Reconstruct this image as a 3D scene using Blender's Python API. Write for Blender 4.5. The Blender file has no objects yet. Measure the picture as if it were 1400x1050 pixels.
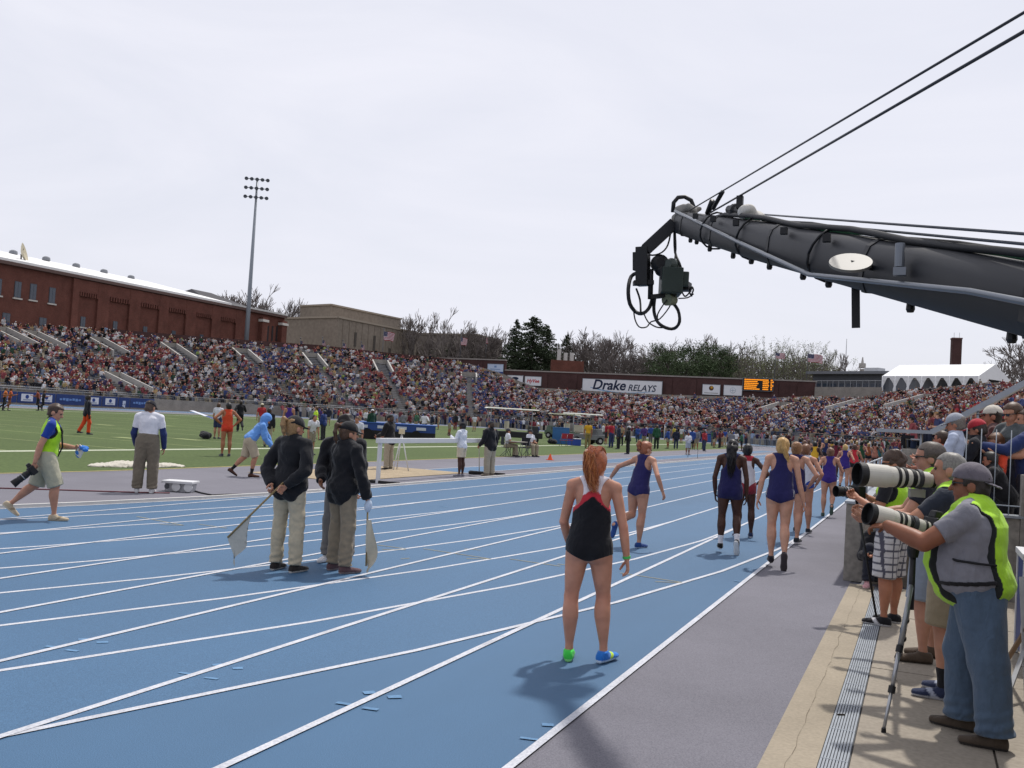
import bpy, bmesh, math, random
import numpy as np
from mathutils import Vector, Matrix
random.seed(7); RNG = np.random.default_rng(11)
SC = bpy.context.scene
COL = SC.collection
R_ = math.radians
# ------------------------------------------------------------------ camera
F_PX, CAM_H = 1290.0, 1.82
def _frame(f, vp, roll):
    v = np.array([vp[0]-700, vp[1]-525, f], float); v /= np.linalg.norm(v)
    h = np.array([math.cos(roll), math.sin(roll), 0])
    up = np.cross(h, v); up /= np.linalg.norm(up)
    if up[1] > 0: up = -up
    return np.stack([np.cross(v, up), v, up])
WR = _frame(F_PX, (1260, 604), R_(3.35))        # rows: world X, Y, Z seen in camera axes
def ray(px, py): return WR @ np.array([px-700, py-525, F_PX])/F_PX
def G(px, py, z=0.0):                            # pixel -> point on the horizontal plane z
    d = ray(px, py); t = (z-CAM_H)/d[2]; return Vector((d[0]*t, d[1]*t, z))
def DP(px, py, dep):                             # pixel + depth along the axis -> point
    d = ray(px, py)*dep; return Vector((d[0], d[1], d[2]+CAM_H))
def ONY(px, py, Y):                              # pixel -> point on the vertical plane y=Y
    d = ray(px, py); t = Y/d[1]; return Vector((d[0]*t, Y, d[2]*t+CAM_H))
def ONX(px, py, X):
    d = ray(px, py); t = X/d[0]; return Vector((X, d[1]*t, d[2]*t+CAM_H))
cd = bpy.data.cameras.new('camera'); cam = bpy.data.objects.new('camera', cd); COL.objects.link(cam)
cd.sensor_width = 36; cd.lens = F_PX/1400*36; cd.clip_start = .05; cd.clip_end = 6000
m = Matrix.Identity(4)
cx, cu, cb = WR @ np.array([1., 0, 0]), WR @ np.array([0, -1., 0]), WR @ np.array([0, 0, -1.])
for i in range(3): m[i][0], m[i][1], m[i][2] = cx[i], cu[i], cb[i]
m[2][3] = CAM_H
cam.matrix_world = m
SC.camera = cam
# ------------------------------------------------------------------ sky, sun, exposure
SUN_EL, SUN_AZ = R_(64), R_(7)                   # azimuth from +Y towards +X
W = bpy.data.worlds.new('World'); SC.world = W; W.use_nodes = True
nt = W.node_tree; N = nt.nodes; L = nt.links; N.clear()
sky = N.new('ShaderNodeTexSky'); sky.sky_type = 'NISHITA'; sky.sun_disc = False
sky.sun_elevation = SUN_EL; sky.sun_rotation = SUN_AZ; sky.air_density = 1.0; sky.dust_density = 3.0; sky.altitude = 250
tc = N.new('ShaderNodeTexCoord'); mp = N.new('ShaderNodeMapping'); mp.inputs['Scale'].default_value = (1.0, 1.6, 4.5)
nz = N.new('ShaderNodeTexNoise'); nz.inputs['Scale'].default_value = 1.7; nz.inputs['Detail'].default_value = 7; nz.inputs['Roughness'].default_value = .55
nz.inputs['Distortion'].default_value = .6
rp = N.new('ShaderNodeMapRange'); rp.inputs['From Min'].default_value = .35; rp.inputs['From Max'].default_value = .65
rp.inputs['To Min'].default_value = .82; rp.inputs['To Max'].default_value = .97
mx = N.new('ShaderNodeMix'); mx.data_type = 'RGBA'
mx.inputs['B'].default_value = (8.8, 8.87, 9.75, 1)
bg = N.new('ShaderNodeBackground'); bg.inputs['Strength'].default_value = .1
wo = N.new('ShaderNodeOutputWorld')
L.new(tc.outputs['Generated'], mp.inputs['Vector']); L.new(mp.outputs['Vector'], nz.inputs['Vector'])
L.new(nz.outputs['Fac'], rp.inputs['Value']); L.new(rp.outputs['Result'], mx.inputs['Factor'])
L.new(sky.outputs['Color'], mx.inputs['A']); L.new(mx.outputs['Result'], bg.inputs['Color']); L.new(bg.outputs['Background'], wo.inputs['Surface'])
sl = bpy.data.lights.new('sun', 'SUN'); sl.energy = 3.4; sl.angle = R_(2.0); sl.color = (1, .955, .89)
so = bpy.data.objects.new('sun', sl); COL.objects.link(so); so.location = (0, 0, 60)
so.rotation_euler = Vector((math.sin(SUN_AZ)*math.cos(SUN_EL), math.cos(SUN_AZ)*math.cos(SUN_EL), math.sin(SUN_EL))).to_track_quat('Z', 'Y').to_euler()
SC.view_settings.view_transform = 'Standard'; SC.view_settings.look = 'None'
SC.view_settings.exposure = 0.0; SC.view_settings.gamma = 1.0; SC.view_settings.use_curve_mapping = False
SC.cycles.max_bounces = 6; SC.cycles.transparent_max_bounces = 8

# ------------------------------------------------------------------ materials
def lin(c):
    if isinstance(c, str): c = tuple(int(c[i:i+2], 16)/255 for i in (0, 2, 4))
    return tuple(((x/12.92) if x <= .04045 else ((x+.055)/1.055)**2.4) for x in c)
_M = {}
def mat(col, rough=.75, var=.12, scale=8.0, bump=0.0, bscale=None, metal=0.0, spec=.35, name=None, sss=0.0, emit=0.0, linear=False):
    key = (col, rough, var, scale, bump, bscale, metal, spec, sss, emit)
    if key in _M: return _M[key]
    c = col if linear else lin(col)
    mm = bpy.data.materials.new(name or 'surface'); mm.use_nodes = True
    t = mm.node_tree; b = t.nodes['Principled BSDF']
    b.inputs['Roughness'].default_value = rough; b.inputs['Metallic'].default_value = metal
    b.inputs['Specular IOR Level'].default_value = spec
    if sss: 
        b.inputs['Subsurface Weight'].default_value = sss; b.inputs['Subsurface Radius'].default_value = (.012, .005, .003)
    if var > 0:
        tcn = t.nodes.new('ShaderNodeTexCoord')
        n1 = t.nodes.new('ShaderNodeTexNoise'); n1.inputs['Scale'].default_value = scale; n1.inputs['Detail'].default_value = 6; n1.inputs['Roughness'].default_value = .6
        t.links.new(tcn.outputs['Object'], n1.inputs['Vector'])
        mr = t.nodes.new('ShaderNodeMapRange'); mr.inputs['From Min'].default_value = .25; mr.inputs['From Max'].default_value = .75
        mr.inputs['To Min'].default_value = 1-var; mr.inputs['To Max'].default_value = 1+var
        t.links.new(n1.outputs['Fac'], mr.inputs['Value'])
        mu = t.nodes.new('ShaderNodeMix'); mu.data_type = 'RGBA'; mu.blend_type = 'MULTIPLY'; mu.inputs['Factor'].default_value = 1
        mu.inputs['A'].default_value = (*c, 1); t.links.new(mr.outputs['Result'], mu.inputs['B'])
        t.links.new(mu.outputs['Result'], b.inputs['Base Color'])
        if bump > 0:
            n2 = t.nodes.new('ShaderNodeTexNoise'); n2.inputs['Scale'].default_value = bscale or scale*4; n2.inputs['Detail'].default_value = 4
            t.links.new(tcn.outputs['Object'], n2.inputs['Vector'])
            bp = t.nodes.new('ShaderNodeBump'); bp.inputs['Strength'].default_value = bump; bp.inputs['Distance'].default_value = .02
            t.links.new(n2.outputs['Fac'], bp.inputs['Height']); t.links.new(bp.outputs['Normal'], b.inputs['Normal'])
    else: b.inputs['Base Color'].default_value = (*c, 1)
    if emit:
        b.inputs['Emission Color'].default_value = (*c, 1); b.inputs['Emission Strength'].default_value = emit
    _M[key] = mm
    return mm
def attr_mat(name, rough=.8, spec=.25, trans=0.0):
    if name in _M: return _M[name]
    mm = bpy.data.materials.new(name); mm.use_nodes = True; t = mm.node_tree; b = t.nodes['Principled BSDF']
    a = t.nodes.new('ShaderNodeAttribute'); a.attribute_name = 'col'; t.links.new(a.outputs['Color'], b.inputs['Base Color'])
    b.inputs['Roughness'].default_value = rough; b.inputs['Specular IOR Level'].default_value = spec
    _M[name] = mm
    return mm
def speckle_mat(name, c1, c2, s1, s2, rough=.85, bump=.3, patch=.18, stretch=None):
    """two scales of noise: a fine grain and large worn patches"""
    mm = bpy.data.materials.new(name); mm.use_nodes = True; t = mm.node_tree; b = t.nodes['Principled BSDF']
    b.inputs['Roughness'].default_value = rough; b.inputs['Specular IOR Level'].default_value = .25
    tcn = t.nodes.new('ShaderNodeTexCoord'); src = tcn.outputs['Object']
    n1 = t.nodes.new('ShaderNodeTexNoise'); n1.inputs['Scale'].default_value = s1; n1.inputs['Detail'].default_value = 3
    t.links.new(src, n1.inputs['Vector'])
    r1 = t.nodes.new('ShaderNodeMapRange'); r1.inputs['From Min'].default_value = .3; r1.inputs['From Max'].default_value = .7; t.links.new(n1.outputs['Fac'], r1.inputs['Value'])
    mxx = t.nodes.new('ShaderNodeMix'); mxx.data_type = 'RGBA'; mxx.inputs['A'].default_value = (*lin(c1), 1); mxx.inputs['B'].default_value = (*lin(c2), 1)
    t.links.new(r1.outputs['Result'], mxx.inputs['Factor'])
    mpn = t.nodes.new('ShaderNodeMapping'); t.links.new(src, mpn.inputs['Vector'])
    if stretch: mpn.inputs['Scale'].default_value = stretch
    n2 = t.nodes.new('ShaderNodeTexNoise'); n2.inputs['Scale'].default_value = s2; n2.inputs['Detail'].default_value = 8; n2.inputs['Roughness'].default_value = .65
    t.links.new(mpn.outputs['Vector'], n2.inputs['Vector'])
    r2 = t.nodes.new('ShaderNodeMapRange'); r2.inputs['From Min'].default_value = .3; r2.inputs['From Max'].default_value = .7
    r2.inputs['To Min'].default_value = 1-patch; r2.inputs['To Max'].default_value = 1+patch; t.links.new(n2.outputs['Fac'], r2.inputs['Value'])
    mu = t.nodes.new('ShaderNodeMix'); mu.data_type = 'RGBA'; mu.blend_type = 'MULTIPLY'; mu.inputs['Factor'].default_value = 1
    t.links.new(mxx.outputs['Result'], mu.inputs['A']); t.links.new(r2.outputs['Result'], mu.inputs['B']); t.links.new(mu.outputs['Result'], b.inputs['Base Color'])
    bp = t.nodes.new('ShaderNodeBump'); bp.inputs['Strength'].default_value = bump; bp.inputs['Distance'].default_value = .004
    t.links.new(n1.outputs['Fac'], bp.inputs['Height']); t.links.new(bp.outputs['Normal'], b.inputs['Normal'])
    return mm
def brick_mat(name, c1, c2, mortar, scale):
    mm = bpy.data.materials.new(name); mm.use_nodes = True; t = mm.node_tree; b = t.nodes['Principled BSDF']
    b.inputs['Roughness'].default_value = .9; b.inputs['Specular IOR Level'].default_value = .2
    tcn = t.nodes.new('ShaderNodeTexCoord'); sp = t.nodes.new('ShaderNodeSeparateXYZ'); t.links.new(tcn.outputs['Object'], sp.inputs[0])
    ad = t.nodes.new('ShaderNodeMath'); ad.operation = 'ADD'; t.links.new(sp.outputs['X'], ad.inputs[0]); t.links.new(sp.outputs['Y'], ad.inputs[1])
    cb_ = t.nodes.new('ShaderNodeCombineXYZ'); t.links.new(ad.outputs[0], cb_.inputs['X']); t.links.new(sp.outputs['Z'], cb_.inputs['Y'])
    br = t.nodes.new('ShaderNodeTexBrick'); br.inputs['Scale'].default_value = scale
    br.inputs['Color1'].default_value = (*lin(c1), 1); br.inputs['Color2'].default_value = (*lin(c2), 1); br.inputs['Mortar'].default_value = (*lin(mortar), 1)
    br.inputs['Mortar Size'].default_value = .012
    t.links.new(cb_.outputs[0], br.inputs['Vector'])
    n2 = t.nodes.new('ShaderNodeTexNoise'); n2.inputs['Scale'].default_value = .35; n2.inputs['Detail'].default_value = 9; n2.inputs['Roughness'].default_value = .7
    t.links.new(tcn.outputs['Object'], n2.inputs['Vector'])
    r2 = t.nodes.new('ShaderNodeMapRange'); r2.inputs['From Min'].default_value = .3; r2.inputs['From Max'].default_value = .7
    r2.inputs['To Min'].default_value = .72; r2.inputs['To Max'].default_value = 1.25; t.links.new(n2.outputs['Fac'], r2.inputs['Value'])
    mu = t.nodes.new('ShaderNodeMix'); mu.data_type = 'RGBA'; mu.blend_type = 'MULTIPLY'; mu.inputs['Factor'].default_value = 1
    t.links.new(br.outputs['Color'], mu.inputs['A']); t.links.new(r2.outputs['Result'], mu.inputs['B']); t.links.new(mu.outputs['Result'], b.inputs['Base Color'])
    return mm

# ------------------------------------------------------------------ mesh helpers
def tag(o, label=None, cat=None, group=None, kind=None):
    if label: o['label'] = label
    if cat: o['category'] = cat
    if group: o['group'] = group
    if kind: o['kind'] = kind
    return o
def link(name, me, parent=None, mats=None):
    o = bpy.data.objects.new(name, me); COL.objects.link(o)
    if parent is not None: o.parent = parent
    if mats is not None:
        for x in (mats if isinstance(mats, (list, tuple)) else [mats]): me.materials.append(x)
    return o
def empty(name, loc=(0, 0, 0), rz=0.0):
    o = bpy.data.objects.new(name, None); COL.objects.link(o); o.location = loc; o.rotation_euler = (0, 0, rz)
    o.empty_display_size = .2
    return o
class MB:
    """collects plain shapes into one mesh"""
    def __init__(s): s.v = []; s.f = []; s.mi = []; s.cur = 0; s.sm = []; s.smooth = False
    def add(s, vs, fs):
        b = len(s.v); s.v += [tuple(x) for x in vs]
        for f in fs: s.f.append(tuple(b+i for i in f)); s.mi.append(s.cur); s.sm.append(s.smooth)
        return s
    def box(s, c, size, rot=None, taper=1.0):
        hx, hy, hz = [x/2 for x in size]; vs = []
        for z, k in ((-hz, 1), (hz, taper)):
            for x, y in ((-hx, -hy), (hx, -hy), (hx, hy), (-hx, hy)): vs.append(Vector((x*k, y*k, z)))
        if rot is not None: vs = [rot @ v for v in vs]
        c = Vector(c); vs = [v+c for v in vs]
        return s.add(vs, [(3, 2, 1, 0), (4, 5, 6, 7), (0, 1, 5, 4), (1, 2, 6, 5), (2, 3, 7, 6), (3, 0, 4, 7)])
    def quad(s, a, b, c, d): return s.add([a, b, c, d], [(0, 1, 2, 3)])
    def bar(s, a, b, w, h, up=(0, 0, 1)):
        a = Vector(a); b = Vector(b); d = (b-a); l = d.length
        if l < 1e-6: return s
        d /= l; u = Vector(up); x = d.cross(u)
        if x.length < 1e-3: x = d.cross(Vector((1, 0, 0)))
        x.normalize(); y = x.cross(d)
        vs = []
        for p in (a, b):
            for i, j in ((-1, -1), (1, -1), (1, 1), (-1, 1)): vs.append(p+x*(i*w/2)+y*(j*h/2))
        return s.add(vs, [(0, 1, 2, 3), (7, 6, 5, 4), (0, 4, 5, 1), (1, 5, 6, 2), (2, 6, 7, 3), (3, 7, 4, 0)])
    def tube(s, pts, r, n=6, caps=True):
        pts = [Vector(p) for p in pts]; k = len(pts)
        rs = r if isinstance(r, (list, tuple)) else [r]*k
        vs = []; fs = []; ref = None
        for i, p in enumerate(pts):
            d = (pts[min(i+1, k-1)]-pts[max(i-1, 0)])
            if d.length < 1e-9: d = Vector((0, 0, 1))
            d.normalize()
            if ref is None:
                ref = d.cross(Vector((0, 0, 1)))
                if ref.length < .05: ref = d.cross(Vector((1, 0, 0)))
            x = (ref-d*ref.dot(d))
            if x.length < 1e-6: x = d.cross(Vector((.3, .5, .8)))
            x.normalize(); ref = x; y = d.cross(x)
            for j in range(n):
                a = 2*math.pi*j/n; vs.append(p+(x*math.cos(a)+y*math.sin(a))*rs[i])
        for i in range(k-1):
            for j in range(n):
                a = i*n+j; b = i*n+(j+1) % n; fs.append((a, b, b+n, a+n))
        if caps: fs.append(tuple(reversed(range(n)))); fs.append(tuple(range((k-1)*n, k*n)))
        sm = s.smooth; s.smooth = n > 4; s.add(vs, fs); s.smooth = sm
        return s
    def lathe(s, c, prof, axis=(0, 0, 1), n=20):
        """prof: list of (distance along axis, radius)"""
        a = Vector(axis).normalized(); x = a.cross(Vector((0, 0, 1)))
        if x.length < .05: x = a.cross(Vector((1, 0, 0)))
        x.normalize(); y = a.cross(x); c = Vector(c); vs = []; fs = []
        for h, r in prof:
            for j in range(n):
                t = 2*math.pi*j/n; vs.append(c+a*h+(x*math.cos(t)+y*math.sin(t))*r)
        for i in range(len(prof)-1):
            for j in range(n):
                p = i*n+j; q = i*n+(j+1) % n; fs.append((p, q, q+n, p+n))
        fs.append(tuple(reversed(range(n)))); fs.append(tuple(range((len(prof)-1)*n, len(prof)*n)))
        return s.add(vs, fs)
    def ball(s, c, r, n=10, m_=7, sc=(1, 1, 1)):
        c = Vector(c); vs = []; fs = []
        for i in range(m_+1):
            th = math.pi*i/m_
            for j in range(n):
                ph = 2*math.pi*j/n; vs.append(c+Vector((math.sin(th)*math.cos(ph)*r*sc[0], math.sin(th)*math.sin(ph)*r*sc[1], math.cos(th)*r*sc[2])))
        for i in range(m_):
            for j in range(n):
                a = i*n+j; b = i*n+(j+1) % n; fs.append((a+n, b+n, b, a))
        sm = s.smooth; s.smooth = True; s.add(vs, fs); s.smooth = sm
        return s
    def mesh(s, name='mesh'):
        me = bpy.data.meshes.new(name); me.from_pydata([tuple(v) for v in s.v], [], s.f)
        me.polygons.foreach_set('material_index', s.mi); me.polygons.foreach_set('use_smooth', s.sm); me.update()
        return me
    def build(s, name, mats, parent=None, bevel=0.0):
        me = s.mesh(name); o = link(name, me, parent, mats)
        if bevel:
            bm = bmesh.new(); bm.from_mesh(me); bmesh.ops.remove_doubles(bm, verts=bm.verts, dist=1e-5)
            bmesh.ops.bevel(bm, geom=[e for e in bm.edges if len(e.link_faces) == 2 and e.calc_face_angle(0) > .6], offset=bevel, segments=2, affect='EDGES', profile=.6)
            bm.to_mesh(me); bm.free()
        return o
def np_mesh(name, V, Fq, cols=None, smooth=True):
    """V (n,3), Fq (m,k) arrays -> mesh; cols (n,3) optional vertex colour"""
    me = bpy.data.meshes.new(name); V = np.asarray(V, np.float32); Fq = np.asarray(Fq, np.int32)
    me.vertices.add(len(V)); me.vertices.foreach_set('co', V.ravel())
    k = Fq.shape[1]; me.loops.add(Fq.size); me.loops.foreach_set('vertex_index', Fq.ravel())
    me.polygons.add(len(Fq)); me.polygons.foreach_set('loop_start', np.arange(0, Fq.size, k, dtype=np.int32))
    me.polygons.foreach_set('use_smooth', np.full(len(Fq), smooth))
    me.update(calc_edges=True)
    if cols is not None:
        a = me.color_attributes.new('col', 'FLOAT_COLOR', 'POINT')
        a.data.foreach_set('color', np.c_[cols, np.ones(len(V))].astype(np.float32).ravel())
    return me
def copy_tree(o, parent=None):
    c = o.copy(); COL.objects.link(c); c.parent = parent
    for ch in o.children: copy_tree(ch, c)
    return c
def text_mesh(body, size, depth=.0, shear=0.0, weight=0.0, name='lettering', align='CENTER', sx=1.0):
    cu = bpy.data.curves.new(name, 'FONT'); cu.body = body; cu.size = size; cu.extrude = depth; cu.shear = shear; cu.offset = weight
    cu.align_x = align; cu.align_y = 'CENTER'; cu.resolution_u = 3
    o = bpy.data.objects.new(name, cu); COL.objects.link(o)
    bpy.context.view_layer.update()
    me = bpy.data.meshes.new_from_object(o.evaluated_get(bpy.context.evaluated_depsgraph_get()))
    bpy.data.objects.remove(o); bpy.data.curves.remove(cu); me.materials.clear()
    if sx != 1: me.transform(Matrix.Diagonal((sx, 1, 1, 1)))
    return me
def put_text(body, size, loc, right, up, material, parent, shear=0, weight=0, depth=.01, name='lettering', align='CENTER', sx=1.0):
    me = text_mesh(body, size, depth, shear, weight, name, align, sx); o = link(name, me, parent, material)
    r = Vector(right).normalized(); u = Vector(up).normalized(); n = r.cross(u)
    M = Matrix.Identity(4)
    for i in range(3): M[i][0], M[i][1], M[i][2], M[i][3] = r[i], u[i], n[i], loc[i]
    me.transform(M)
    return o
# ------------------------------------------------------------------ people: smooth-blended distance fields turned into one surface
def nrm(v):
    v = np.asarray(v, float); return v/(np.linalg.norm(v)+1e-12)
def V3(*a): return np.array(a, float)
class Loft:
    def __init__(s, a, b, fwd, ts, ws, ds=None, off=None, cap=(1., 1.), k=.02):
        s.a, s.b = np.asarray(a, float), np.asarray(b, float)
        s.L = np.linalg.norm(s.b-s.a); s.n = (s.b-s.a)/s.L
        f = np.asarray(fwd, float); f = f-s.n*f.dot(s.n); s.v = nrm(f); s.u = np.cross(s.n, s.v)
        s.ts = ts; s.ws = np.asarray(ws, float); s.ds = s.ws if ds is None else np.asarray(ds, float); s.off = np.zeros(len(ts)) if off is None else np.asarray(off, float)
        s.cap = cap; s.k = k
    def bbox(s):
        r = max(s.ws.max(), s.ds.max()+abs(s.off).max())*1.1+s.k
        return np.minimum(s.a, s.b)-r, np.maximum(s.a, s.b)+r
    def ev(s, P):
        q = P-s.a; ax = q@s.n; t = ax/s.L; tc_ = np.clip(t, 0, 1)
        w = np.interp(tc_, s.ts, s.ws); d = np.interp(tc_, s.ts, s.ds); o = np.interp(tc_, s.ts, s.off)
        x = q@s.u; y = q@s.v-o
        e = (t-tc_)*s.L
        cl = np.where(e < 0, s.cap[0], s.cap[1])*np.minimum(w, d)
        r2 = (x/w)**2+(y/d)**2+(e/cl)**2; rho = np.sqrt(x*x+y*y+e*e); r = np.sqrt(r2)+1e-9
        return np.where(rho < 1e-6, -np.minimum(w, d), rho-rho/r)
class Ell:
    def __init__(s, c, r, M=None, k=.02):
        s.c = np.asarray(c, float); s.r = np.asarray(r, float)*np.ones(3); s.M = np.eye(3) if M is None else np.asarray(M); s.k = k
    def bbox(s):
        m_ = s.r.max()*1.05+s.k; return s.c-m_, s.c+m_
    def ev(s, P):
        q = (P-s.c)@s.M; rho = np.sqrt((q*q).sum(-1)); r = np.sqrt(((q/s.r)**2).sum(-1))+1e-9
        return np.where(rho < 1e-6, -s.r.min(), rho-rho/r)
def surface_nets(D, org, h):
    nx, ny, nz_ = D.shape; ins = D < 0
    c = np.zeros((nx-1, ny-1, nz_-1), np.int8)
    for dx in (0, 1):
        for dy in (0, 1):
            for dz in (0, 1): c += ins[dx:nx-1+dx, dy:ny-1+dy, dz:nz_-1+dz]
    act = (c > 0) & (c < 8); idx = -np.ones(act.shape, np.int64); ii = np.argwhere(act); idx[act] = np.arange(len(ii))
    acc = np.zeros((len(ii), 3)); cnt = np.zeros(len(ii))
    i0, j0, k0 = ii.T
    for axis in range(3):
        o1 = [a for a in range(3) if a != axis]
        for p in (0, 1):
            for q in (0, 1):
                da = [0, 0, 0]; da[o1[0]] = p; da[o1[1]] = q; db = list(da); db[axis] = 1
                va = D[i0+da[0], j0+da[1], k0+da[2]]; vb = D[i0+db[0], j0+db[1], k0+db[2]]
                m_ = (va < 0) != (vb < 0); t = np.where(m_, va/np.where(m_, va-vb, 1), 0)
                pt = np.tile(np.array(da, float), (len(ii), 1)); pt[:, axis] += t
                acc[m_] += pt[m_]; cnt[m_] += 1
    V = (ii+acc/np.maximum(cnt, 1)[:, None])*h+org
    Fs = []
    for axis in range(3):
        o1 = [a for a in range(3) if a != axis]
        sl0 = [slice(None)]*3; sl1 = [slice(None)]*3; sl0[axis] = slice(0, -1); sl1[axis] = slice(1, None)
        a = ins[tuple(sl0)]; b = ins[tuple(sl1)]; e = np.argwhere(a != b)
        e = e[(e[:, o1[0]] > 0) & (e[:, o1[1]] > 0) & (e[:, o1[0]] < D.shape[o1[0]]-1) & (e[:, o1[1]] < D.shape[o1[1]]-1)]
        if not len(e): continue
        def cell(p, q):
            z = e.copy(); z[:, o1[0]] -= p; z[:, o1[1]] -= q; return idx[z[:, 0], z[:, 1], z[:, 2]]
        qd = np.stack([cell(1, 1), cell(0, 1), cell(0, 0), cell(1, 0)], 1)
        fl = ins[tuple(sl0)][tuple(e.T)]
        if axis == 1: fl = ~fl
        qd[~fl] = qd[~fl][:, ::-1]; Fs.append(qd)
    Fq = np.concatenate(Fs); Fq = Fq[(Fq >= 0).all(1)]
    return V, Fq
def wrinkle(P, amp, seed=0, fr=26.):
    r = np.random.default_rng(seed); d = 0
    for i in range(5):
        kx = r.normal(size=3)*fr*(.6+.5*i/2); ph = r.uniform(0, 6.28); d = d+np.sin(P@kx+ph+1.3*np.sin(P@(kx[::-1]*.6)))/(1+.5*i)
    return d*amp*.45
def field(prims, h, inflate=0.0, wr=0.0, seed=0, cut=None, kk=None):
    lo = np.min([p.bbox()[0] for p in prims], 0)-inflate-2.5*h; hi = np.max([p.bbox()[1] for p in prims], 0)+inflate+2.5*h
    n = np.ceil((hi-lo)/h).astype(int)+1
    D = np.full(n, 9.0, np.float64)
    for p in prims:
        a, b = p.bbox(); a = a-inflate-2*h; b = b+inflate+2*h
        i = np.maximum(((a-lo)/h).astype(int), 0); j = np.minimum(np.ceil((b-lo)/h).astype(int)+1, n)
        g = np.stack(np.meshgrid(*[lo[q]+h*np.arange(i[q], j[q]) for q in range(3)], indexing='ij'), -1)
        d = p.ev(g); S = D[i[0]:j[0], i[1]:j[1], i[2]:j[2]]; k = kk or p.k
        hh = np.maximum(k-np.abs(S-d), 0)/k
        D[i[0]:j[0], i[1]:j[1], i[2]:j[2]] = np.minimum(S, d)-hh*hh*k*.25
    D -= inflate
    if wr or cut is not None:
        near = np.abs(D) < max(4*h, .1)
        g = np.argwhere(near)*h+lo
        d = D[near]
        if wr: d = d+wrinkle(g, wr, seed)
        if cut is not None:
            cD = cut(g); d = np.maximum(d, cD)
        D[near] = d
    return surface_nets(D, lo, h)
def skin_mat():
    if 'skin' in _M: return _M['skin']
    mm = attr_mat('skin', .5, .3); b = mm.node_tree.nodes['Principled BSDF']
    b.inputs['Subsurface Weight'].default_value = .12; b.inputs['Subsurface Radius'].default_value = (.02, .008, .004); b.inputs['Subsurface Scale'].default_value = .6
    noise_on_attr(mm, 9, .14, 0); return mm
def noise_on_attr(mm, scale, var, bump, bs=160):
    t = mm.node_tree; b = t.nodes['Principled BSDF']; a = [x for x in t.nodes if x.type == 'ATTRIBUTE'][0]
    tcn = t.nodes.new('ShaderNodeTexCoord'); n1 = t.nodes.new('ShaderNodeTexNoise'); n1.inputs['Scale'].default_value = scale; n1.inputs['Detail'].default_value = 6
    t.links.new(tcn.outputs['Object'], n1.inputs['Vector'])
    mr = t.nodes.new('ShaderNodeMapRange'); mr.inputs['From Min'].default_value = .28; mr.inputs['From Max'].default_value = .72; mr.inputs['To Min'].default_value = 1-var; mr.inputs['To Max'].default_value = 1+var
    t.links.new(n1.outputs['Fac'], mr.inputs['Value'])
    mu = t.nodes.new('ShaderNodeMix'); mu.data_type = 'RGBA'; mu.blend_type = 'MULTIPLY'; mu.inputs['Factor'].default_value = 1
    t.links.new(a.outputs['Color'], mu.inputs['A']); t.links.new(mr.outputs['Result'], mu.inputs['B']); t.links.new(mu.outputs['Result'], b.inputs['Base Color'])
    if bump:
        n2 = t.nodes.new('ShaderNodeTexNoise'); n2.inputs['Scale'].default_value = bs; t.links.new(tcn.outputs['Object'], n2.inputs['Vector'])
        bp = t.nodes.new('ShaderNodeBump'); bp.inputs['Strength'].default_value = bump; bp.inputs['Distance'].default_value = .003
        t.links.new(n2.outputs['Fac'], bp.inputs['Height']); t.links.new(bp.outputs['Normal'], b.inputs['Normal'])
def cloth_mat():
    if 'cloth' in _M: return _M['cloth']
    mm = attr_mat('cloth', .85, .2); noise_on_attr(mm, 22, .07, .35); b = mm.node_tree.nodes['Principled BSDF']
    b.inputs['Sheen Weight'].default_value = .15
    t = mm.node_tree; fb_ = [x for x in t.nodes if x.type == 'BUMP'][0]; tcn = [x for x in t.nodes if x.type == 'TEX_COORD'][0]
    mpn = t.nodes.new('ShaderNodeMapping'); mpn.inputs['Scale'].default_value = (1, 1, .55); mpn.inputs['Rotation'].default_value = (.5, .4, 0); t.links.new(tcn.outputs['Object'], mpn.inputs['Vector'])
    n3 = t.nodes.new('ShaderNodeTexNoise'); n3.inputs['Scale'].default_value = 13; n3.inputs['Detail'].default_value = 2.5; n3.inputs['Distortion'].default_value = 1.2; t.links.new(mpn.outputs['Vector'], n3.inputs['Vector'])
    b2 = t.nodes.new('ShaderNodeBump'); b2.inputs['Strength'].default_value = .32; b2.inputs['Distance'].default_value = .035; t.links.new(n3.outputs['Fac'], b2.inputs['Height']); t.links.new(b2.outputs['Normal'], fb_.inputs['Normal'])
    return mm
def hair_mat():
    if 'hair' in _M: return _M['hair']
    mm = attr_mat('hair', .45, .4); noise_on_attr(mm, 60, .35, .5, 220); return mm
def solid(c, n): return np.tile(np.array(lin(c)), (n, 1))
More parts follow.
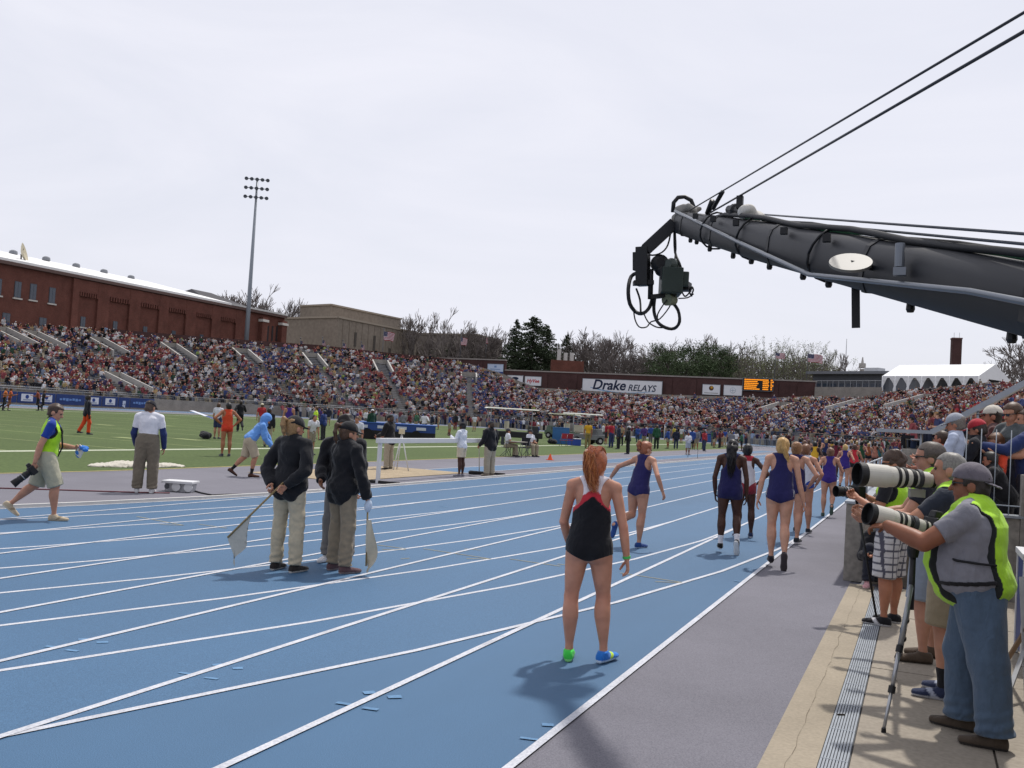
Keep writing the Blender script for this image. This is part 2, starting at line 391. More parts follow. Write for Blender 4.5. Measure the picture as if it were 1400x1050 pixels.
# --- hands, built once: wrist at the origin, fingers along +Z, palm towards +Y, thumb towards +X
_H = {}
def hand(curl, h):
    key = (curl, h)
    if key in _H: return _H[key]
    pr = [Loft((0, 0, -.03), (0, 0, .095), (0, 1, 0), [0, .3, .6, 1], [.026, .027, .036, .041], [.02, .018, .016, .012], cap=(.6, .8), k=.012)]
    for x, ln in ((.031, .074), (.0105, .083), (-.0105, .077), (-.030, .06)):
        p = V3(x, 0, .088); d = V3(x*1.2, 0, 1.); a = 0
        for j, fr in enumerate((.46, .3, .24)):
            a += curl*(.75 if j == 0 else 1.0)*(1.0+.12*(x < 0))
            dd = nrm(V3(x*1.5, math.sin(a), math.cos(a))); q = p+dd*ln*fr
            pr.append(Loft(p, q, (1, 0, 0), [0, 1], [.0098-.0008*j, .009-.0008*j], k=.004)); p = q
    p = V3(.026, .006, .03); 
    for dd, ln, r0, r1 in ((nrm((.75, .35+.3*curl, .6)), .045, .014, .0115), (nrm((.45-.4*curl, .4+.45*curl, .8)), .03, .0112, .0105), (nrm((.2-.7*curl, .4+.6*curl, .8)), .024, .0103, .009)):
        q = p+dd*ln; pr.append(Loft(p, q, (1, 0, 0), [0, 1], [r0, r1], k=.008)); p = q
    _H[key] = field(pr, h); return _H[key]
STAND = dict(tl=(-.05, .02, -1), sl=(-.02, -.04, -1), tr=(.05, .02, -1), sr=(.02, -.04, -1))
class Person: pass
def person(loc, heading, H, pose, fit, label, vox=.012, fem=False, bulk=1.0, group=None, skin='c89a80', hair=('short', '3a2a1e'), belly=0.0, name='person', face=True):
    po = dict(STAND); po.update(pose); q = Person(); q.H = H
    root = empty(name, loc, R_(heading)); tag(root, label, 'person', group); q.root = root
    sp = nrm(po.get('lean', (0, .03, 1))); tw = R_(po.get('twist', 0)); py = R_(po.get('pyaw', 0))
    rp_ = V3(math.cos(py), math.sin(py), 0); rs = V3(math.cos(tw), math.sin(tw), 0)
    up = V3(0, 0, 1); hipc = V3(0, 0, 0)
    hw = (.050 if fem else .048)*H
    J = {}
    for s_, sg in (('l', -1), ('r', 1)):
        hip = hipc+rp_*sg*hw; kn = hip+nrm(po['t'+s_])*.245*H; an = kn+nrm(po['s'+s_])*.248*H
        J['hip'+s_], J['kn'+s_], J['an'+s_] = hip, kn, an
        fd = nrm(po.get('f'+s_, (sg*.12, 1, 0))); J['fd'+s_] = fd
        fu = V3(0, 0, 1)-fd*fd[2]; 
        if np.linalg.norm(fu) < .2: fu = -nrm(po['s'+s_])
        J['fu'+s_] = nrm(fu)
    low = min(min((J['an'+s_]-J['fu'+s_]*.046*H+J['fd'+s_]*x*H)[2] for x in (-.03, .1)) for s_ in 'lr')
    dz = V3(0, 0, -low+po.get('lift', 0)); hipc = hipc+dz
    for k_ in list(J):
        if k_[:2] in ('hi', 'kn', 'an'): J[k_] = J[k_]+dz
    neck = hipc+sp*.298*H
    shw = (.104 if fem else .111)*H*(1+.25*(bulk-1))
    for s_, sg in (('l', -1), ('r', 1)):
        sh = hipc+sp*.262*H+rs*sg*shw
        el = sh+nrm(po.get('u'+s_, (sg*.14, -.03, -1)))*.172*H; wr = el+nrm(po.get('a'+s_, (sg*.03, .16, -1)))*.148*H
        J['sh'+s_], J['el'+s_], J['wr'+s_] = sh, el, wr
    hy, hp = R_(po.get('hyaw', 0)), R_(po.get('hpitch', 0)); hr = R_(po.get('hroll', 0))
    HM = np.array(Matrix.Rotation(hy, 3, 'Z') @ Matrix.Rotation(-hp, 3, 'X') @ Matrix.Rotation(hr, 3, 'Y'))       # columns: head right, forward, up
    hc = neck+nrm(sp+up*.8+HM[:, 2]*.7)*.078*H
    q.J, q.neck, q.hc, q.HM, q.hipc = J, neck, hc, HM, hipc
    fw = np.cross(sp, rs)
    HH = H*1.05
    def hl(x, y, z): return hc+HM@V3(x, y, z)*HH
    q.hl = hl
    b = bulk
    # ---- torso description
    ta, tb = hipc-sp*.045*H, neck+sp*.004*H
    q.ta, q.tb, q.sp = ta, tb, sp
    if fem: T = ([0, .13, .24, .42, .58, .76, .88, .96, 1], [.070, .092, .093, .070, .074, .083, .078, .048, .034], [.052, .064, .062, .049, .054, .062, .046, .034, .030], [-.004, -.008, -.006, .0, .002, .004, -.004, -.006, -.004])
    else: T = ([0, .13, .24, .42, .58, .76, .88, .96, 1], [.068, .088, .088, .079, .083, .094, .088, .052, .037], [.052, .062, .060, .054, .058, .064, .050, .036, .033], [-.002, -.006, -.004, .002, .002, .002, -.004, -.006, -.004])
    tts = T[0]; tw_ = np.array(T[1])*H*(1+.8*(b-1)); td = np.array(T[2])*H*(1+1.1*(b-1)); to = np.array(T[3])*H
    bel = np.interp(tts, [0, .15, .38, .62, .8, 1], [0, .5, 1, .6, .1, 0])*belly
    td = td+bel*.5; to = to+bel*.5; tw_ = tw_+bel*.3
    def torso(t0=0, t1=1, inf=0.0, cap=(.6, .6), k=.03):
        ts = sorted(set([t0, t1]+[t for t in tts if t0 < t < t1])); L_ = tb-ta
        return Loft(ta+L_*t0, ta+L_*t1, fw, [(t-t0)/(t1-t0) for t in ts], np.interp(ts, tts, tw_)+inf, np.interp(ts, tts, td)+inf, np.interp(ts, tts, to), cap=cap, k=k)
    tw_l = np.maximum(tw_, np.interp(tts, [0, .13, .76, .88, 1], [0, tw_[1]*.97, tw_[5]*.97, 0, 0])); td_l = np.maximum(td, np.interp(tts, [0, .2, .76, .88, 1], [0, td[2]*.97, td[5]*.95, 0, 0]))
    def loose(t0, t1, inf):
        ts = sorted(set([t0, t1]+[t for t in tts if t0 < t < t1])); L_ = tb-ta
        return Loft(ta+L_*t0, ta+L_*t1, fw, [(t-t0)/(t1-t0) for t in ts], np.interp(ts, tts, tw_l)+inf, np.interp(ts, tts, td_l)+inf, np.interp(ts, tts, to), cap=(.12, .6), k=.03)
    glute = [Ell(hipc+rp_*sg*.042*H+V3(0, -.034, -.028)*H, V3(.047, .042, .05)*H*(1+.6*(b-1)), k=.035) for sg in (-1, 1)]
    lb = 1+.75*(b-1)
    def thigh(s_, t1=1.0, rr=None, cap=(1, 1)):
        r = np.array(rr if rr is not None else ([.058, .055, .045, .0345, .032] if fem else [.055, .053, .045, .037, .035]))*H*lb
        ts = [0, .25, .6, .9, 1]; a_, b_ = J['hip'+s_], J['kn'+s_]
        tt = [t for t in ts if t < t1]+[t1]
        return Loft(a_, a_+(b_-a_)*t1, (0, 1, 0), [t/t1 for t in tt], np.interp(tt, ts, r), cap=cap, k=.03)
    def kneefwd(s_):
        n = nrm(J['an'+s_]-J['kn'+s_]); f = J['fd'+s_]; f = f-n*f.dot(n)
        return f if np.linalg.norm(f) > .2 else V3(0, 1, 0)
    def shin(s_, t0=0, t1=1.0, rr=None, cap=(1, 1), off=True):
        r = np.array(rr if rr is not None else [.0315, .0365, .0375, .028, .0190, .0195])*H*lb
        ts = [0, .2, .36, .62, .86, 1]; of = np.array([0, -.006, -.009, -.004, 0, 0])*H*(1 if off else .4)
        a_, b_ = J['kn'+s_], J['an'+s_]; tt = [t0]+[t for t in ts if t0 < t < t1]+[t1]
        return Loft(a_+(b_-a_)*t0, a_+(b_-a_)*t1, kneefwd(s_), [(t-t0)/(t1-t0) for t in tt], np.interp(tt, ts, r), None, np.interp(tt, ts, of), cap=cap, k=.02)
    def uarm(s_, t1=1.0, inf=0.0, cap=(1, 1)):
        a_, b_ = J['sh'+s_], J['el'+s_]; r = np.array([.0265, .0275, .025, .0225])*H*lb*(.92 if fem else 1.06)+inf; ts = [0, .3, .75, 1]; tt = [t for t in ts if t < t1]+[t1]
        return Loft(a_, a_+(b_-a_)*t1, (0, 1, 0), [t/t1 for t in tt], np.interp(tt, ts, r), cap=cap, k=.025)
    def farm(s_, t1=1.0, inf=0.0, cap=(1, 1), rr=None):
        a_, b_ = J['el'+s_], J['wr'+s_]; r = np.array(rr if rr is not None else [.0225, .0245, .0215, .0155])*H*lb*(.92 if fem else 1.08)+inf; ts = [0, .25, .6, 1]; tt = [t for t in ts if t < t1]+[t1]
        return Loft(a_, a_+(b_-a_)*t1, (0, 1, 0), [t/t1 for t in tt], np.interp(tt, ts, r), cap=cap, k=.012)
    traps = [Loft(neck+sp*.01*H-fw*.012*H, J['sh'+s_]+up*.012*H, fw, [0, .5, 1], np.array([.030, .026, .026])*H*b, k=.03) for s_ in 'lr']
    # ---- body (slimmer inside trousers, so that no skin shows through the cloth)
    lb_keep = lb; covered = bool(fit.get('lower')) and fit['lower'][0] == 'trousers'
    if covered: lb = lb*.80
    pr = [torso()]+([] if covered else glute)+traps
    for s_ in 'lr':
        kf = nrm(kneefwd(s_)); ka, aa = J['kn'+s_], J['an'+s_]; sx_ = np.cross(kf, nrm(aa-ka))
        for sg2, tt_, rr_ in ((-1, .27, .020), (1, .23, .0185)):       # the two heads of the calf
            pr.append(Ell(ka+(aa-ka)*tt_-kf*.021*H+sx_*sg2*.012*H, V3(rr_, rr_, .05)*H*lb, np.stack([sx_, kf, nrm(aa-ka)], 1), k=.012))
        pr.append(Ell(J['hip'+s_]+(J['kn'+s_]-J['hip'+s_])*.45-V3(0, .022, 0)*H, V3(.026, .026, .085)*H*lb, k=.02))
        pr += [thigh(s_), shin(s_)]
        fd, fu, an = J['fd'+s_], J['fu'+s_], J['an'+s_]
        pr.append(Loft(an-fd*.02*H-fu*.02*H, an+fd*.085*H-fu*.032*H, fu, [0, 1], [.017*H, .016*H], [.018*H, .009*H], k=.015))
    lb = lb_keep
    for s_ in 'lr': pr += [uarm(s_), farm(s_)]
    pr.append(Loft(neck-sp*.02*H, hl(0, -.012, -.02), HM[:, 1], [0, 1], np.array([.036, .033])*H*(1 if not fem else .86), k=.02))
    pr += [Ell(hl(0, -.006, .012), V3(.0435, .056, .050)*HH, HM), Ell(hl(0, .014, -.026), V3(.036, .038, .042)*HH, HM), Ell(hl(0, .036, -.056), V3(.016, .012, .011)*HH, HM, k=.015)]
    if face:
        pr += [Loft(hl(0, .049, .002), hl(0, .061, -.02), HM[:, 0], [0, 1], [.005*H, .0085*H], k=.01), Ell(hl(0, .044, .010), V3(.03, .01, .007)*H, HM, k=.01),
               Ell(hl(0, .047, -.038), V3(.015, .006, .005)*H, HM, k=.006)]
    pr += [Ell(hl(sg*.0445, -.006, -.012), V3(.006, .015, .02)*HH, HM, k=.006) for sg in (-1, 1)]
    V, Fq = field(pr, vox)
    # hands
    for s_, sg in (('l', -1), ('r', 1)):
        cu = po.get('c'+s_, .35); hd = nrm(po.get('h'+s_, J['wr'+s_]-J['el'+s_])); th = np.array(po.get('th'+s_, (0, 1, 0)), float)
        th = nrm(th-hd*th.dot(hd)); hv, hf = hand(round(cu, 2), .0045 if vox <= .0121 else (.008 if vox < .02 else .012))
        # thumb +X -> th, fingers +Z -> hd, palm +Y -> hd x th ; mirror for the left hand
        pa = np.cross(hd, th)*(-1 if sg > 0 else 1)
        if 'p'+s_ in po and np.dot(pa, po['p'+s_]) < 0: pa = -pa
        hs = H/1.78*(.93 if fem else 1.0)*(1.1 if vox > .02 else 1.0)
        W_ = J['wr'+s_]+(hv[:, :1]*th+hv[:, 1:2]*pa+hv[:, 2:]*hd)*hs
        ff = hf if np.dot(np.cross(th, pa), hd) > 0 else hf[:, ::-1]
        Fq = np.concatenate([Fq, ff+len(V)]); V = np.concatenate([V, W_])
        J['hc'+s_] = J['wr'+s_]+(hd*.085+pa*.03)*hs
    cols = solid(skin, len(V))*np.array([.80, .76, .74])
    rdn = np.array(lin(skin))*np.array([.90, .64, .60])
    for s_ in 'lr':
        for jn, rr in (('kn', .07), ('el', .05)):
            w = np.exp(-((V-J[jn+s_])**2).sum(1)/(rr*rr))[:, None]*.45; cols = cols*(1-w)+rdn*w
    if face and vox < .016:
        w = np.exp(-(((V-hl(0, .052, -.038))@HM/np.array([.02, .02, .006])/H*1.0)**2).sum(1))[:, None]*.7; cols = cols*(1-w)+(np.array(lin(skin))*np.array([.95, .55, .55]))*w
    if vox < .016:
        pn = wrinkle(V, 1., 17, 40.)*.045+wrinkle(V, 1., 23, 140.)*.02; cols = cols*(1+pn[:, None]*np.array([.7, 1.1, 1.2]))
    link('body', np_mesh('body', V, Fq, cols), root, skin_mat())
    def part(nm, prims, col, h=None, inflate=0., wr=0., cut=None, mt=None, colf=None, seed=0, kk=None, stack=False):
        v, f_ = field(prims, h or vox, inflate, wr, seed or random.randint(1, 9999), cut, kk)
        if stack and vox < .016:                                   # folds bunching towards the hem and behind the knee
            for s_ in 'lr':
                an_, kn_ = J['an'+s_], J['kn'+s_]; ax = nrm(an_-kn_); t_ = (v-kn_)@ax/np.linalg.norm(an_-kn_); rad = (v-kn_)-((v-kn_)@ax)[:, None]*ax; rl = np.linalg.norm(rad, axis=1)
                w_ = np.clip((t_-.55)/.4, 0, 1)*(t_ < 1.1)*(rl < .12*H); ph = t_*38+2.2*np.arctan2(rad[:, 1], rad[:, 0])
                v = v+rad/np.maximum(rl, 1e-6)[:, None]*(np.sin(ph)*w_*.006*(1+20*fit.get('bag', 0)))[:, None]
        c = solid(col, len(v)) if colf is None else colf(v)
        o = link(nm, np_mesh(nm, v, f_, c), root, mt or cloth_mat()); return o
    q.part = part; q.torso = torso; q.fw = fw; q.rs = rs; q.up = up
    # ---- lower garments
    lo = fit.get('lower')
    if lo:
        kind, col = lo[0], lo[1]
        tr = lo[2] if len(lo) > 2 else 1.0
        lo_x = .014 if fit.get('tucked') else 0.
        if kind == 'trousers':
            ps = [torso(0, fit.get('waist', .33), .012+lo_x)]+glute
            for s_ in 'lr':
                ps += [thigh(s_, 1, np.array([.060, .058, .051, .046, .045])*tr), shin(s_, 0, .97, np.array([.045, .045, .044, .042, .042, .043])*tr, cap=(1, .15), off=False)]
            part('trousers', ps, col, inflate=.004+fit.get('bag', 0)*.5, wr=.008+fit.get('bag', 0), kk=.025, stack=True)
        elif kind == 'shorts':
            ln = lo[3] if len(lo) > 3 else .9
            ps = [torso(0, .33, .012)]+glute+[thigh(s_, ln, np.array([.063, .062, .058, .056, .056])*tr, cap=(1, .15)) for s_ in 'lr']
            part('shorts', ps, col, inflate=.004, wr=.005, kk=.02, colf=lo[4] if len(lo) > 4 else None)
        elif kind == 'briefs':
            cz = hipc-sp*.052*H
            def cutf(g):
                d = g-hipc; x = np.abs(d@rp_); z = d@sp; y = d@fw
                return np.maximum((-.072*H+np.maximum(x-.012*H, 0)*.40-z)*.85, z-.10*H)
            part('briefs', [torso(0, .45, .003)]+glute+[thigh(s_, .5) for s_ in 'lr'], col, inflate=.005, cut=cutf)
        elif kind == 'tights':
            ln = lo[3] if len(lo) > 3 else .45
            part('tights', [torso(0, .33, .003)]+glute+[thigh(s_, ln, cap=(1, .12)) for s_ in 'lr'], col, inflate=.006)
    # ---- upper garments
    u = fit.get('upper')
    if u:
        kind, col = u[0], u[1]; cf = u[2] if len(u) > 2 else None
        ncut = lambda rad: (lambda g: rad*H-np.sqrt((((g-(neck+sp*.035*H+fw*.012*H)))**2).sum(1)))
        if kind == 'singlet':
            c = [hipc+sp*.245*H+rs*sg*(.112 if fem else .125)*H-fw*.03*H for sg in (-1, 1)]
            Mx = np.stack([rs, fw, sp], 1)
            def cutf(g):
                d = ncut(.052)(g)
                for cc in c:
                    z = (g-cc)@Mx; d = np.maximum(d, (1-np.sqrt(((z/(V3(.072, .11, .082)*H))**2).sum(1)))*.07*H)
                return d
            part('singlet', [loose(.13, .97, .004)]+[Loft(neck-fw*.012*H, J['sh'+s_]+up*.012*H, fw, [0, .5, 1], np.array([.032, .029, .028])*H*b, k=.03) for s_ in 'lr'], col, inflate=.007, wr=.005, cut=cutf, colf=cf)
        elif kind in ('tee', 'polo'):
            ps = [torso(u[3] if len(u) > 3 else .18, .97, .013+(.012 if 'waist' in fit else 0))]+traps+[uarm(s_, .62, .006, cap=(1, .12)) for s_ in 'lr']
            part('shirt', ps, col, inflate=.006, wr=.009, cut=ncut(.047), colf=cf)
            if kind == 'polo': part('collar', [Loft(neck-sp*.005*H, neck+sp*.028*H+fw*.002*H, fw, [0, 1], [.047*H, .041*H], cap=(.2, .1))], col, inflate=.004, cut=ncut(.001))
        elif kind in ('jacket', 'sweater', 'hoodie'):
            th = .02 if kind != 'sweater' else .012
            ps = [torso(u[3] if len(u) > 3 else .08, .97, th, cap=(.15, .6)), torso(.08, .40, th+.014, cap=(.15, .6))]+[Ell(g_.c, g_.r+.016, k=.03) for g_ in glute if kind == 'jacket']+traps
            for s_ in 'lr': ps += [uarm(s_, 1, th*.9), farm(s_, .98, th*.7, cap=(1, .15))]
            part('jacket' if kind == 'jacket' else kind, ps, col, inflate=.010, wr=.013, colf=cf)
            if kind == 'jacket': part('collar', [Loft(neck-sp*.015*H, neck+sp*.034*H+fw*.002*H, fw, [0, 1], [.05*H, .043*H], cap=(.2, .1))], col, inflate=.006)
            if kind == 'hoodie' and po.get('hood', True):
                def cutf(g):
                    d = (g-hl(0, .03, -.02))@HM; return (1-np.sqrt(((d/(V3(.04, .055, .062)*H))**2).sum(1)))*.05*H
                part('hood', [Ell(hl(0, -.01, .01), V3(.055, .066, .066)*HH, HM), Loft(neck, hl(0, -.02, -.02), HM[:, 1], [0, 1], [.055*H, .055*H], k=.03)], col, inflate=.008, wr=.006, cut=cutf)
    vs = fit.get('vest')
    if vs:
        def cutf(g):
            d = np.full(len(g), -1.)
            Mx = np.stack([rs, fw, sp], 1)
            for sg in (-1, 1):
                z = (g-(hipc+sp*.225*H+rs*sg*.15*H))@Mx; d = np.maximum(d, (1-np.sqrt(((z/(V3(.062, .12, .085)*H))**2).sum(1)))*.06*H)
            z = (g-neck)@Mx; d = np.maximum(d, .052*H-np.sqrt((z**2).sum(1)))
            op = .010*H+np.maximum(z[:, 2]+.16*H, 0)*.22      # open front
            d = np.maximum(d, np.where(z[:, 1] > .0, op-np.abs(z[:, 0]), -1))
            if len(vs) > 2:                                       # open sides: only a front and a back panel
                d = np.maximum(d, np.where(z[:, 2] < -.075*H, np.minimum(np.abs(z[:, 0])-vs[2], .05), -1))
            return d
        part('safety_vest', [torso(.16, .96, .022+vs[1] if len(vs) > 1 else .022)]+traps, vs[0], inflate=.014, wr=.006, cut=cutf, colf=lambda v: np.where((cutf(v) > -.011)[:, None], np.array(lin('1d2020')), np.array(lin(vs[0])))*(1-.06*np.sin(v[:, 2:3]*37)))
    # ---- shoes
    shoe = fit.get('shoes', ('3a3a3e', 'd8d8d8'))
    for s_ in 'lr':
        fd, fu, an = J['fd'+s_], J['fu'+s_], J['an'+s_]
        cs = shoe if not isinstance(shoe, dict) else shoe[s_]
        a_ = an-fd*.032*H-fu*.022*H; b_ = an+fd*.108*H-fu*.030*H; side = np.cross(fd, fu)
        ps = [Loft(a_, b_, fu, [0, .25, .55, .8, 1], np.array([.019, .0215, .0225, .026, .019])*H, np.array([.025, .025, .021, .016, .012])*H, cap=(.5, .7), k=.02), Loft(an-fu*.02*H, an+fu*.004*H-fd*.003*H, fd, [0, 1], np.array([.023, .0235])*H, np.array([.028, .027])*H, cap=(.5, .2))]
        base = an-fu*.046*H
        def cutf(g): return -((g-base)@fu)
        def cf(v):
            z = (v-base)@fu; c = solid(cs[0], len(v)); c[z < .013*H] = lin(cs[1])
            if len(cs) > 2:
                y = (v-an)@fd; m_ = (np.abs(y-.045*H-(z-.03*H)*.8) < .012*H) & (z > .014*H); c[m_] = lin(cs[2])
            return c
        part('shoe', ps, cs[0], inflate=.003, cut=cutf, colf=cf, h=min(vox, .012) if vox < .02 else vox)
        sk = fit.get('socks')
        if sk: part('sock', [shin(s_, .55 if len(sk) < 2 else sk[1], 1)], sk[0], inflate=.005)
    # ---- hair and hats
    hk, hcx = hair[0], hair[1]
    if hk != 'none':
        def cutf(g):
            d = (g-hl(0, 0, 0))@HM/HH
            top = .024+.20*d[:, 1]-d[:, 2]                        # above the hairline
            back = np.maximum(d[:, 1]+.002-np.where(d[:, 2] > -.008, .022, 0), (-.048 if hk == 'short' else -.064)-d[:, 2])
            return np.minimum(top, back)*HH
        ps = [Ell(hl(0, -.008, .012), V3(.0455, .058, .053)*HH, HM), Ell(hl(0, -.022, -.02), V3(.04, .038, .04)*HH, HM)]
        part('hair', ps, hcx, inflate=.007, wr=.009, cut=cutf, mt=hair_mat())
    if hk in ('pony', 'long') and hair[0] != 'none':
        ln = hair[2] if len(hair) > 2 else .2
        sw = hair[3] if len(hair) > 3 else 0.0
        if hk == 'pony':
            p0 = hl(0, -.055, .036); ps_ = [p0, p0+(-HM[:, 1]*.035+up*.006)*H, p0+(-HM[:, 1]*.045-up*ln*.35+rs*sw*.3)*H, p0+(-HM[:, 1]*.035-up*ln*.75+rs*sw*.75)*H, p0+(-HM[:, 1]*.03-up*ln+rs*sw)*H]
            rr = np.array([.011, .017, .018, .015, .006])*H*(hair[4] if len(hair) > 4 else 1)
        else:
            p0 = hl(0, -.03, .03); ps_ = [p0, p0+(-HM[:, 1]*.03-up*.04)*H, p0+(-HM[:, 1]*.035-up*ln*.5)*H, p0+(-HM[:, 1]*.03-up*ln)*H]; rr = np.array([.035, .046, .044, .03])*H
        tail = [Loft(ps_[i], ps_[i+1], fw, [0, 1], [rr[i], rr[i+1]], [rr[i]*.75, rr[i+1]*.75], k=.02) for i in range(len(ps_)-1)]
        part('ponytail' if hk == 'pony' else 'long_hair', tail, hcx, wr=.008, mt=hair_mat())
        q.tail = (ps_, rr)
    cp = fit.get('cap')
    if cp:
        col = cp[0]; back = len(cp) > 1 and cp[1] == 'back'; yy = -1 if back else 1
        def cutf(g):
            d = (g-hl(0, 0, .014))@HM; return np.minimum(-d[:, 2]-yy*d[:, 1]*.12, 1)
        part('cap', [Ell(hl(0, -.006, .014), V3(.049, .060, .057)*HH, HM)], col, inflate=.008, cut=cutf)
        brim = Loft(hl(0, yy*.035, .013), hl(0, yy*.098, .004 if not back else -.012), HM[:, 2], [0, .5, 1], np.array([.046, .043, .03])*H, np.array([.0035, .0035, .003])*H, cap=(.5, .5))
        part('cap_brim', [brim], cp[2] if len(cp) > 2 else col, inflate=.001, h=min(vox, .010))
    gl = fit.get('glasses')
    if gl:
        mb = MB()
        for sg in (-1, 1):
            c = Vector(hl(sg*.019, .052, .0)); rot = Matrix([list(r) for r in HM])
            mb.box(c, (.026*H, .004*H, .016*H*(1 if gl == 'dark' else .7)), rot)
            mb.bar(hl(sg*.033, .05, .003), hl(sg*.047, -.002, .002), .003*H, .005*H)
        mb.bar(hl(-.008, .055, .002), hl(.008, .055, .002), .003*H, .004*H)
        mb.build('sunglasses' if gl == 'dark' else 'glasses', mat('101014', .2, 0, spec=.6), root)
    if face and vox <= .0121 and not gl:
        for sg in (-1, 1): 
            mb = MB(); mb.ball(hl(sg*.0185, .0465, -.001), .006*H, 8, 6); mb.build('eye', mat('2a2220', .2, 0, spec=.6), root)
    def world(p):
        p = np.asarray(p); c, s2 = math.cos(R_(heading)), math.sin(R_(heading)); l = Vector(loc)
        return Vector((l.x+c*p[0]-s2*p[1], l.y+s2*p[0]+c*p[1], l.z+p[2]))
    q.world = world
    return q
def strands(nm, guide, radii, n, r, col, parent, spread=1.0, seed=1, wav=.012):
    """loose locks laid round a guide curve"""
    rg = random.Random(seed); mb = MB(); k = len(guide)
    for i in range(n):
        a = rg.uniform(0, 6.28); rad = math.sqrt(rg.uniform(.1, 1)); st = 0; en = rg.uniform(.6, 1.08); pts = []; ph = rg.uniform(0, 6.28); fq = rg.uniform(4, 9)
        for j in range(13):
            t = en*j/12; x = min(t, .999)*(k-1); i0 = int(x); fr = x-i0
            p = Vector(guide[i0])*(1-fr)+Vector(guide[i0+1])*fr
            if t > 1: p = p+(Vector(guide[-1])-Vector(guide[-2])).normalized()*(t-1)*.3
            rr = (radii[i0]*(1-fr)+radii[i0+1]*fr)*spread*rad
            a2 = a+.5*math.sin(fq*t+ph)
            p = p+Vector((math.cos(a2), math.sin(a2)*.8, .25*math.sin(a2*2)))*rr+Vector((math.sin(fq*t+ph), math.cos(fq*t*1.3+ph), 0))*wav*t
            pts.append(p)
        mb.tube(pts, [r*.9]*4+[r]*5+[r*.8, r*.6, r*.4, r*.15], 4, False)
    return mb.build(nm, col, parent)
# ------------------------------------------------------------------ ground, track, lines
CX, CY0, CY1 = -48.2, 18.4, 102.8
RIN, ROUT = 36.5, 46.3
def oval(r, n=48):
    p = [(CX+r, CY0), (CX+r, CY1)]
    p += [(CX+r*math.cos(math.pi*i/n), CY1+r*math.sin(math.pi*i/n)) for i in range(1, n)]
    p += [(CX-r, CY1), (CX-r, CY0)]
    p += [(CX-r*math.cos(math.pi*i/n), CY0-r*math.sin(math.pi*i/n)) for i in range(1, n)]
    return p
def ring(r0, r1, z, n=48):
    a, b = oval(r0, n), oval(r1, n); k = len(a)
    vs = [(x, y, z) for x, y in a]+[(x, y, z) for x, y in b]
    return vs, [(i, k+i, k+(i+1) % k, (i+1) % k) for i in range(k)]
M_TRACK = speckle_mat('blue_track', '2d4c69', '436788', 160, .5, .72, .5, .17, (.35, .12, 1)); M_TRACK.node_tree.nodes['Principled BSDF'].inputs['Specular IOR Level'].default_value = .42
M_GREY = speckle_mat('grey_apron', '5e5d65', '78777f', 120, .35, .9, .5, .14)
M_CONC = speckle_mat('pit_concrete', '877f74', '958d81', 30, .9, .9, .15, .11)
M_CONC2 = speckle_mat('sandy_concrete', '8a8172', '978d7d', 40, 1.2, .9, .15, .11)
M_TURF = speckle_mat('turf', '3c4b26', '516036', 9, .12, .95, .6, .16)
M_BASE = speckle_mat('campus_ground', '55524a', '6b675c', 3, .05, .95, .2, .2)
def line_mat(name, c, wear):
    mm = speckle_mat(name, c, c, 90, 3, .85, .25, .14)
    return mm
M_LINE = speckle_mat('line_paint', 'a2a5ae', 'c3c5cb', 70, 2.5, .8, .25, .14)
M_GHOST = speckle_mat('worn_paint', '54779a', '6486a6', 60, 3, .85, .25, .16)
M_YEL = speckle_mat('ochre_paint', '807f72', '96927d', 60, 3, .85, .25, .16)
mb = MB(); mb.quad((-900, -600, -.02), (900, -600, -.02), (900, 1200, -.02), (-900, 1200, -.02))
tag(mb.build('ground', M_BASE), kind='structure')
mb = MB(); mb.add([(x, y, 0) for x, y in oval(30.6)], [tuple(range(len(oval(30.6))))]); turf = tag(mb.build('infield_turf', M_TURF), kind='structure')
mb = MB(); mb.add(*ring(30.6, RIN, .0)); tag(mb.build('grey_inner_apron', M_GREY), kind='structure')
mb = MB(); v, f_ = ring(RIN, ROUT, .003); mb.add(v, f_); mb.add([(-11.75, -30, .0), (-1.9, -30, .0), (-1.9, CY0, .0), (-11.75, CY0, .0)], [(0, 1, 2, 3)])
mb.quad((-11.75, -30, 0), (-11.75, CY0, 0), (-40, CY0, -.004), (-40, -30, -.004))
track = tag(mb.build('running_track', M_TRACK), kind='structure')
mb = MB(); mb.add(*ring(ROUT+.03, ROUT+1.15, -.008)); mb.quad((-1.875, -30, -.003), (-.75, -30, -.003), (-.75, CY0+1, -.003), (-1.875, CY0+1, -.003)); mb.add(*ring(ROUT+1.15, ROUT+6, -.012))
tag(mb.build('grey_outer_apron', M_GREY), kind='structure')
for i in range(9):
    r = ROUT-1.22*i; mb = MB(); mb.add(*ring(r-.026, r+.026, .0055 if i else .006)); o = mb.build('lane_line', M_LINE, track)
    x = -1.9-1.22*i; mb = MB(); mb.quad((x-.026, -20, .0082), (x+.026, -20, .0082), (x+.026, CY0+2, .0082), (x-.026, CY0+2, .0082)); mb.build('lane_line', M_LINE, track)
mb = MB(); v, f_ = ring(RIN-.06, RIN+.02, .055); v2, f2 = ring(RIN-.06, RIN-.06, .0); mb.add(v, f_)
a = oval(RIN+.02); k = len(a)
for rr in (RIN-.06, RIN+.02):
    a = oval(rr); mb.add([(x, y, -.01) for x, y in a]+[(x, y, .055) for x, y in a], [(i, (i+1) % k, k+(i+1) % k, k+i) for i in range(k)])
tag(mb.build('track_kerb', mat('b9b7b4', .6, .1, 2)), kind='structure')
def pstroke(p, q, w, z, m_, nm='painted_mark', par=None):
    a, b = G(*p, z), G(*q, z); d = (b-a).normalized(); s_ = Vector((-d.y, d.x, 0))*w/2
    mb = MB(); mb.quad(a-s_, b-s_, b+s_, a+s_); return mb.build(nm, m_, par or track)
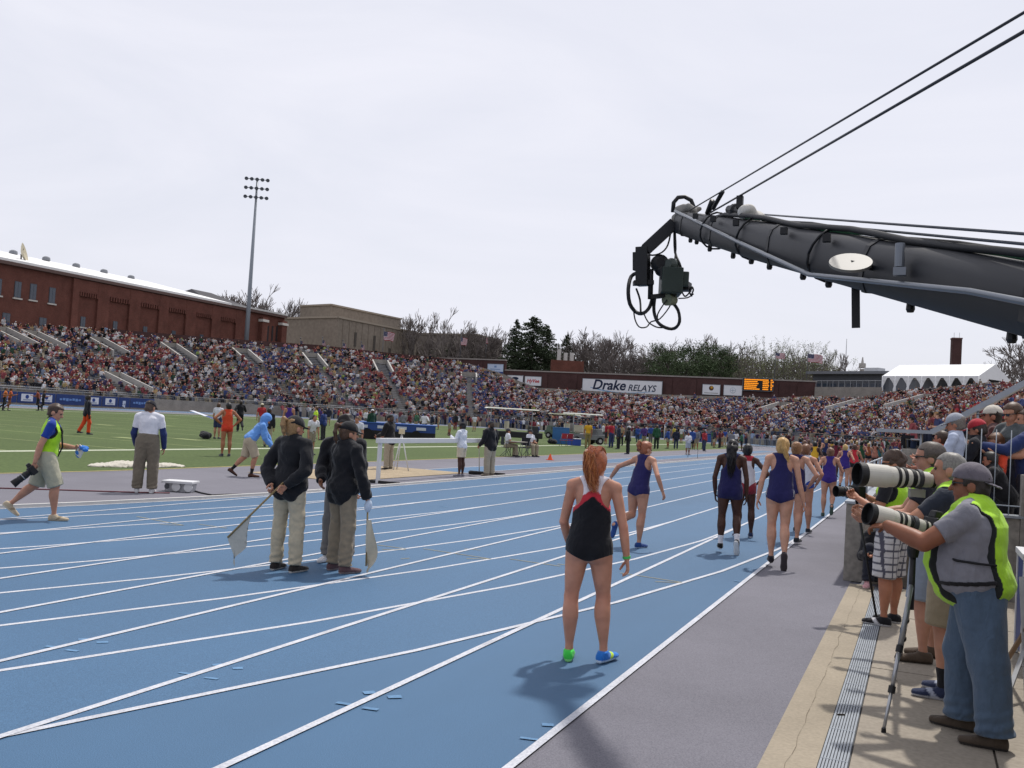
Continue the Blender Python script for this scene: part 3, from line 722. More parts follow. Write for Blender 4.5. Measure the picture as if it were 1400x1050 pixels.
for p, q, w in [((579, 750), (671, 764), .05), ((638, 763.5), (671, 764), .05), ((697, 764), (766, 774), .05), ((848, 783), (932, 796), .05), ((896, 795), (932, 796.5), .05),
                ((516, 745), (555, 750), .05), ((522, 751), (555, 751.5), .05), ((187, 706), (251, 718), .05), ((219, 717), (251, 718), .05), ((272, 716.6), (310, 722), .05), ((635, 750), (657, 752), .04), ((560, 763), (548, 764), .04), ((790, 774), (762, 771), .05)]:
    pstroke(p, q, w*.62, .0070, M_YEL)
for p, q, w in [((245, 919), (265, 922), .035), ((280, 926), (298, 928), .035), ((290, 909), (304, 908), .05), ((318, 913.5), (332, 913), .05), ((62, 883), (80, 885), .04), ((90, 888), (107, 890), .04), ((107, 874), (122, 873.5), .05), ((132, 878), (148, 877.5), .05),
                ((460, 960), (480, 963), .04), ((496, 967), (517, 970), .04), ((497, 947), (513, 946), .06), ((530, 952.5), (549, 952), .06), ((741, 990), (757, 991), .05), ((711, 1008), (735, 1011), .03), ((1004, 794), (1012, 795), .05), ((600, 692), (612, 693), .05), ((633, 717), (650, 718), .05), ((720, 727), (745, 729), .05)]:
    pstroke(p, q, w, .0070, M_GHOST)
# runway, sand pit, football lines
mb = MB(); mb.quad((-14.5, 26.5, .008), (-13.05, 26.5, .008), (-13.05, 96, .008), (-14.5, 96, .008)); rw = tag(mb.build('jump_runway', M_TRACK), kind='structure')
for x in (-14.5, -13.05):
    mb = MB(); mb.quad((x-.03, 26.5, .012), (x+.03, 26.5, .012), (x+.03, 96, .012), (x-.03, 96, .012)); mb.build('runway_line', M_LINE, rw)
mb = MB(); nx_, ny_ = 26, 70; vs = []
rg = np.random.default_rng(4)
for j in range(ny_+1):
    for i in range(nx_+1):
        x = -16.0+i*2.95/nx_; y = 19.8+j*6.9/ny_; e = min(i, nx_-i)/nx_*4; e2 = min(j, ny_-j)/ny_*8
        vs.append((x, y, .012+min(e, 1)*min(e2, 1)*(.012+.018*math.sin(x*2.3+y*.9)**2+.014*math.sin(y*3.1+x)*math.sin(x*5)+rg.uniform(0, .022))))
mb.smooth = True
mb.add(vs, [(j*(nx_+1)+i, j*(nx_+1)+i+1, (j+1)*(nx_+1)+i+1, (j+1)*(nx_+1)+i) for j in range(ny_) for i in range(nx_)])
tag(mb.build('sand_pit', speckle_mat('sand', '8a7c68', 'a5967e', 40, 1.5, .95, .5, .14)), kind='structure')
M_FL = speckle_mat('field_paint', '9aa089', 'b4b8a6', 20, 1, .9, .2, .15)
M_FL2 = speckle_mat('field_paint_worn', '74804f', '8d966c', 20, 1, .9, .2, .15)
def fline(x0, x1, y0, y1, m_=M_FL, z=.004):
    mb = MB(); mb.quad((x0, y0, z), (x1, y0, z), (x1, y1, z), (x0, y1, z)); mb.build('field_line', m_, turf)
fline(-24.5, -24.0, 8, 108, M_FL, .0045); fline(-72.5, -72.0, 8, 108)
for i in range(20): y = 15.0+4.57*i; fline(-71.9, -24.6, y-.06, y+.06, M_FL2)
for x in (-40, -56):
    for i in range(80): 
        if i % 5: y = 15.0+.914*i; fline(x-.3, x+.3, y-.05, y+.05, M_FL2)
for (px, py) in [(142, 581), (225, 582), (258, 601), (175, 599), (560, 605), (235, 572)]:
    g = G(px, py); fline(g.x-.7, g.x+.7, g.y-.35, g.y+.35, M_FL2, .008)
mb = MB(); mb.add(*ring(30.5, 30.62, .006)); tag(mb.build('turf_edge_line', speckle_mat('yellow_line', '94865a', 'a89a68', 30, 2, .9, .2, .15), turf))
# ------------------------------------------------------------------ photographers' pit, concrete floor, drain
mb = MB(); mb.quad((-.75, -8, .004), (-.46, -8, .004), (-.46, 12.6, .004), (-.75, 12.6, .004)); tag(mb.build('concrete_edge_strip', M_CONC2), kind='structure')
rg = random.Random(3); floor = None
ys = [-8, -3.2, 1.1, 5.2, 8.15, 10.6, 12.6]
pf = empty('pit_floor'); tag(pf, kind='structure')
for i in range(len(ys)-1):
    for x0, x1 in ((-.295, .46), (.475, 1.15)):
        mb = MB(); mb.box(((x0+x1)/2, (ys[i]+ys[i+1])/2, -.046+rg.uniform(0, .003)), (x1-x0, ys[i+1]-ys[i]-.014, .1)); mb.build('slab', M_CONC, pf)
mb = MB(); mb.quad((-.46, -8, -.008), (1.2, -8, -.008), (1.2, 12.6, -.008), (-.46, 12.6, -.008)); mb.build('joint_bed', mat('4c463f', .95), pf)
dr = empty('drain_channel'); tag(dr, kind='structure')
M_GAL = mat('8f959c', .45, .12, 6, metal=.3)
mb = MB(); mb.quad((-.46, -8, -.004), (-.30, -8, -.004), (-.30, 12.55, -.004), (-.46, 12.55, -.004)); mb.build('channel', mat('4c4f54', .8), dr)
for i in range(9):
    mb = MB(); mb.box((-.448+i*.0170, 2.3, .002), (.0115, 20.4, .012)); mb.build('grate_bar', M_GAL, dr)
for j in range(34):
    y = -7.5+j*.6; mb = MB(); mb.box((-.380, y, .0045), (.146, .010, .010)); mb.build('grate_tie', M_GAL, dr)
# crack and scraps
pts = []
for i in range(46): y = 5.0+i*.165; pts.append((-.61+.006*math.sin(i*1.7)+rg.uniform(-.008, .008), y))
mb = MB()
for i in range(45):
    w = rg.uniform(.0003, .0016); mb.quad((pts[i][0]-w, pts[i][1], .007), (pts[i][0]+w, pts[i][1], .007), (pts[i+1][0]+w, pts[i+1][1], .007), (pts[i+1][0]-w, pts[i+1][1], .007))
mb.build('crack', mat('5f5547', .95), bpy.data.objects['concrete_edge_strip'])
# ------------------------------------------------------------------ grandstand bowl
PH = [180, 160, 140, 120, 113, 108, 90, 72, 63, 45, 20, 0]
ZT = [11.3, 12.1, 12.8, 12.0, 9.6, 7.0, 6.7, 7.0, 8.2, 10.2, 10.4, 10.4]
def st_front(s):
    if s < 0: return Vector((-97.5, CY1+s, 0))
    if s > 180: return Vector((-.72, CY1-(s-180), 0))
    ph = R_(180-s); r = 49.3-(49.3-47.48)*s/180; return Vector((CX+r*math.cos(ph), CY1+r*math.sin(ph), 0))
def st_back(s):
    if s < 0: return Vector((-128.2, CY1+s, 11.3))
    if s > 180: return Vector((29., CY1-(s-180), 10.4))
    ph = R_(180-s); r = 80. - (3 if s > 140 else 0)*0
    if 60 < 180-s < 120: r = min(r, 71.0/math.sin(ph))
    z = np.interp(180-s, PH[::-1], ZT[::-1]); return Vector((CX+r*math.cos(ph), CY1+r*math.sin(ph), z))
NROW = 34; ZF = 1.5
def st_pt(s, fr):
    a, b = st_front(s), st_back(s); p = a.lerp(b, fr); p.z = ZF+(b.z-ZF)*fr; return p
def s_list(s0, s1, step=3.0):
    out = [s0]; s = s0
    while s < s1-1e-6: s = min(s1, s+(step if not 0 <= s < 180 else step*.9)); out.append(s)
    return out
M_TIER = speckle_mat('stand_concrete', '706d6b', '8a8784', 2, .1, .9, .1, .15)
M_BENCH = mat('9a9ba0', .45, .1, 3, metal=.2)
M_WALLC = speckle_mat('wall_concrete', '77736e', '928d86', 14, .7, .9, .3, .2)
def stand(s0, s1, label):
    root = empty('grandstand', st_front((s0+s1)/2)); tag(root, label, 'grandstand'); off = Vector(root.location)
    S = s_list(s0, s1); mb = MB()
    for i in range(NROW):
        vs = []
        for s in S:
            a = st_pt(s, i/NROW); b = st_pt(s, (i+1)/NROW); z0 = a.z; z1 = b.z
            vs += [a-off, Vector((b.x, b.y, z0))-off, b-off]
        n = len(S); mb.add(vs, [(3*j, 3*j+3, 3*j+4, 3*j+1) for j in range(n-1)]+[(3*j+1, 3*j+4, 3*j+5, 3*j+2) for j in range(n-1)])
    mb.build('tiers', M_TIER, root)
    mb = MB(); vs = []
    for s in S:
        a = st_front(s); d = (st_back(s)-a); d.z = 0; d.normalize(); h = 1.55 if s < 181 else 1.05
        vs += [a-d*.25-off, a-d*.25+Vector((0, 0, h))-off, a+Vector((0, 0, h))-off, a+Vector((0, 0, .2))-off]
    n = len(S); mb.add(vs, [(4*j+k, 4*j+k+1, 4*j+k+5, 4*j+k+4) for j in range(n-1) for k in range(3)]); mb.add([vs[0], vs[1], vs[2], vs[3]], [(0, 1, 2, 3)]); mb.add(vs[-4:], [(3, 2, 1, 0)])
    mb.build('front_wall', M_WALLC, root)
    for i in range(NROW):
        mb = MB(); vs = []
        for s in S:
            a = st_pt(s, i/NROW); b = st_pt(s, (i+1)/NROW); d = (b-a); d.z = 0; w = d.length; d.normalize()
            for k, z in ((.35, .38), (.35, .43), (.75, .43), (.75, .38)): vs.append(a+d*w*k+Vector((0, 0, z))-off)
        mb.add(vs, [(4*j+k, 4*j+4+k, 4*j+4+(k+1) % 4, 4*j+(k+1) % 4) for j in range(n-1) for k in range(4)]+[(0, 1, 2, 3), (4*n-1, 4*n-2, 4*n-3, 4*n-4)])
        mb.build('bench', M_BENCH, root)
    if s1 > 200:                                          # stepped end wall
        mb = MB(); vs = [Vector((st_front(s1).x, st_front(s1).y, 0))-off]; e = Vector((0, .02, 0))
        for i in range(NROW): a = st_pt(s1, i/NROW); b = st_pt(s1, (i+1)/NROW); vs += [a-off-e, Vector((b.x, b.y, a.z))-off-e]
        vs += [st_pt(s1, 1)-off-e, Vector((st_back(s1).x, st_back(s1).y, 0))-off-e]; mb.add(vs, [tuple(range(len(vs)))]); mb.build('end_wall', M_WALLC, root)
    # top parapet
    mb = MB(); vs = []
    for s in S:
        b = st_back(s); d = (b-st_front(s)); d.z = 0; d.normalize()
        for k, z in ((0, 0), (0, 1.1), (.25, 1.1), (.25, -6)): vs.append(b+d*k+Vector((0, 0, z))-off)
    mb.add(vs, [(4*j+k, 4*j+4+k, 4*j+5+k, 4*j+1+k) for j in range(n-1) for k in range(3)]); mb.build('back_parapet', BRICK2 if s1 < 70 else M_WALLC, root)
    # handrail along the front wall
    mb = MB()
    for s in S[::1]:
        a = st_front(s); h = 1.55 if s < 181 else 1.05
        mb.tube([a-off+Vector((0, 0, h)), a-off+Vector((0, 0, h+.55))], .025, 4)
    for z in (.28, .55):
        mb.tube([st_front(s)-off+Vector((0, 0, (1.55 if s < 181 else 1.05)+z)) for s in S], .025, 4)
    mb.build('front_railing', mat('6d7075', .5, .05, metal=.4), root)
    return root
BRICK = brick_mat('brick_fieldhouse', '5e3a31', '6d433a', '5f4a42', 3.2)
BRICK2 = brick_mat('brick_wall', '45302f', '4e3736', '4b3e3b', 3.2)
stand(-72.8, 62, 'left curving concrete grandstand with metal benches below the brick fieldhouse')
stand(62, 108, 'low end grandstand in front of the brick wall carrying the big banner')
stand(108, 240.8, 'packed right hand grandstand curving round below the white marquee')
# vomitories: two raking parapets, a dark mouth and a stair aisle
def station_for(px, fr, s0, s1):
    best = None
    for s in np.arange(s0, s1, .25):
        p = st_pt(s, fr); c = WR.T @ np.array([p.x, p.y, p.z-CAM_H])
        if c[2] > 1:
            x = 700+F_PX*c[0]/c[2]
            if best is None or abs(x-px) < best[0]: best = (abs(x-px), s)
    return best[1]
AISLES = []
def vomitory(px, fr0, fr1, s0, s1, label, aisle=True, hh=1.0, wid=1.5):
    s = station_for(px, (fr0+fr1)/2, s0, s1); b0 = st_pt(s, fr0); root = empty('vomitory', b0); tag(root, label, 'stairway', 'stairway mouths in the grandstand'); off = Vector(root.location)
    d = st_back(s)-st_front(s); d.z = 0; d.normalize(); t = Vector((-d.y, d.x, 0))
    for sg in (-1, 1):
        mb = MB(); a = st_pt(s, fr0)+t*sg*wid; b = st_pt(s, fr1)+t*sg*wid; vs = []
        for p in (a, b):
            for k in (-.14, .14):
                for z in (-.8, hh): vs.append(p+t*k+Vector((0, 0, z))-off)
        mb.add(vs, [(0, 1, 3, 2), (4, 6, 7, 5), (0, 4, 5, 1), (2, 3, 7, 6), (1, 5, 7, 3), (0, 2, 6, 4)]); mb.build('parapet', mat('a09d99', .85, .15, 2), root)
    mb = MB(); a = st_pt(s, fr1); b = st_pt(s, fr0)
    mb.quad(a-t*1.3-off+Vector((0, 0, hh)), a+t*1.3-off+Vector((0, 0, hh)), a+t*1.3-off+Vector((0, 0, -.6)), a-t*1.3-off+Vector((0, 0, -.6)))
    mb.build('back_wall', M_WALLC, root)
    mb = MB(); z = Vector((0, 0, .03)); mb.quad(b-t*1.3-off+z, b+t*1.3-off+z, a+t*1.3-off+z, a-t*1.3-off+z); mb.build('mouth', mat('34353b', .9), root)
    AISLES.append((s, fr0 if aisle else None, fr0-.03, fr1+.02, wid))
    if aisle:
        mb = MB(); k = 0
        for i in range(int(fr0*NROW)):
            p0, p1 = st_pt(s, i/NROW), st_pt(s, (i+1)/NROW); w = (p1-p0); w.z = 0
            for h in (0, .5):
                zz = p0.z+.12+h*(p1.z-p0.z); q0, q1 = p0+w*h, p0+w*(h+.5)
                mb.box(((q0+q1)/2)+Vector((0, 0, zz-p0.z-.06+0))-off, (1.0, w.length*.5, .14), Matrix.Rotation(math.atan2(-d.x, d.y), 3, 'Z'))
        mb.build('aisle_steps', mat('8d8b88', .9, .15, 2), root)
for px, lb_ in ((20, 'raking stair mouth with concrete parapets under the first fieldhouse windows'), (62, 'raking stair mouth with concrete parapets under the last tall fieldhouse window'), (148, 'raking stair mouth under the first recessed brick panels of the fieldhouse'), (243, 'raking stair mouth under the middle recessed panels of the fieldhouse'), (338, 'raking stair mouth right below the floodlight mast'), (430, 'raking stair mouth below the small flags and the shaded tan wall'), (524, 'raking stair mouth below the large striped flag')): vomitory(px, .62, .84, -70, 70, lb_)
vomitory(175, .06, .26, -70, 70, 'stair mouth with concrete parapets behind the blue banners', False)
for px in (640,): vomitory(px, .7, .8, 40, 90, 'narrow stair mouth near the corner of the brick wall')
for px, lb_ in ((1052, 'raking stair mouth in the packed stand below the scoreboard'), (1160, 'raking stair mouth in the packed stand below the blue grey hall'), (1245, 'raking stair mouth in the packed stand below the marquee curtains')): vomitory(px, .55, .80, 112, 200, lb_)
# ------------------------------------------------------------------ end wall with signs
WY = 174.6
ew = empty('brick_end_wall', (-50, WY, 0)); tag(ew, 'long dark brick wall behind the end stand carrying sponsor signs', 'wall'); eo = Vector(ew.location)
def wallseg(x0, x1, zt, nm='wall', d=.6, par=ew, m_=BRICK2, cop=True, yy=WY):
    off = Vector(par.location)
    mb = MB(); mb.box(Vector(((x0+x1)/2, yy+d/2, zt/2))-off, (x1-x0, d, zt)); o = mb.build(nm, m_, par)
    if cop:
        mb = MB(); mb.box(Vector(((x0+x1)/2, yy+d/2, zt+.12))-off, (x1-x0+.1, d+.3, .24)); mb.build('coping', mat('8b8580', .8, .1, 1), par)
xa, xb, xc = ONY(597, 500, WY).x, ONY(691, 500, WY).x, ONY(1116, 520, WY).x
z1 = ONY(640, 491.5, WY).z; z2 = ONY(820, 511.5, WY).z
wallseg(xa, xb-.01, z1); wallseg(xb+.01, xc, z2)
mb = MB()
for px in (625, 655, 700, 745, 785, 915, 948, 1060, 1085):
    x = ONY(px, 520, WY).x; zt = (z1 if px < 691 else z2)-.4; mb = MB(); mb.box(Vector((x, WY-.08, zt/2))-eo, (1.2, .16, zt)); mb.build('pilaster', BRICK2, ew)
# returning wing behind the left stand
p0 = st_back(59); 
M_WHITE = mat('d3d5d9', .5, .04, 1); M_BLUE = mat('1f3a7a', .55, .1, 1)
def sign(x0, y0, x1, y1, label, cat='sign', m_=None, th=.12, name='wall_sign'):
    a, b = ONY(x0, y0, WY-.2), ONY(x1, y1, WY-.2); c = (a+b)/2; r = empty(name, (c.x, WY-.2, c.z)); tag(r, label, cat)
    w, h = abs(b.x-a.x), abs(a.z-b.z)
    mb = MB(); mb.box((0, .06, 0), (w, th, h)); mb.build('panel', m_ or M_WHITE, r)
    mb = MB()
    for sx in (-1, 1): mb.box((sx*(w/2+.04), .05, 0), (.08, th+.06, h+.16))
    for sz in (-1, 1): mb.box((0, .05, sz*(h/2+.04)), (w, th+.06, .08))
    mb.build('frame', mat('6b6e74', .5, .05, metal=.3), r)
    return r, w, h
M_NAVY = mat('15233f', .6, .05, 1); M_LBLUE = mat('5f8fb8', .6, .05, 1)
r, w, h = sign(797, 517.5, 904, 549, 'huge white relay meet banner with dark blue italic lettering on the brick wall', 'banner')
put_text('Drake', h*.70, (-w*.165, -.02, h*.20), (1, 0, 0), (0, 0, 1), M_NAVY, r, .25, h*.016, .01, sx=1.0)
put_text('RELAYS', h*.46, (w*.25, -.02, h*.11), (1, 0, 0), (0, 0, 1), M_NAVY, r, .25, h*.006, .01, sx=.95)
mb = MB(); pts = []
for i in range(41):
    t = i/40; x = -w*.40+t*w*.79; z = -h*.02-.13*h*math.sin(math.pi*t)+.1*h*(1-t)**3; wd = .02*h+.05*h*(1-t)**2*t*3; pts.append((x, z, wd))
for i in range(40):
    (xA, zA, wA), (xB, zB, wB) = pts[i], pts[i+1]; mb.quad((xA, -.012, zA-wA), (xB, -.012, zB-wB), (xB, -.012, zB+wB*.2), (xA, -.012, zA+wA*.2))
mb.build('swoosh', M_LBLUE, r)
r, w, h = sign(718, 514.5, 739.5, 527.5, 'small white sign with red lettering on the brick wall'); put_text('HyVee', h*.55, (0, -.02, 0), (1, 0, 0), (0, 0, 1), mat('b3202c', .6, 0), r, .2, h*.012)
r, w, h = sign(694, 513, 714.5, 526, 'small white sign with dark blue oval emblem on the brick wall'); mb = MB(); mb.lathe((0, -.0, h*.18), [(0, w*.22), (.02, w*.22)], (0, -1, 0), 20); mb.v = [(x, y, h*.18+(z-h*.18)*.42) for x, y, z in mb.v]; mb.build('emblem', M_NAVY, r)
mb = MB(); mb.box((0, -.01, -h*.12), (w*.4, .02, h*.06)); mb.box((0, -.01, -h*.33), (w*.98, .02, h*.05)); mb.build('print', mat('9aa2b0', .6, 0), r)
r, w, h = sign(667, 497.5, 687.5, 511.5, 'pale blue sign with darker blue foot strip high on the brick wall', m_=mat('aebdd2', .5, .05, 1)); mb = MB(); mb.box((0, -.02, -h*.38), (w, .03, h*.22)); mb.build('foot_strip', M_BLUE, r); mb = MB(); mb.box((0, -.01, h*.25), (w*.14, .02, h*.2)); mb.box((0, -.01, -.02*h), (w*.62, .02, h*.07)); mb.build('print', mat('6d86ad', .6, 0), r)
r, w, h = sign(961, 525.5, 984, 540, 'white sign with round brown and gold emblem on the brick wall'); mb = MB(); mb.lathe((0, -.0, h*.15), [(0, h*.24), (.02, h*.24)], (0, -1, 0), 20); mb.build('emblem', mat('4a2f1c', .6, 0), r); mb = MB(); mb.lathe((w*.02, -.02, h*.22), [(0, h*.13), (.02, h*.13)], (0, -1, 0), 14); mb.build('emblem_gold', mat('b98a2c', .6, 0), r); mb = MB(); mb.box((0, -.01, -h*.34), (w*.8, .02, h*.05)); mb.build('print', mat('5c5a58', .6, 0), r)
r, w, h = sign(990, 526.5, 1014, 541, 'white sign with faint grey round seal on the brick wall'); mb = MB(); mb.lathe((0, -.0, 0), [(0, h*.3), (.02, h*.3)], (0, -1, 0), 24); mb.build('seal', mat('a9b3bd', .6, 0), r); mb = MB(); mb.lathe((0, -.02, 0), [(0, h*.24), (.02, h*.24)], (0, -1, 0), 24); mb.build('seal_centre', M_WHITE, r); mb = MB(); mb.box((0, -.05, 0), (h*.06, .02, h*.42)); mb.box((0, -.05, 0), (h*.42, .02, h*.06)); mb.build('seal_cross', mat('a9b3bd', .6, 0), r)
r, w, h = sign(1016.5, 517, 1056.5, 535, 'black scoreboard glowing with amber rows of text on the brick wall', 'scoreboard', mat('0b0b0e', .5, 0), .5, 'scoreboard')
rg = random.Random(5)
for i in range(6):
    z = h*(.40-.155*i)
    for (f0, f1) in ((-.46, rg.uniform(-.08, .06)), (.16 if i else .06, .34), (.42, .47)):
        x = f0
        while x < f1:
            ww = rg.uniform(.03, .07); mb = MB(); mb.box((w*(x+ww/2), -.21, z), (w*ww*.85, .05, h*.09)); mb.build('amber_character', mat('ff9a1e', .6, 0, emit=.75), r); x += ww
for px, lab in ((640, 'small white notice low on the wall near the corner'), (972, 'small grey notice under the emblem sign'),):
    y = 528 if px == 640 else 543.5; r, w, h = sign(px+52 if px == 640 else px-4, y, px+61 if px == 640 else px+6, y+3.5, lab)
# ------------------------------------------------------------------ fieldhouse
FX = -127.0
fh = empty('brick_fieldhouse', (FX, 130, 0)); tag(fh, 'long red brick fieldhouse with white roof behind the left stand', 'building'); fo = Vector(fh.location)
yA, yB = 52.0, ONX(389, 440, FX).y; ze = (ONX(60, 368, FX).z+ONX(330, 420, FX).z)/2
zr = ONX(30, 351.5, FX-22).z
mb = MB(); mb.box(Vector((FX-12, (yA+yB)/2, ze/2))-fo, (24, yB-yA, ze)); mb.build('wall', BRICK, fh)
yR = ONX(315, 415, FX).y
mb = MB(); mb.add([Vector(p)-fo for p in ((FX+.5, yA, ze+.02), (FX+.5, yR, ze+.02), (FX-22, yR, zr), (FX-22, yA, zr), (FX+.5, yA, ze+.4), (FX+.5, yR, ze+.4), (FX-22, yR, zr+.3), (FX-22, yA, zr+.3))], [(0, 1, 2, 3), (4, 7, 6, 5), (0, 4, 5, 1), (1, 5, 6, 2), (2, 6, 7, 3), (3, 7, 4, 0)]); mb.build('roof', mat('d9d9d8', .5, .06, .3), fh)
mb = MB(); mb.box(Vector((FX+.35, (yA+yB)/2, ze-.25))-fo, (.7, yB-yA, .5)); mb.build('eave', mat('5b4843', .8, .1), fh)
mb = MB(); mb.box(Vector((FX+.3, (yR+yB)/2, ze+.2))-fo, (.9, yB-yR, .35)); mb.build('coping', mat('b5b4b2', .7), fh)
# dark roof further along
mb = MB(); za = ONX(262, 395, FX-14).z; y0, y1, ym = ONX(250, 398, FX-14).y, ONX(330, 424, FX-8).y, ONX(262, 395, FX-14).y
mb.add([Vector(p)-fo for p in ((FX-4, ym-4, ze), (FX-4, y1+6, ze), (FX-24, y1+6, ze), (FX-24, ym-4, ze), (FX-14, ym, za), (FX-14, ym+6, za))], [(0, 1, 5, 4), (1, 2, 5), (2, 3, 4, 5), (3, 0, 4)]); mb.build('dark_roof', mat('3a393e', .8, .1, .5), fh)
M_GLASS = mat('39424f', .15, .1, .6, spec=.6); M_SILL = mat('bdb8b0', .8)
def win(px, py, w, h, lintel=True):
    c = ONX(px, py, FX)-fo; f = MB(); f.box((.03, c.y, c.z), (.10, w, h)); wo_ = f.build('window', mat('4a4e55', .6), fh)
    mb = MB(); 
    for sy in (-1, 1):
        mb.box((.075, c.y+sy*w*.235, c.z), (.05, w*.42, h*.92))
    mb.build('pane', M_GLASS, wo_); mb = MB(); mb.box((.12, c.y, c.z-h/2-.12), (.3, w+.4, .22)); mb.build('sill', M_SILL, wo_)
for px, py in ((24, 396), (45, 399), (71, 404), (-3, 392)): win(px, py, 1.15, 2.5)
for px, py in ((113, 440), (157, 446), (198, 453), (237, 458.5), (275, 463.5)): win(px, py, .95, 1.7, False)
for px, py in ((8, 437), (58, 443)): win(px, py, 1.3, 2.0)
rc = [(105, 131), (147, 175), (190, 216), (229, 253), (267, 289), (301, 322)]
zt = ze-.8; zlow = 6
ys_ = [(ONX(a_, 420, FX).y, ONX(b_, 420, FX).y) for a_, b_ in rc]; prev = None
edges = [ONX(96, 420, FX).y]+[y for p in ys_ for y in p]+[ONX(331, 420, FX).y]
for i in range(0, len(edges)-1, 2):
    mb = MB(); mb.box(Vector((FX+.2, (edges[i]+edges[i+1])/2, ze/2-.3))-fo, (.4, edges[i+1]-edges[i], ze-.6)); mb.build('pilaster', BRICK, fh)
for (ya_, yb_) in ys_:
    mb = MB(); mb.box(Vector((FX+.18, (ya_+yb_)/2, ze-1.6))-fo, (.36, yb_-ya_-.01, 2.0)); mb.build('frieze', BRICK, fh)
    for k in range(8):
        mb = MB(); y = ya_+(yb_-ya_)*(k+.5)/8; mb.box(Vector((FX+.26, y, ze-2.95))-fo, (.5, (yb_-ya_)/16, .7)); mb.build('corbel', BRICK, fh)
for px in (357, 384):
    c = ONX(px, 447, FX); mb = MB(); mb.box(Vector((FX+.5, c.y, ze/2-.6))-fo, (1.0, 1.7, ze-1.2)); mb.build('buttress', BRICK, fh); mb = MB(); mb.box(Vector((FX+.55, c.y, ze-1.9))-fo, (1.3, 2.0, .5)); mb.build('buttress_cap', mat('c4c0ba', .8), fh)
for px in (366, 372, 378): c = ONX(px, 456, FX)-fo; mb = MB(); mb.box((.03, c.y, c.z), (.1, .5, 3.2)); mb.build('slit_window', mat('2a2426', .7), fh)
for px, py in ((18, 349), (63, 357.5), (104, 366.5), (142, 374.5), (179, 382.5)):
    c = ONX(px, py, FX-20); g = empty('roof_vent', (c.x, c.y, c.z)); tag(g, 'grey mushroom vent along the white fieldhouse roof', 'vent', 'vents along the fieldhouse roof'); g.scale = (.68, .68, .8)
    mb = MB(); mb.lathe((0, 0, 0), [(-1.4, .55), (.15, .55)], n=10); mb.build('stack', mat('6b6e73', .6), g); mb = MB(); mb.lathe((0, 0, .15), [(0, .95), (.25, 1.05), (.75, .95), (1.0, .45)], n=12); mb.build('cowl', mat('777a80', .6), g)
c = ONX(29, 356, FX-6); dish = empty('satellite_dish', c); tag(dish, 'cream satellite dish on the white fieldhouse roof', 'satellite dish')
mb = MB(); mb.lathe((0, 0, 1.0), [(0, .05), (.08, .8), (.3, 1.3), (.55, 1.75), (.53, 1.75), (.25, 1.25), (.02, .6)], (.75, .65, .3), 22); mb.build('reflector', mat('b6ae98', .6), dish)
mb = MB(); mb.tube([(0, 0, -1.2), (-.1, 0, 1.0)], .12, 8); mb.tube([(0, 0, 1.0), (1.4, -.85, 1.7)], .04, 5); mb.build('mount', mat('4a4a4c', .6), dish)
# ------------------------------------------------------------------ tan building
tbld = empty('tan_building', DP(462, 480, 230)); tag(tbld, 'tan windowless concrete building of two stepped blocks beside the fieldhouse', 'building'); to_ = Vector(tbld.location)
M_TAN = speckle_mat('tan_concrete', '7a7065', '8a8074', 1.2, .06, .9, .1, .1)
def block(pa, pb, pc, zb, nm):
    """corner pb nearest, faces pb-pa and pb-pc"""
    a, b, c = [Vector((p.x, p.y, 0)) for p in (pa, pb, pc)]; d = a+(c-b); zt = pb.z; mb = MB(); vs = [Vector((p.x, p.y, z))-to_ for z in (zb, zt) for p in (a, b, c, d)]
    mb.add(vs, [(0, 1, 5, 4), (1, 2, 6, 5), (2, 3, 7, 6), (3, 0, 4, 7), (4, 5, 6, 7)]); mb.build(nm, M_TAN, tbld)
    mb = MB()
    for p, q_ in ((a, b), (b, c)): mb.bar(Vector((p.x, p.y, zt+.1))-to_, Vector((q_.x, q_.y, zt+.1))-to_, .6, .45)
    mb.build('coping', mat('958a7c', .8), tbld); return a, b, c, zt
a, b, c, zt = block(DP(386, 431.5, 242), DP(462, 434, 230), DP(570, 455.5, 262), 0, 'lower_block')
block(DP(411, 417, 258), DP(453, 417, 250), DP(548, 440, 278), 14, 'upper_block')
for k, (f0, hts) in enumerate(((.21, ((.80, .55), (.36, .08))), (.44, ((.80, .52), (.34, .06))), (.64, ((.62, .36), (.3, .04))), (.83, ((.7, .38), (.3, .08))), (.95, ((.9, .08),)))):
    for (h1, h0) in hts:
        p = b.lerp(c, f0); z0 = 9.5; zA, zB = z0+(zt-z0)*h0, z0+(zt-z0)*h1; n = (c-b).normalized(); mb = MB()
        mb.bar(Vector((p.x, p.y, zA))-to_, Vector((p.x, p.y, zB))-to_, .9 if f0 < .9 else 1.8, .25, up=(n.y, -n.x, 0)); mb.build('slot_window', mat('4a443e', .7), tbld)
for f0 in np.arange(.06, .97, .075):
    p = b.lerp(c, f0); mb = MB(); mb.bar(Vector((p.x, p.y, 8))-to_, Vector((p.x, p.y, zt-.3))-to_, .12, .1); mb.build('rib', mat('6f6559', .9), tbld)
g2 = empty('tan_annex', DP(585, 470, 290)); tag(g2, 'low tan annex showing through bare trees beyond the tan building', 'building')
mb = MB(); mb.box((6, 0, -8), (30, 18, 20)); mb.build('wall', mat('6f6860', .9, .1, .3), g2); mb = MB(); mb.box((6, 0, 2.2), (30.6, 18.6, .5)); mb.build('coping', mat('7d7468', .9), g2)
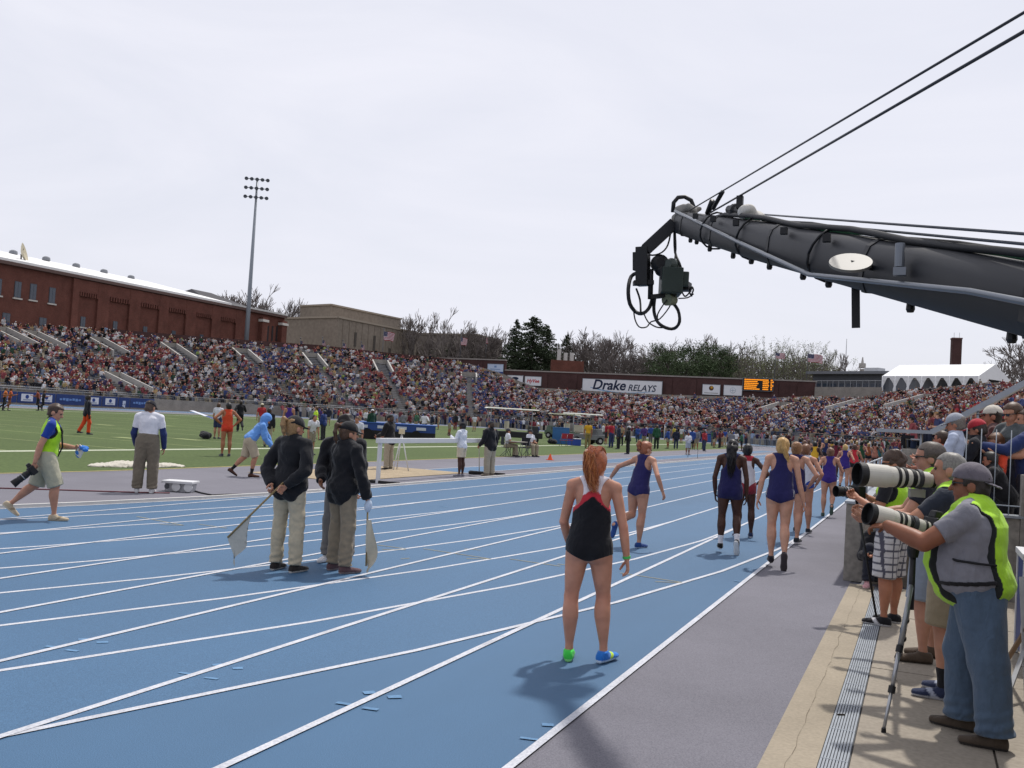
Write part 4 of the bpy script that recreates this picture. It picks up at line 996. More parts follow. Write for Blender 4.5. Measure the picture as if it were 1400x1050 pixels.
# ------------------------------------------------------------------ small brick plant house, chimney, tower, mast
c = DP(775, 500, 215); g2 = empty('brick_plant_house', (c.x, c.y, 0)); tag(g2, 'small brick rooftop house with pale flues behind the end wall', 'building')
s_ = 215/F_PX
mb = MB(); zt_ = DP(775, 494, 215).z; mb.box((0, 0, zt_/2), (52*s_*.85, 6, zt_), Matrix.Rotation(R_(23), 3, 'Z')); mb.build('wall', BRICK, g2)
for i, px in enumerate((764, 773, 781.5)):
    p = DP(px, 492, 213)-g2.location; mb = MB(); mb.lathe(p, [(-3, .45), (1.0+(1.4 if i == 0 else .6), .45)], n=10); mb.build('flue', mat('b9b6b2', .6), g2)
c = DP(1307, 480, 330); ch = empty('brick_chimney', (c.x, c.y, 0)); tag(ch, 'square brick chimney stack rising behind the white marquee', 'chimney')
mb = MB(); zt_ = DP(1307, 463.5, 330).z; mb.box((0, 0, zt_/2), (3.1, 3.1, zt_), Matrix.Rotation(R_(10), 3, 'Z')); mb.build('shaft', BRICK2, ch)
mb = MB(); mb.box((0, 0, zt_+.1), (3.35, 3.35, .5), Matrix.Rotation(R_(10), 3, 'Z')); mb.build('cap', mat('5a4240', .8), ch)
mb = MB(); mb.tube([(-.8, -.8, zt_), (-.8, -.8, zt_+2.2)], .05, 4); mb.tube([(.9, -.8, zt_), (.9, -.8, zt_+2.2)], .05, 4); mb.build('lightning_rod', mat('5a5a5c', .5), ch)
c = DP(1179, 500, 330); g2 = empty('campus_tower', (c.x, c.y, 0)); tag(g2, 'slim pale stone tower far beyond the right stand', 'tower')
zt_ = DP(1179, 489, 330).z; mb = MB(); mb.box((0, 0, zt_/2-2), (1.6, 1.6, zt_-4)); mb.build('shaft', mat('9b9894', .8), g2); mb = MB(); mb.box((0, 0, zt_-2.8), (2.2, 2.2, 1.6)); mb.box((0, 0, zt_-1), (1.0, 1.0, 2.4), None, .3); mb.build('lantern', mat('a9a6a2', .8), g2)
c = DP(1156, 500, 380); g2 = tag(MB().tube([(c.x, c.y, 0), (c.x, c.y, DP(1156, 463, 380).z)], [.45, .12], 5).build('antenna_mast', mat('8d8f94', .5)), 'thin grey antenna mast far beyond the right stand', 'mast')
for px in (1145, 1203):
    pass
# grey press building beside the marquee
a, b = DP(1112, 505, 215), DP(1216, 508, 200); g2 = empty('grey_hall', ((a.x+b.x)/2, (a.y+b.y)/2, 0)); tag(g2, 'long low blue grey hall between the end wall and the marquee', 'building')
d = (b-a); d.z = 0; L_ = d.length; rz = math.atan2(d.y, d.x); g2.rotation_euler = (0, 0, rz); zt_ = DP(1160, 512, 208).z
mb = MB(); mb.box((0, 8, zt_/2), (L_, 16, zt_)); mb.build('wall', mat('55585f', .8, .1, .4), g2); mb = MB(); mb.box((0, 7.5, zt_+.3), (L_+1.5, 18.5, .6)); mb.build('roof', mat('6d7076', .6), g2)
for i in range(9): mb = MB(); mb.box((-L_*.42+i*L_*.105, -.06, zt_-2.6), (1.3, .2, 1.1)); mb.build('window', M_GLASS, g2)
mb = MB(); mb.box((L_*.25, 2, zt_+1.0), (3.4, 2.6, 1.0)); mb.build('roof_unit', mat('b9bbbd', .6), g2)
# retaining wall filling between the end wall and the right stand
wr_ = empty('concrete_retaining_wall', (xc, WY-.3, 0)); tag(wr_, 'pale concrete retaining wall between the brick wall and the marquee', 'wall')
mb = MB(); b = ONY(1205, 527, WY-8); z3 = ONY(1150, 529, WY-4).z
mb.bar((0, 0, z3/2), (b.x-xc, -7.6, z3/2), .5, z3); mb.build('wall', M_WALLC, wr_)
mb = MB()
for i in range(12): t = i/11; mb.tube([((b.x-xc)*t, -7.6*t, z3), ((b.x-xc)*t, -7.6*t, z3+1.1)], .04, 4)
mb.tube([(0, 0, z3+1.1), (b.x-xc, -7.6, z3+1.1)], .04, 4); mb.build('railing', mat('7d8085', .5), wr_)
# ------------------------------------------------------------------ marquee
tq = empty('white_marquee', (0, 0, 0)); tag(tq, 'long white frame marquee with open tied back sides on top of the right stand', 'tent')
A_, B_ = DP(1206, 527, 172), DP(1338, 524, 158); d = B_-A_; d.z = 0; LT = d.length; tq.location = (A_.x, A_.y, 9.4); tq.rotation_euler = (0, 0, math.atan2(d.y, d.x))
M_TENT = mat('d9dadd', .6, .04, .6); WT = 11.0; HE = 4.0; HR = 6.4
mb = MB(); mb.add([(0, 0, HE), (LT, 0, HE), (LT, WT/2, HR), (0, WT/2, HR), (LT, WT, HE), (0, WT, HE), (0, 0, HE-.35), (LT, 0, HE-.35)], [(0, 1, 2, 3), (3, 2, 4, 5), (6, 7, 1, 0)]); 
mb.build('roof', M_TENT, tq)
mb = MB(); mb.add([(LT, 0, 0), (LT, WT*.16, 0), (LT, WT*.30, HE*.92), (LT, 0, HE)], [(0, 1, 2, 3)]); mb.add([(LT, WT*.30, HE*.92), (LT, WT*.7, HE*.92), (LT, WT, HE), (LT, WT/2, HR), (LT, 0, HE)], [(0, 1, 2, 3, 4)]); mb.add([(LT, WT*.84, 0), (LT, WT, 0), (LT, WT, HE), (LT, WT*.7, HE*.92)], [(0, 1, 2, 3)]); mb.build('gable_end', M_TENT, tq)
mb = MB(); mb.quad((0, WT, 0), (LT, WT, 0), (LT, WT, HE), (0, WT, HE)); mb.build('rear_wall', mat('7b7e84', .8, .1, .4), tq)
mb = MB(); mb.box((LT/2, WT/2, -.4), (LT+1, WT+1, .5)); mb.build('deck', mat('4a4a4c', .9), tq)
for i in range(8):
    x = LT*i/7; mb = MB(); mb.tube([(x, 0, -.4), (x, 0, HE)], .07, 6); mb.build('pole', M_TENT, tq)
    mb = MB(); 
    for sg in (-1, 1):
        if (i == 0 and sg < 0) or (i == 7 and sg > 0): continue
        vs = []; prof = [(HE-.2, 1.15), (HE-.8, .75), (HE-1.4, .38), (HE-1.9, .2), (HE-2.5, .3), (HE-3.6, .42)]
        for z, w_ in prof: vs += [(x+sg*.03, -.05, z), (x+sg*w_, -.05+.12*math.sin(z*3), z)]
        mb.add(vs, [(2*k, 2*k+1, 2*k+3, 2*k+2) for k in range(5)])
    mb.build('tied_curtain', M_TENT, tq)
# ------------------------------------------------------------------ floodlight mast
c = DP(337, 462, 182); lp = empty('floodlight_mast', (c.x, c.y, 0)); zt_ = DP(347.5, 241, 182).z; tag(lp, 'tall grey floodlight mast with three rows of lamps behind the left stand', 'floodlight')
mb = MB(); mb.tube([(0, 0, 0), (0, 0, zt_*.5), (0, 0, zt_)], [.5, .4, .18], 12); mb.build('pole', mat('7f858c', .45, .05, metal=.4), lp)
rz = Matrix.Rotation(R_(35), 3, 'Z')
for j in range(3):
    z = zt_-.3-j*1.75; mb = MB(); mb.bar(rz@Vector((-2.2, 0, z)), rz@Vector((2.2, 0, z)), .12, .12); mb.build('crossarm', mat('6d7278', .5), lp)
    for i in range(5):
        p = rz@Vector((-2.0+i*1.0, -.3, z)); mb = MB(); mb.lathe(p, [(-.2, .10), (-.05, .19), (.2, .35), (.26, .37)], rz@Vector((0, -.85, -.5)), 12); mb.build('lamp', mat('5e636b', .4, .05, metal=.5), lp)
# ------------------------------------------------------------------ flags
FLAG_M = [mat('9c3440', .8, .05, 1), mat('c9c6cc', .8, .05, 1), mat('2b3154', .8, .05, 1)]
def flag(px, ytop, ybot, dep, label, w=2.9, half=True, pole=True, ang=-15, fl=True):
    t, b = DP(px, ytop, dep), DP(px, ybot, dep); r = empty('flagpole', (t.x, t.y, b.z-2)); tag(r, label, 'flag'); H_ = t.z-b.z+2
    mb = MB(); mb.tube([(0, 0, 0), (0, 0, H_)], [.09, .05], 6); mb.ball((0, 0, H_+.1), .14, 8, 6); mb.build('pole', mat('55585e', .5), r)
    if not fl: return r
    mb = MB(); h = w*.56; nx, nz = 14, 13; top = H_-.4 if not half else H_-1.8; ca, sa = math.cos(R_(ang)), math.sin(R_(ang))
    P_ = lambda i, j: ((lambda x: (x*ca-.22*math.sin(x*2.4+j*.12)*sa*x/w, x*sa+.22*math.sin(x*2.4+j*.12)*x/w*1.6, top-h*j/nz-.14*x-.07*math.sin(x*2.2)))(w*i/nx))
    for j in range(nz):
        for i in range(nx):
            mb.cur = 2 if (i < 6 and j < 7) else (0 if j % 2 == 0 else 1); mb.quad(P_(i, j+1), P_(i+1, j+1), P_(i+1, j), P_(i, j))
    mb.cur = 1
    for a_ in range(5):
        for b_ in range(4):
            i = .5+a_*1.1; j = .8+b_*1.6; p = [P_(i-.18, j+.25), P_(i+.18, j+.25), P_(i+.18, j-.25), P_(i-.18, j-.25)]; mb.quad(*[(x, y-.02, z) for x, y, z in p]); 
    mb.build('flag_cloth', FLAG_M, r); return r
flag(525, 450, 492, 205, 'large striped flag on a pole before the tan building', 3.4, False, ang=-20)
for px, y, lb_ in ((411, 463, 'small striped flag on a short pole against the shaded tan wall'), (441, 462, 'small striped flag hanging limp near the corner of the tan building'), (469, 466, 'small faded striped flag just past the corner of the tan building'), (494, 468, 'small striped flag below the first slot windows of the tan building')): flag(px, y, 482, 195, lb_, 2.0, False, ang=-30)
flag(631, 451, 495, 230, 'striped flag drooping on a pole among bare trees behind the corner', 3.2, True, ang=-40)
flag(666, 452, 497, 235, 'flagpole with pale flag in front of bare trees', 2.4, True, ang=-60)
flag(1061, 471, 520, 215, 'faded striped flag over the budding trees behind the scoreboard', 2.2, True, ang=-10)
flag(1105, 472, 520, 210, 'striped flag flying right of the scoreboard above the budding trees', 3.2, True, ang=-5)

# near end of the home side: low track wall with rail, platform for onlookers, end and side walls of the pit
hw_ = empty('track_side_wall', (-.72, 27, 0)); tag(hw_, 'low concrete wall with metal railing along the outside of the track', 'wall')
mb = MB(); mb.box((-.02, .35, .49), (.22, 29.0, .98)); mb.build('wall', M_WALLC, hw_)
mb = MB(); mb.box((-.02, .35, .995), (.26, 29.04, .03)); mb.build('capping', M_GAL, hw_)
for i in range(15): mb = MB(); mb.tube([(0, -14+i*2., .95), (0, -14+i*2., 1.46)], .017, 6); mb.build('rail_post', M_GAL, hw_)
for z in (1.22, 1.45): mb = MB(); mb.tube([(0, -14.1, z), (0, 14.8, z)], .014, 6); mb.build('rail', M_GAL, hw_)
pw_ = empty('pit_end_wall', (.6, 12.72, 0)); tag(pw_, 'concrete wall closing the photographers pit below the standing onlookers', 'wall')
mb = MB(); mb.box((-.035, 0, .49), (1.06, .2, .975)); mb.build('wall', M_WALLC, pw_)
mb = MB(); mb.box((1.5, -.02, .75), (2.0, .24, 1.5)); mb.build('high_wall', M_WALLC, pw_)
mb = MB(); mb.box((.03, -.02, 1.0), (1.25, .26, .03)); mb.build('capping', M_GAL, pw_)
for i in range(13): mb = MB(); mb.tube([(-.1+i*.16, 0, 1.0), (-.1+i*.16, 0, 2.02)], .006, 5); mb.build('picket', M_GAL, pw_)
for z in (1.12,): mb = MB(); mb.tube([(-.1, 0, z), (1.9, 0, z)], .008, 6); mb.build('rail', M_GAL, pw_)
pl_ = empty('onlookers_platform', (2.6, 26.8, 0)); tag(pl_, kind='structure'); mb = MB(); mb.box((0, .0, .2), (6.35, 27.8, .5)); mb.build('deck', M_CONC, pl_)
sd_ = empty('pit_side_wall', (1.28, 2, 0)); tag(sd_, 'grey concrete side wall of the photographers pit', 'wall'); mb = MB(); mb.box((0, 0, .7), (.24, 21.0, 1.4)); mb.build('wall', M_WALLC, sd_); mb = MB(); mb.box((0, 0, 1.415), (.28, 21.0, .03)); mb.build('capping', M_GAL, sd_)
# raking handrail of the near stairs
hr_ = empty('stair_handrail', DP(1275, 591, 15)); tag(hr_, 'broad grey metal stair handrail raking up to the right above the onlookers', 'handrail'); ho = Vector(hr_.location)
q0, q1, q2 = DP(1199, 588, 15.5), DP(1275, 591, 15), DP(1404, 523, 14)
mb = MB(); mb.bar(q0-ho, q1-ho, .10, .055); mb.bar(q1-ho, q2-ho, .10, .085); mb.build('rail', M_GAL, hr_)
mb = MB()
for p in (q0.lerp(q1, .8), q1.lerp(q2, .5), q2): mb.tube([p-ho-Vector((0, 0, .03)), Vector((p.x, p.y, .4))-ho], .02, 6)
mb.build('post', M_GAL, hr_)
# blue vinyl sponsor banners on the far left wall
bx0 = -97.5+.32-.57
def wall_banner(y0, y1, kind, label):
    zc = .86; c = (y0+y1)/2; r = empty('wall_banner', (-97.18, c, zc)); tag(r, label, 'banner', 'blue sponsor banners along the far left wall')
    L_ = y1-y0-.12; mb = MB(); mb.box((0, 0, 0), (.05, L_, 1.28)); mb.build('vinyl', mat('1d3468', .6, .12, .8), r)
    if kind == 'text': put_text('HyVee', .8, (.032, 0, -.02), (0, 1, 0), (0, 0, 1), mat('c9ccd6', .6, 0), r, .15, .012, .004, sx=1.3)
    elif kind == 'panel':
        mb = MB(); mb.box((.032, 0, 0), (.02, L_*.62, .86)); pp = mb.build('panel', mat('c3c7cf', .6, .05), r); mb = MB(); mb.lathe((.045, 0, .1), [(0, .24), (.01, .24)], (1, 0, 0), 16); mb.build('emblem', M_BLUE, pp); mb = MB(); mb.box((.05, 0, -.26), (.012, L_*.4, .12)); mb.build('print', mat('7d879c', .6, 0), pp)
    elif kind == 'dash':
        mb = MB()
        for k in range(7): mb.box((.032, -L_*.34+k*L_*.11, .03*math.sin(k*2)), (.02, L_*.085, .22+.06*(k % 3)))
        mb.build('print', mat('5f80b5', .6, 0), r)
    elif kind == 'crest':
        mb = MB(); mb.lathe((.03, 0, -.45), [(0, .36), (.01, .36)], (1, 0, 0), 3); mb.box((.034, 0, -.05), (.012, .5, .5)); mb.build('crest', mat('aeb8cc', .6, 0), r)
kinds = ['text', 'panel', 'panel', 'dash', 'text', 'crest', 'panel', 'panel', 'dash', 'panel', 'panel', 'crest', 'dash', 'text', 'dash']
lbs = {'text': 'blue wall banner with bold white lettering along the far left wall', 'panel': 'blue wall banner carrying a white logo panel on the far left wall', 'dash': 'plain blue wall banner with pale blue print on the far left wall', 'crest': 'blue wall banner with a pale crest on the far left wall'}
y = 58.
for i in range(18):
    k = kinds[i % 15]; L_ = {'text': 4.2, 'panel': 2.7, 'dash': 4.4, 'crest': 2.0}[k]
    if y+L_ < 103: wall_banner(y, y+L_, k, lbs[k])
    y += L_
# ------------------------------------------------------------------ trees
def bare_tree_mesh(seed, Hh=14., spread=.55, levels=7, mix=1.0):
    rg = random.Random(seed); tr = []; cr = []
    def grow(p, d, l, r, lev):
        q = p+d*l; (tr if lev < 2 else cr).append((p, q, r, r*.72))
        if lev >= levels: return
        n = 2 if rg.random() < .62 else 3
        if lev == 0: n = 4
        for i in range(n):
            a = rg.uniform(0, 6.28); s = spread*rg.uniform(.5, 1.25); x = d.orthogonal().normalized(); y = d.cross(x)
            nd = (d+(x*math.cos(a)+y*math.sin(a))*s+Vector((0, 0, .10))).normalized()
            st = p+d*l*(rg.uniform(.65, 1) if lev > 0 else rg.uniform(.75, 1))
            grow(st, nd, l*rg.uniform(.62, .86), r*.64, lev+1)
    grow(Vector((0, 0, 0)), Vector((rg.uniform(-.08, .08), rg.uniform(-.08, .08), 1)).normalized(), Hh*.28, Hh*.024, 0)
    def seg(L_):
        mb = MB()
        for p, q, r, r2 in L_:
            d = (q-p).normalized(); x = d.orthogonal().normalized(); y = d.cross(x); n = 3 if r < .12 else 6; r = max(r, .027); r2 = max(r2, .022)
            vs = [p+(x*math.cos(6.283*i/n)+y*math.sin(6.283*i/n))*r for i in range(n)]+[q+(x*math.cos(6.283*i/n)+y*math.sin(6.283*i/n))*r2 for i in range(n)]
            mb.add(vs, [(i, (i+1) % n, n+(i+1) % n, n+i) for i in range(n)])
        return mb
    return seg(tr).mesh('trunk'), seg(cr).mesh('crown'), [q for p, q, r, r2 in cr if r < .05]
def leaf_cloud(centres, n, size, rg, flat=0.5, jitter=1.0):
    c = np.asarray(centres)[rg.integers(0, len(centres), n)]; p = c+rg.normal(size=(n, 3))*jitter
    u = rg.normal(size=(n, 3)); u /= np.linalg.norm(u, axis=1)[:, None]; w = rg.normal(size=(n, 3)); w -= u*(u*w).sum(1)[:, None]; w /= np.linalg.norm(w, axis=1)[:, None]
    s = size*rg.uniform(.6, 1.4, (n, 1)); a = u*s; b = w*s*flat
    V = np.stack([p-a, p+b*.8, p+a, p-b*.8], 1).reshape(-1, 3); return V, np.arange(4*n).reshape(-1, 4)
BARK = mat('4c4541', .9, .2, 2); TWIG = mat('6a6360', .9, .2, 2); M_SPR = mat('303c27', .85, .35, .4); M_PINE = mat('37472a', .85, .35, .35); M_BUD = mat('69704a', .85, .3, .4)
BT = []
for i in range(5):
    a, b, tips = bare_tree_mesh(40+i*7, 14, .5 if i % 2 else .42, 7)
    a.materials.append(BARK); b.materials.append(TWIG); BT.append((a, b, tips))
def tree_root(px, ytop, dep, label, group, z0=0.0, name='bare_tree'):
    t = DP(px, ytop, dep); r = empty(name, (t.x, t.y, z0)); tag(r, label, 'tree', group); r.rotation_euler = (0, 0, random.uniform(0, 6.28)); return r, t.z-z0
def bare(px, ytop, dep, i, label, group, sx=1.0, z0=0.0):
    r, h = tree_root(px, ytop, dep, label, group, z0); a, b, tips = BT[i % 5]
    zz = sorted(t.z for t in tips)[int(len(tips)*.975)]; k = h/zz; r.scale = (k*sx, k*sx, k); link('trunk', a, r); link('crown', b, r); return r
LB = {'a': ('bare branched tree behind the fieldhouse roof', 'bare trees behind the fieldhouse'), 'b': ('bare tree standing between the tan building and the evergreens', 'bare trees right of the tan building'),
      'c': ('bare grey tree behind the brick wall and big banner', 'bare trees behind the end wall'), 'd': ('bare tree at the marquee gable end', 'bare trees beyond the marquee'), 'e': ('thin bare tree right of the budding trees', 'bare trees near the antenna')}
for n_, (k, px, y, dep, sx) in enumerate([('a', 330, 401, 260, 1.1), ('a', 355, 399, 265, 1.0), ('a', 385, 412, 262, 1.0), ('a', 402, 416, 275, 1.0), ('a', 310, 407, 275, .9),
        ('b', 568, 432, 255, .8), ('b', 604, 431, 240, .95), ('b', 583, 440, 280, .9), ('b', 640, 452, 235, 1.0), ('b', 657, 450, 245, .9), ('b', 676, 455, 240, .9), ('b', 622, 447, 290, 1.1),
        ('c', 768, 459, 255, 1.1), ('c', 800, 461, 235, 1.1), ('c', 822, 459, 240, 1.2), ('c', 838, 460, 230, 1.0), ('c', 857, 463, 225, .9), ('c', 872, 468, 235, 1.0), ('c', 884, 476, 240, 1.0), ('c', 812, 470, 255, 1.2), ('c', 905, 472, 260, 1.0), ('c', 950, 466, 255, 1.1), ('c', 982, 464, 250, 1.0), ('c', 1000, 470, 245, .9), ('c', 1030, 478, 260, 1.2),
        ('c', 725, 468, 260, 1.2), ('e', 1145, 486, 240, 1.0), ('e', 1158, 488, 245, 1.0), ('e', 1132, 484, 240, .9), ('d', 1385, 474, 260, .9), ('d', 1404, 468, 260, .9), ('d', 1368, 484, 245, .9), ('d', 1420, 470, 240, 1.0)]):
    lb_, gp_ = LB[k]
    for (x0, x1, words) in ((765, 815, 'bare grey tree behind the small brick rooftop house'), (815, 890, 'bare grey tree above the big banner on the wall'), (900, 1010, 'bare tree top showing over the dark pines'), (1025, 1040, 'bare tree between the pines and the budding trees'), (720, 730, 'bare tree half hidden by the broad evergreen')):
        if k == 'c' and x0 <= px < x1: lb_, gp_ = words, words.replace('tree', 'trees', 1)
    bare(px, y, dep, n_*3+1, lb_, gp_, sx)
rgn = np.random.default_rng(21)
def spruce(px, ytop, dep, width, label, dense=1.0, pw=.85):
    r, h = tree_root(px, ytop, dep, label, 'dark spruces behind the end wall', name='spruce_tree')
    mb = MB(); mb.tube([(0, 0, 0), (0, 0, h)], [.35, .04], 8); mb.build('trunk', BARK, r)
    Vs = []; rg = rgn
    nb = int(230*dense)
    for b in range(nb):
        t = (b+rg.uniform(0, 1))/nb; z = h*(.10+.90*t); ln = 1.75*width*(1-t)**pw*rg.uniform(.75, 1.15)+.25; a = rg.uniform(0, 6.28); d = np.array([math.cos(a), math.sin(a), 0]); n = int(22+ln*16)
        s = rg.uniform(0, 1, n); p = np.array([0, 0, z])+d*(ln*s)[:, None]+np.array([0, 0, 1])*(-.35*ln*s**1.3+.22*ln*s**3)[:, None]+rg.normal(size=(n, 3))*np.array([.16, .16, .10])*(1.2-s)[:, None]
        dirn = d+rg.normal(size=(n, 3))*.5+np.array([0, 0, -.25]); dirn /= np.linalg.norm(dirn, axis=1)[:, None]; w = np.cross(dirn, rg.normal(size=(n, 3))); w /= np.linalg.norm(w, axis=1)[:, None]
        L_ = rg.uniform(.22, .5, (n, 1)); Vs.append(np.stack([p, p+dirn*L_*.5+w*.1, p+dirn*L_, p+dirn*L_*.5-w*.1], 1).reshape(-1, 3))
    V = np.concatenate(Vs); link('crown', np_mesh('crown', V, np.arange(len(V)).reshape(-1, 4), smooth=False), r, M_SPR)
spruce(707, 437, 225, 4.0, 'slim dark spruce with drooping branches left of the broad evergreen'); spruce(731, 433, 222, 7.0, 'broad tall dark evergreen behind the end wall', 1.6, .6); spruce(748, 445, 226, 6.5, 'dark evergreen leaning against the broad tall one', 1.1); spruce(776, 458, 240, 4.2, 'small dark spruce behind the pale flues', .8)
for px, y in ((640, 470), (655, 474), (620, 466)): spruce(px, y, 250, 5.5, 'low dark evergreen filling behind the bare trees at the corner', .7)
def pine(px, ytop, dep, label, rad, nclump=26, m_=M_PINE, group='pines behind the end wall'):
    r, h = tree_root(px, ytop, dep, label, group, name='pine_tree'); rg = rgn
    cl = []; mb = MB(); mb.tube([(0, 0, 0), (.2, 0, h*.5), (0, .2, h*.95)], [.4, .28, .08], 8)
    for i in range(nclump):
        t = rg.uniform(.32, 1); a = rg.uniform(0, 6.28); rr = rad*(1-abs(t-.6)*1.3)*rg.uniform(.35, 1.05); c = np.array([math.cos(a)*rr, math.sin(a)*rr, h*t*.97]); cl.append(c)
        mb.tube([(0, 0, h*t*.85), tuple(c)], [.1, .03], 4)
    mb.build('trunk', BARK, r)
    Vs = []
    for c in cl:
        V, _ = leaf_cloud([c], 190, .24, rg, .35, 1.0*rad/4.2*np.array([1, 1, .55])); Vs.append(V)
    V = np.concatenate(Vs); link('crown', np_mesh('crown', V, np.arange(len(V)).reshape(-1, 4), smooth=False), r, m_)
for px, y, dep, rad in ((905, 467, 225, 4.4), (925, 474, 215, 4.2), (948, 466, 222, 4.6), (968, 470, 228, 4.2), (987, 473, 225, 4.0), (915, 484, 210, 4.0), (940, 486, 212, 4.2), (960, 486, 214, 4.4), (998, 482, 230, 3.4)): pine(px, y, dep, 'rounded dark green pine behind the wall right of the big banner', rad)
def budding(px, ytop, dep, i):
    r, h = tree_root(px, ytop, dep, 'upright tree with pale green spring buds behind the scoreboard', 'budding trees behind the scoreboard', name='budding_tree'); rg = random.Random(i*13+5); mb = MB(); tips = []
    for k in range(11):
        a = rg.uniform(0, 6.28); s = rg.uniform(.05, .32); p = Vector((0, 0, h*.05)); d = Vector((math.cos(a)*s, math.sin(a)*s, 1)).normalized(); pts = [p]; ln = h*rg.uniform(.72, .96)
        for j in range(7):
            p = p+d*ln/7; d = (d+Vector((rg.uniform(-.1, .1), rg.uniform(-.1, .1), .06))).normalized(); pts.append(p.copy())
            if j > 1:
                for q_ in range(4):
                    e = (d+Vector((rg.uniform(-.7, .7), rg.uniform(-.7, .7), .3))).normalized(); l2 = ln*rg.uniform(.06, .16); mb.tube([p, p+e*l2], [.03, .012], 3, False)
                    tips += [tuple(p+e*l2*f) for f in (.5, .8, 1)]
        mb.tube(pts, [.12, .11, .09, .08, .06, .05, .04, .02], 4, False)
    mb.build('trunk', TWIG, r); V, F_ = leaf_cloud(tips, 1700, .15, rgn, .5, .28); link('crown', np_mesh('crown', V, F_, smooth=False), r, M_BUD)
for i, (px, y) in enumerate(((1022, 484), (1036, 478), (1042, 470), (1056, 474), (1070, 473), (1082, 474), (1095, 476), (1108, 478), (1120, 480), (1130, 486), (1012, 490), (1066, 482), (1100, 486))): budding(px, y, 222+(i*7) % 18, i)
# far belt of woodland that reads as one mass
V, F_ = leaf_cloud([DP(x, y, 300+30*math.sin(x)) for x in range(590, 1130, 6) for y in range(500 if x > 690 else 488, 522, 6)], 26000, .45, rgn, .5, 1.6)
o = link('woodland_belt', np_mesh('woodland_belt', V, F_, smooth=False), None, mat('4c4a42', .9, .3, .2)); tag(o, 'dense far brushwood filling behind the tree trunks', 'woodland', kind='stuff')
# ------------------------------------------------------------------ spectators in the stands
def spect_mesh(seed, standing=False):
    """low figure: vertices, faces, region per vertex (0 shirt,1 skin,2 hair/cap,3 legs)"""
    rg = np.random.default_rng(seed); V = []; Fc = []; Rg = []
    def box(a, b, w0, d0, w1, d1, reg):
        a, b = np.array(a, float), np.array(b, float); n = b-a; n /= np.linalg.norm(n); x = np.cross(n, [0, 1, .01]); 
        if np.linalg.norm(x) < .3: x = np.array([1., 0, 0])
        x = np.array([1., 0, 0])-n*n[0]; x /= np.linalg.norm(x); y = np.cross(n, x); k = sum(len(v) for v in V)
        V.append(np.array([a-x*w0-y*d0, a+x*w0-y*d0, a+x*w0+y*d0, a-x*w0+y*d0, b-x*w1-y*d1, b+x*w1-y*d1, b+x*w1+y*d1, b-x*w1+y*d1]))
        Fc.extend([[k+i for i in f] for f in ((3, 2, 1, 0), (4, 5, 6, 7), (0, 1, 5, 4), (1, 2, 6, 5), (2, 3, 7, 6), (3, 0, 4, 7))]); Rg.append(np.full(8, reg))
    hz = .92 if standing else .45; lean = rg.uniform(-.05, .22); sx = rg.uniform(-.06, .06)
    nk = (sx, lean, hz+.55)
    box((0, 0, hz-.08), nk, .17, .11, .20, .10, 0); box(nk, (sx, lean+.01, hz+.60), .12, .07, .06, .06, 0)
    if standing:
        for s in (-1, 1): box((s*.09, 0, hz), (s*.10, rg.uniform(-.05, .1), 0), .085, .09, .06, .08, 3)
    else:
        for s in (-1, 1): box((s*.10, -.02, hz+.02), (s*.13, .42, hz+.02), .08, .08, .065, .065, 3); box((s*.13, .42, hz+.02), (s*.13, .40, 0), .06, .06, .05, .07, 3)
    for s in (-1, 1):
        e = (s*(.27+rg.uniform(0, .06)), lean-.02+rg.uniform(-.05, .12), hz+.27); box((s*.22+sx, lean, hz+.52), e, .055, .055, .045, .045, 0)
        box(e, (s*rg.uniform(.05, .2), .28+rg.uniform(-.05, .1), hz+.16+rg.uniform(0, .25)), .042, .042, .035, .035, 1 if rg.random() < .7 else 0)
    # head: two stacked rings and caps
    hc = np.array([sx, lean+.05, hz+.74]); k = sum(len(v) for v in V); ring_ = []; rr = [(-.13, .03, 1), (-.08, .075, 1), (.0, .095, 1), (.055, .09, 2), (.105, .05, 2)]
    for z, r, g in rr:
        for j in range(6): ring_.append(hc+[math.cos(j*1.0472)*r*.85, math.sin(j*1.0472)*r+(.02 if z < 0 else -.01), z])
    V.append(np.array(ring_)); 
    for i in range(4):
        for j in range(6): Fc.append([k+i*6+j, k+i*6+(j+1) % 6, k+(i+1)*6+(j+1) % 6, k+(i+1)*6+j])
    Fc.append([k+24, k+25, k+26, k+27]); Fc.append([k+27, k+28, k+29, k+24])
    reg = np.concatenate([np.full(12, 1), np.array([1, 1, 1, 2, 2, 2] if True else 0)*0+np.array([2, 1, 1, 2, 2, 2]), np.full(12, 2)]); Rg.append(reg)
    return np.concatenate(V), np.array(Fc), np.concatenate(Rg)
SHIRTS = [('navy', '1f2438', 13), ('black', '17171b', 13), ('white', 'd2d2d6', 18), ('grey', '7d7d84', 10), ('red', '9a2230', 11), ('maroon', '5c1f2c', 8), ('royal blue', '2a468f', 8), ('orange', 'c2602a', 4), ('purple', '47306e', 6), ('pink', 'b5637c', 3), ('yellow', 'b99a36', 3), ('light blue', '7c97bd', 5), ('green', '2f5a3e', 3), ('tan', '9a8768', 4), ('lime', '9fc22a', 1)]
def dull(c, k=.42, g=.82):
    r = lin(c); m_ = sum(r)/3; return tuple((x*(1-k)+m_*k)*g for x in r)
SW = np.array([s[2] for s in SHIRTS], float); SW /= SW.sum()
SKINS = [lin(x) for x in ('b58a72', 'c69a82', 'a87a62', '6a4836', 'bd9079')]; HAIRS = [lin(x) for x in ('2a211c', '3c2b20', '5b4330', '17161a', '8a6c45', 'c4c4c8', '8b2530', '25355f', 'd0d0d2', '1d1a1a')]; LEGS = [lin(x) for x in ('2d3446', '3b4762', '8a7f6a', '1f1f24', '6a6e78', 'a59a86')]
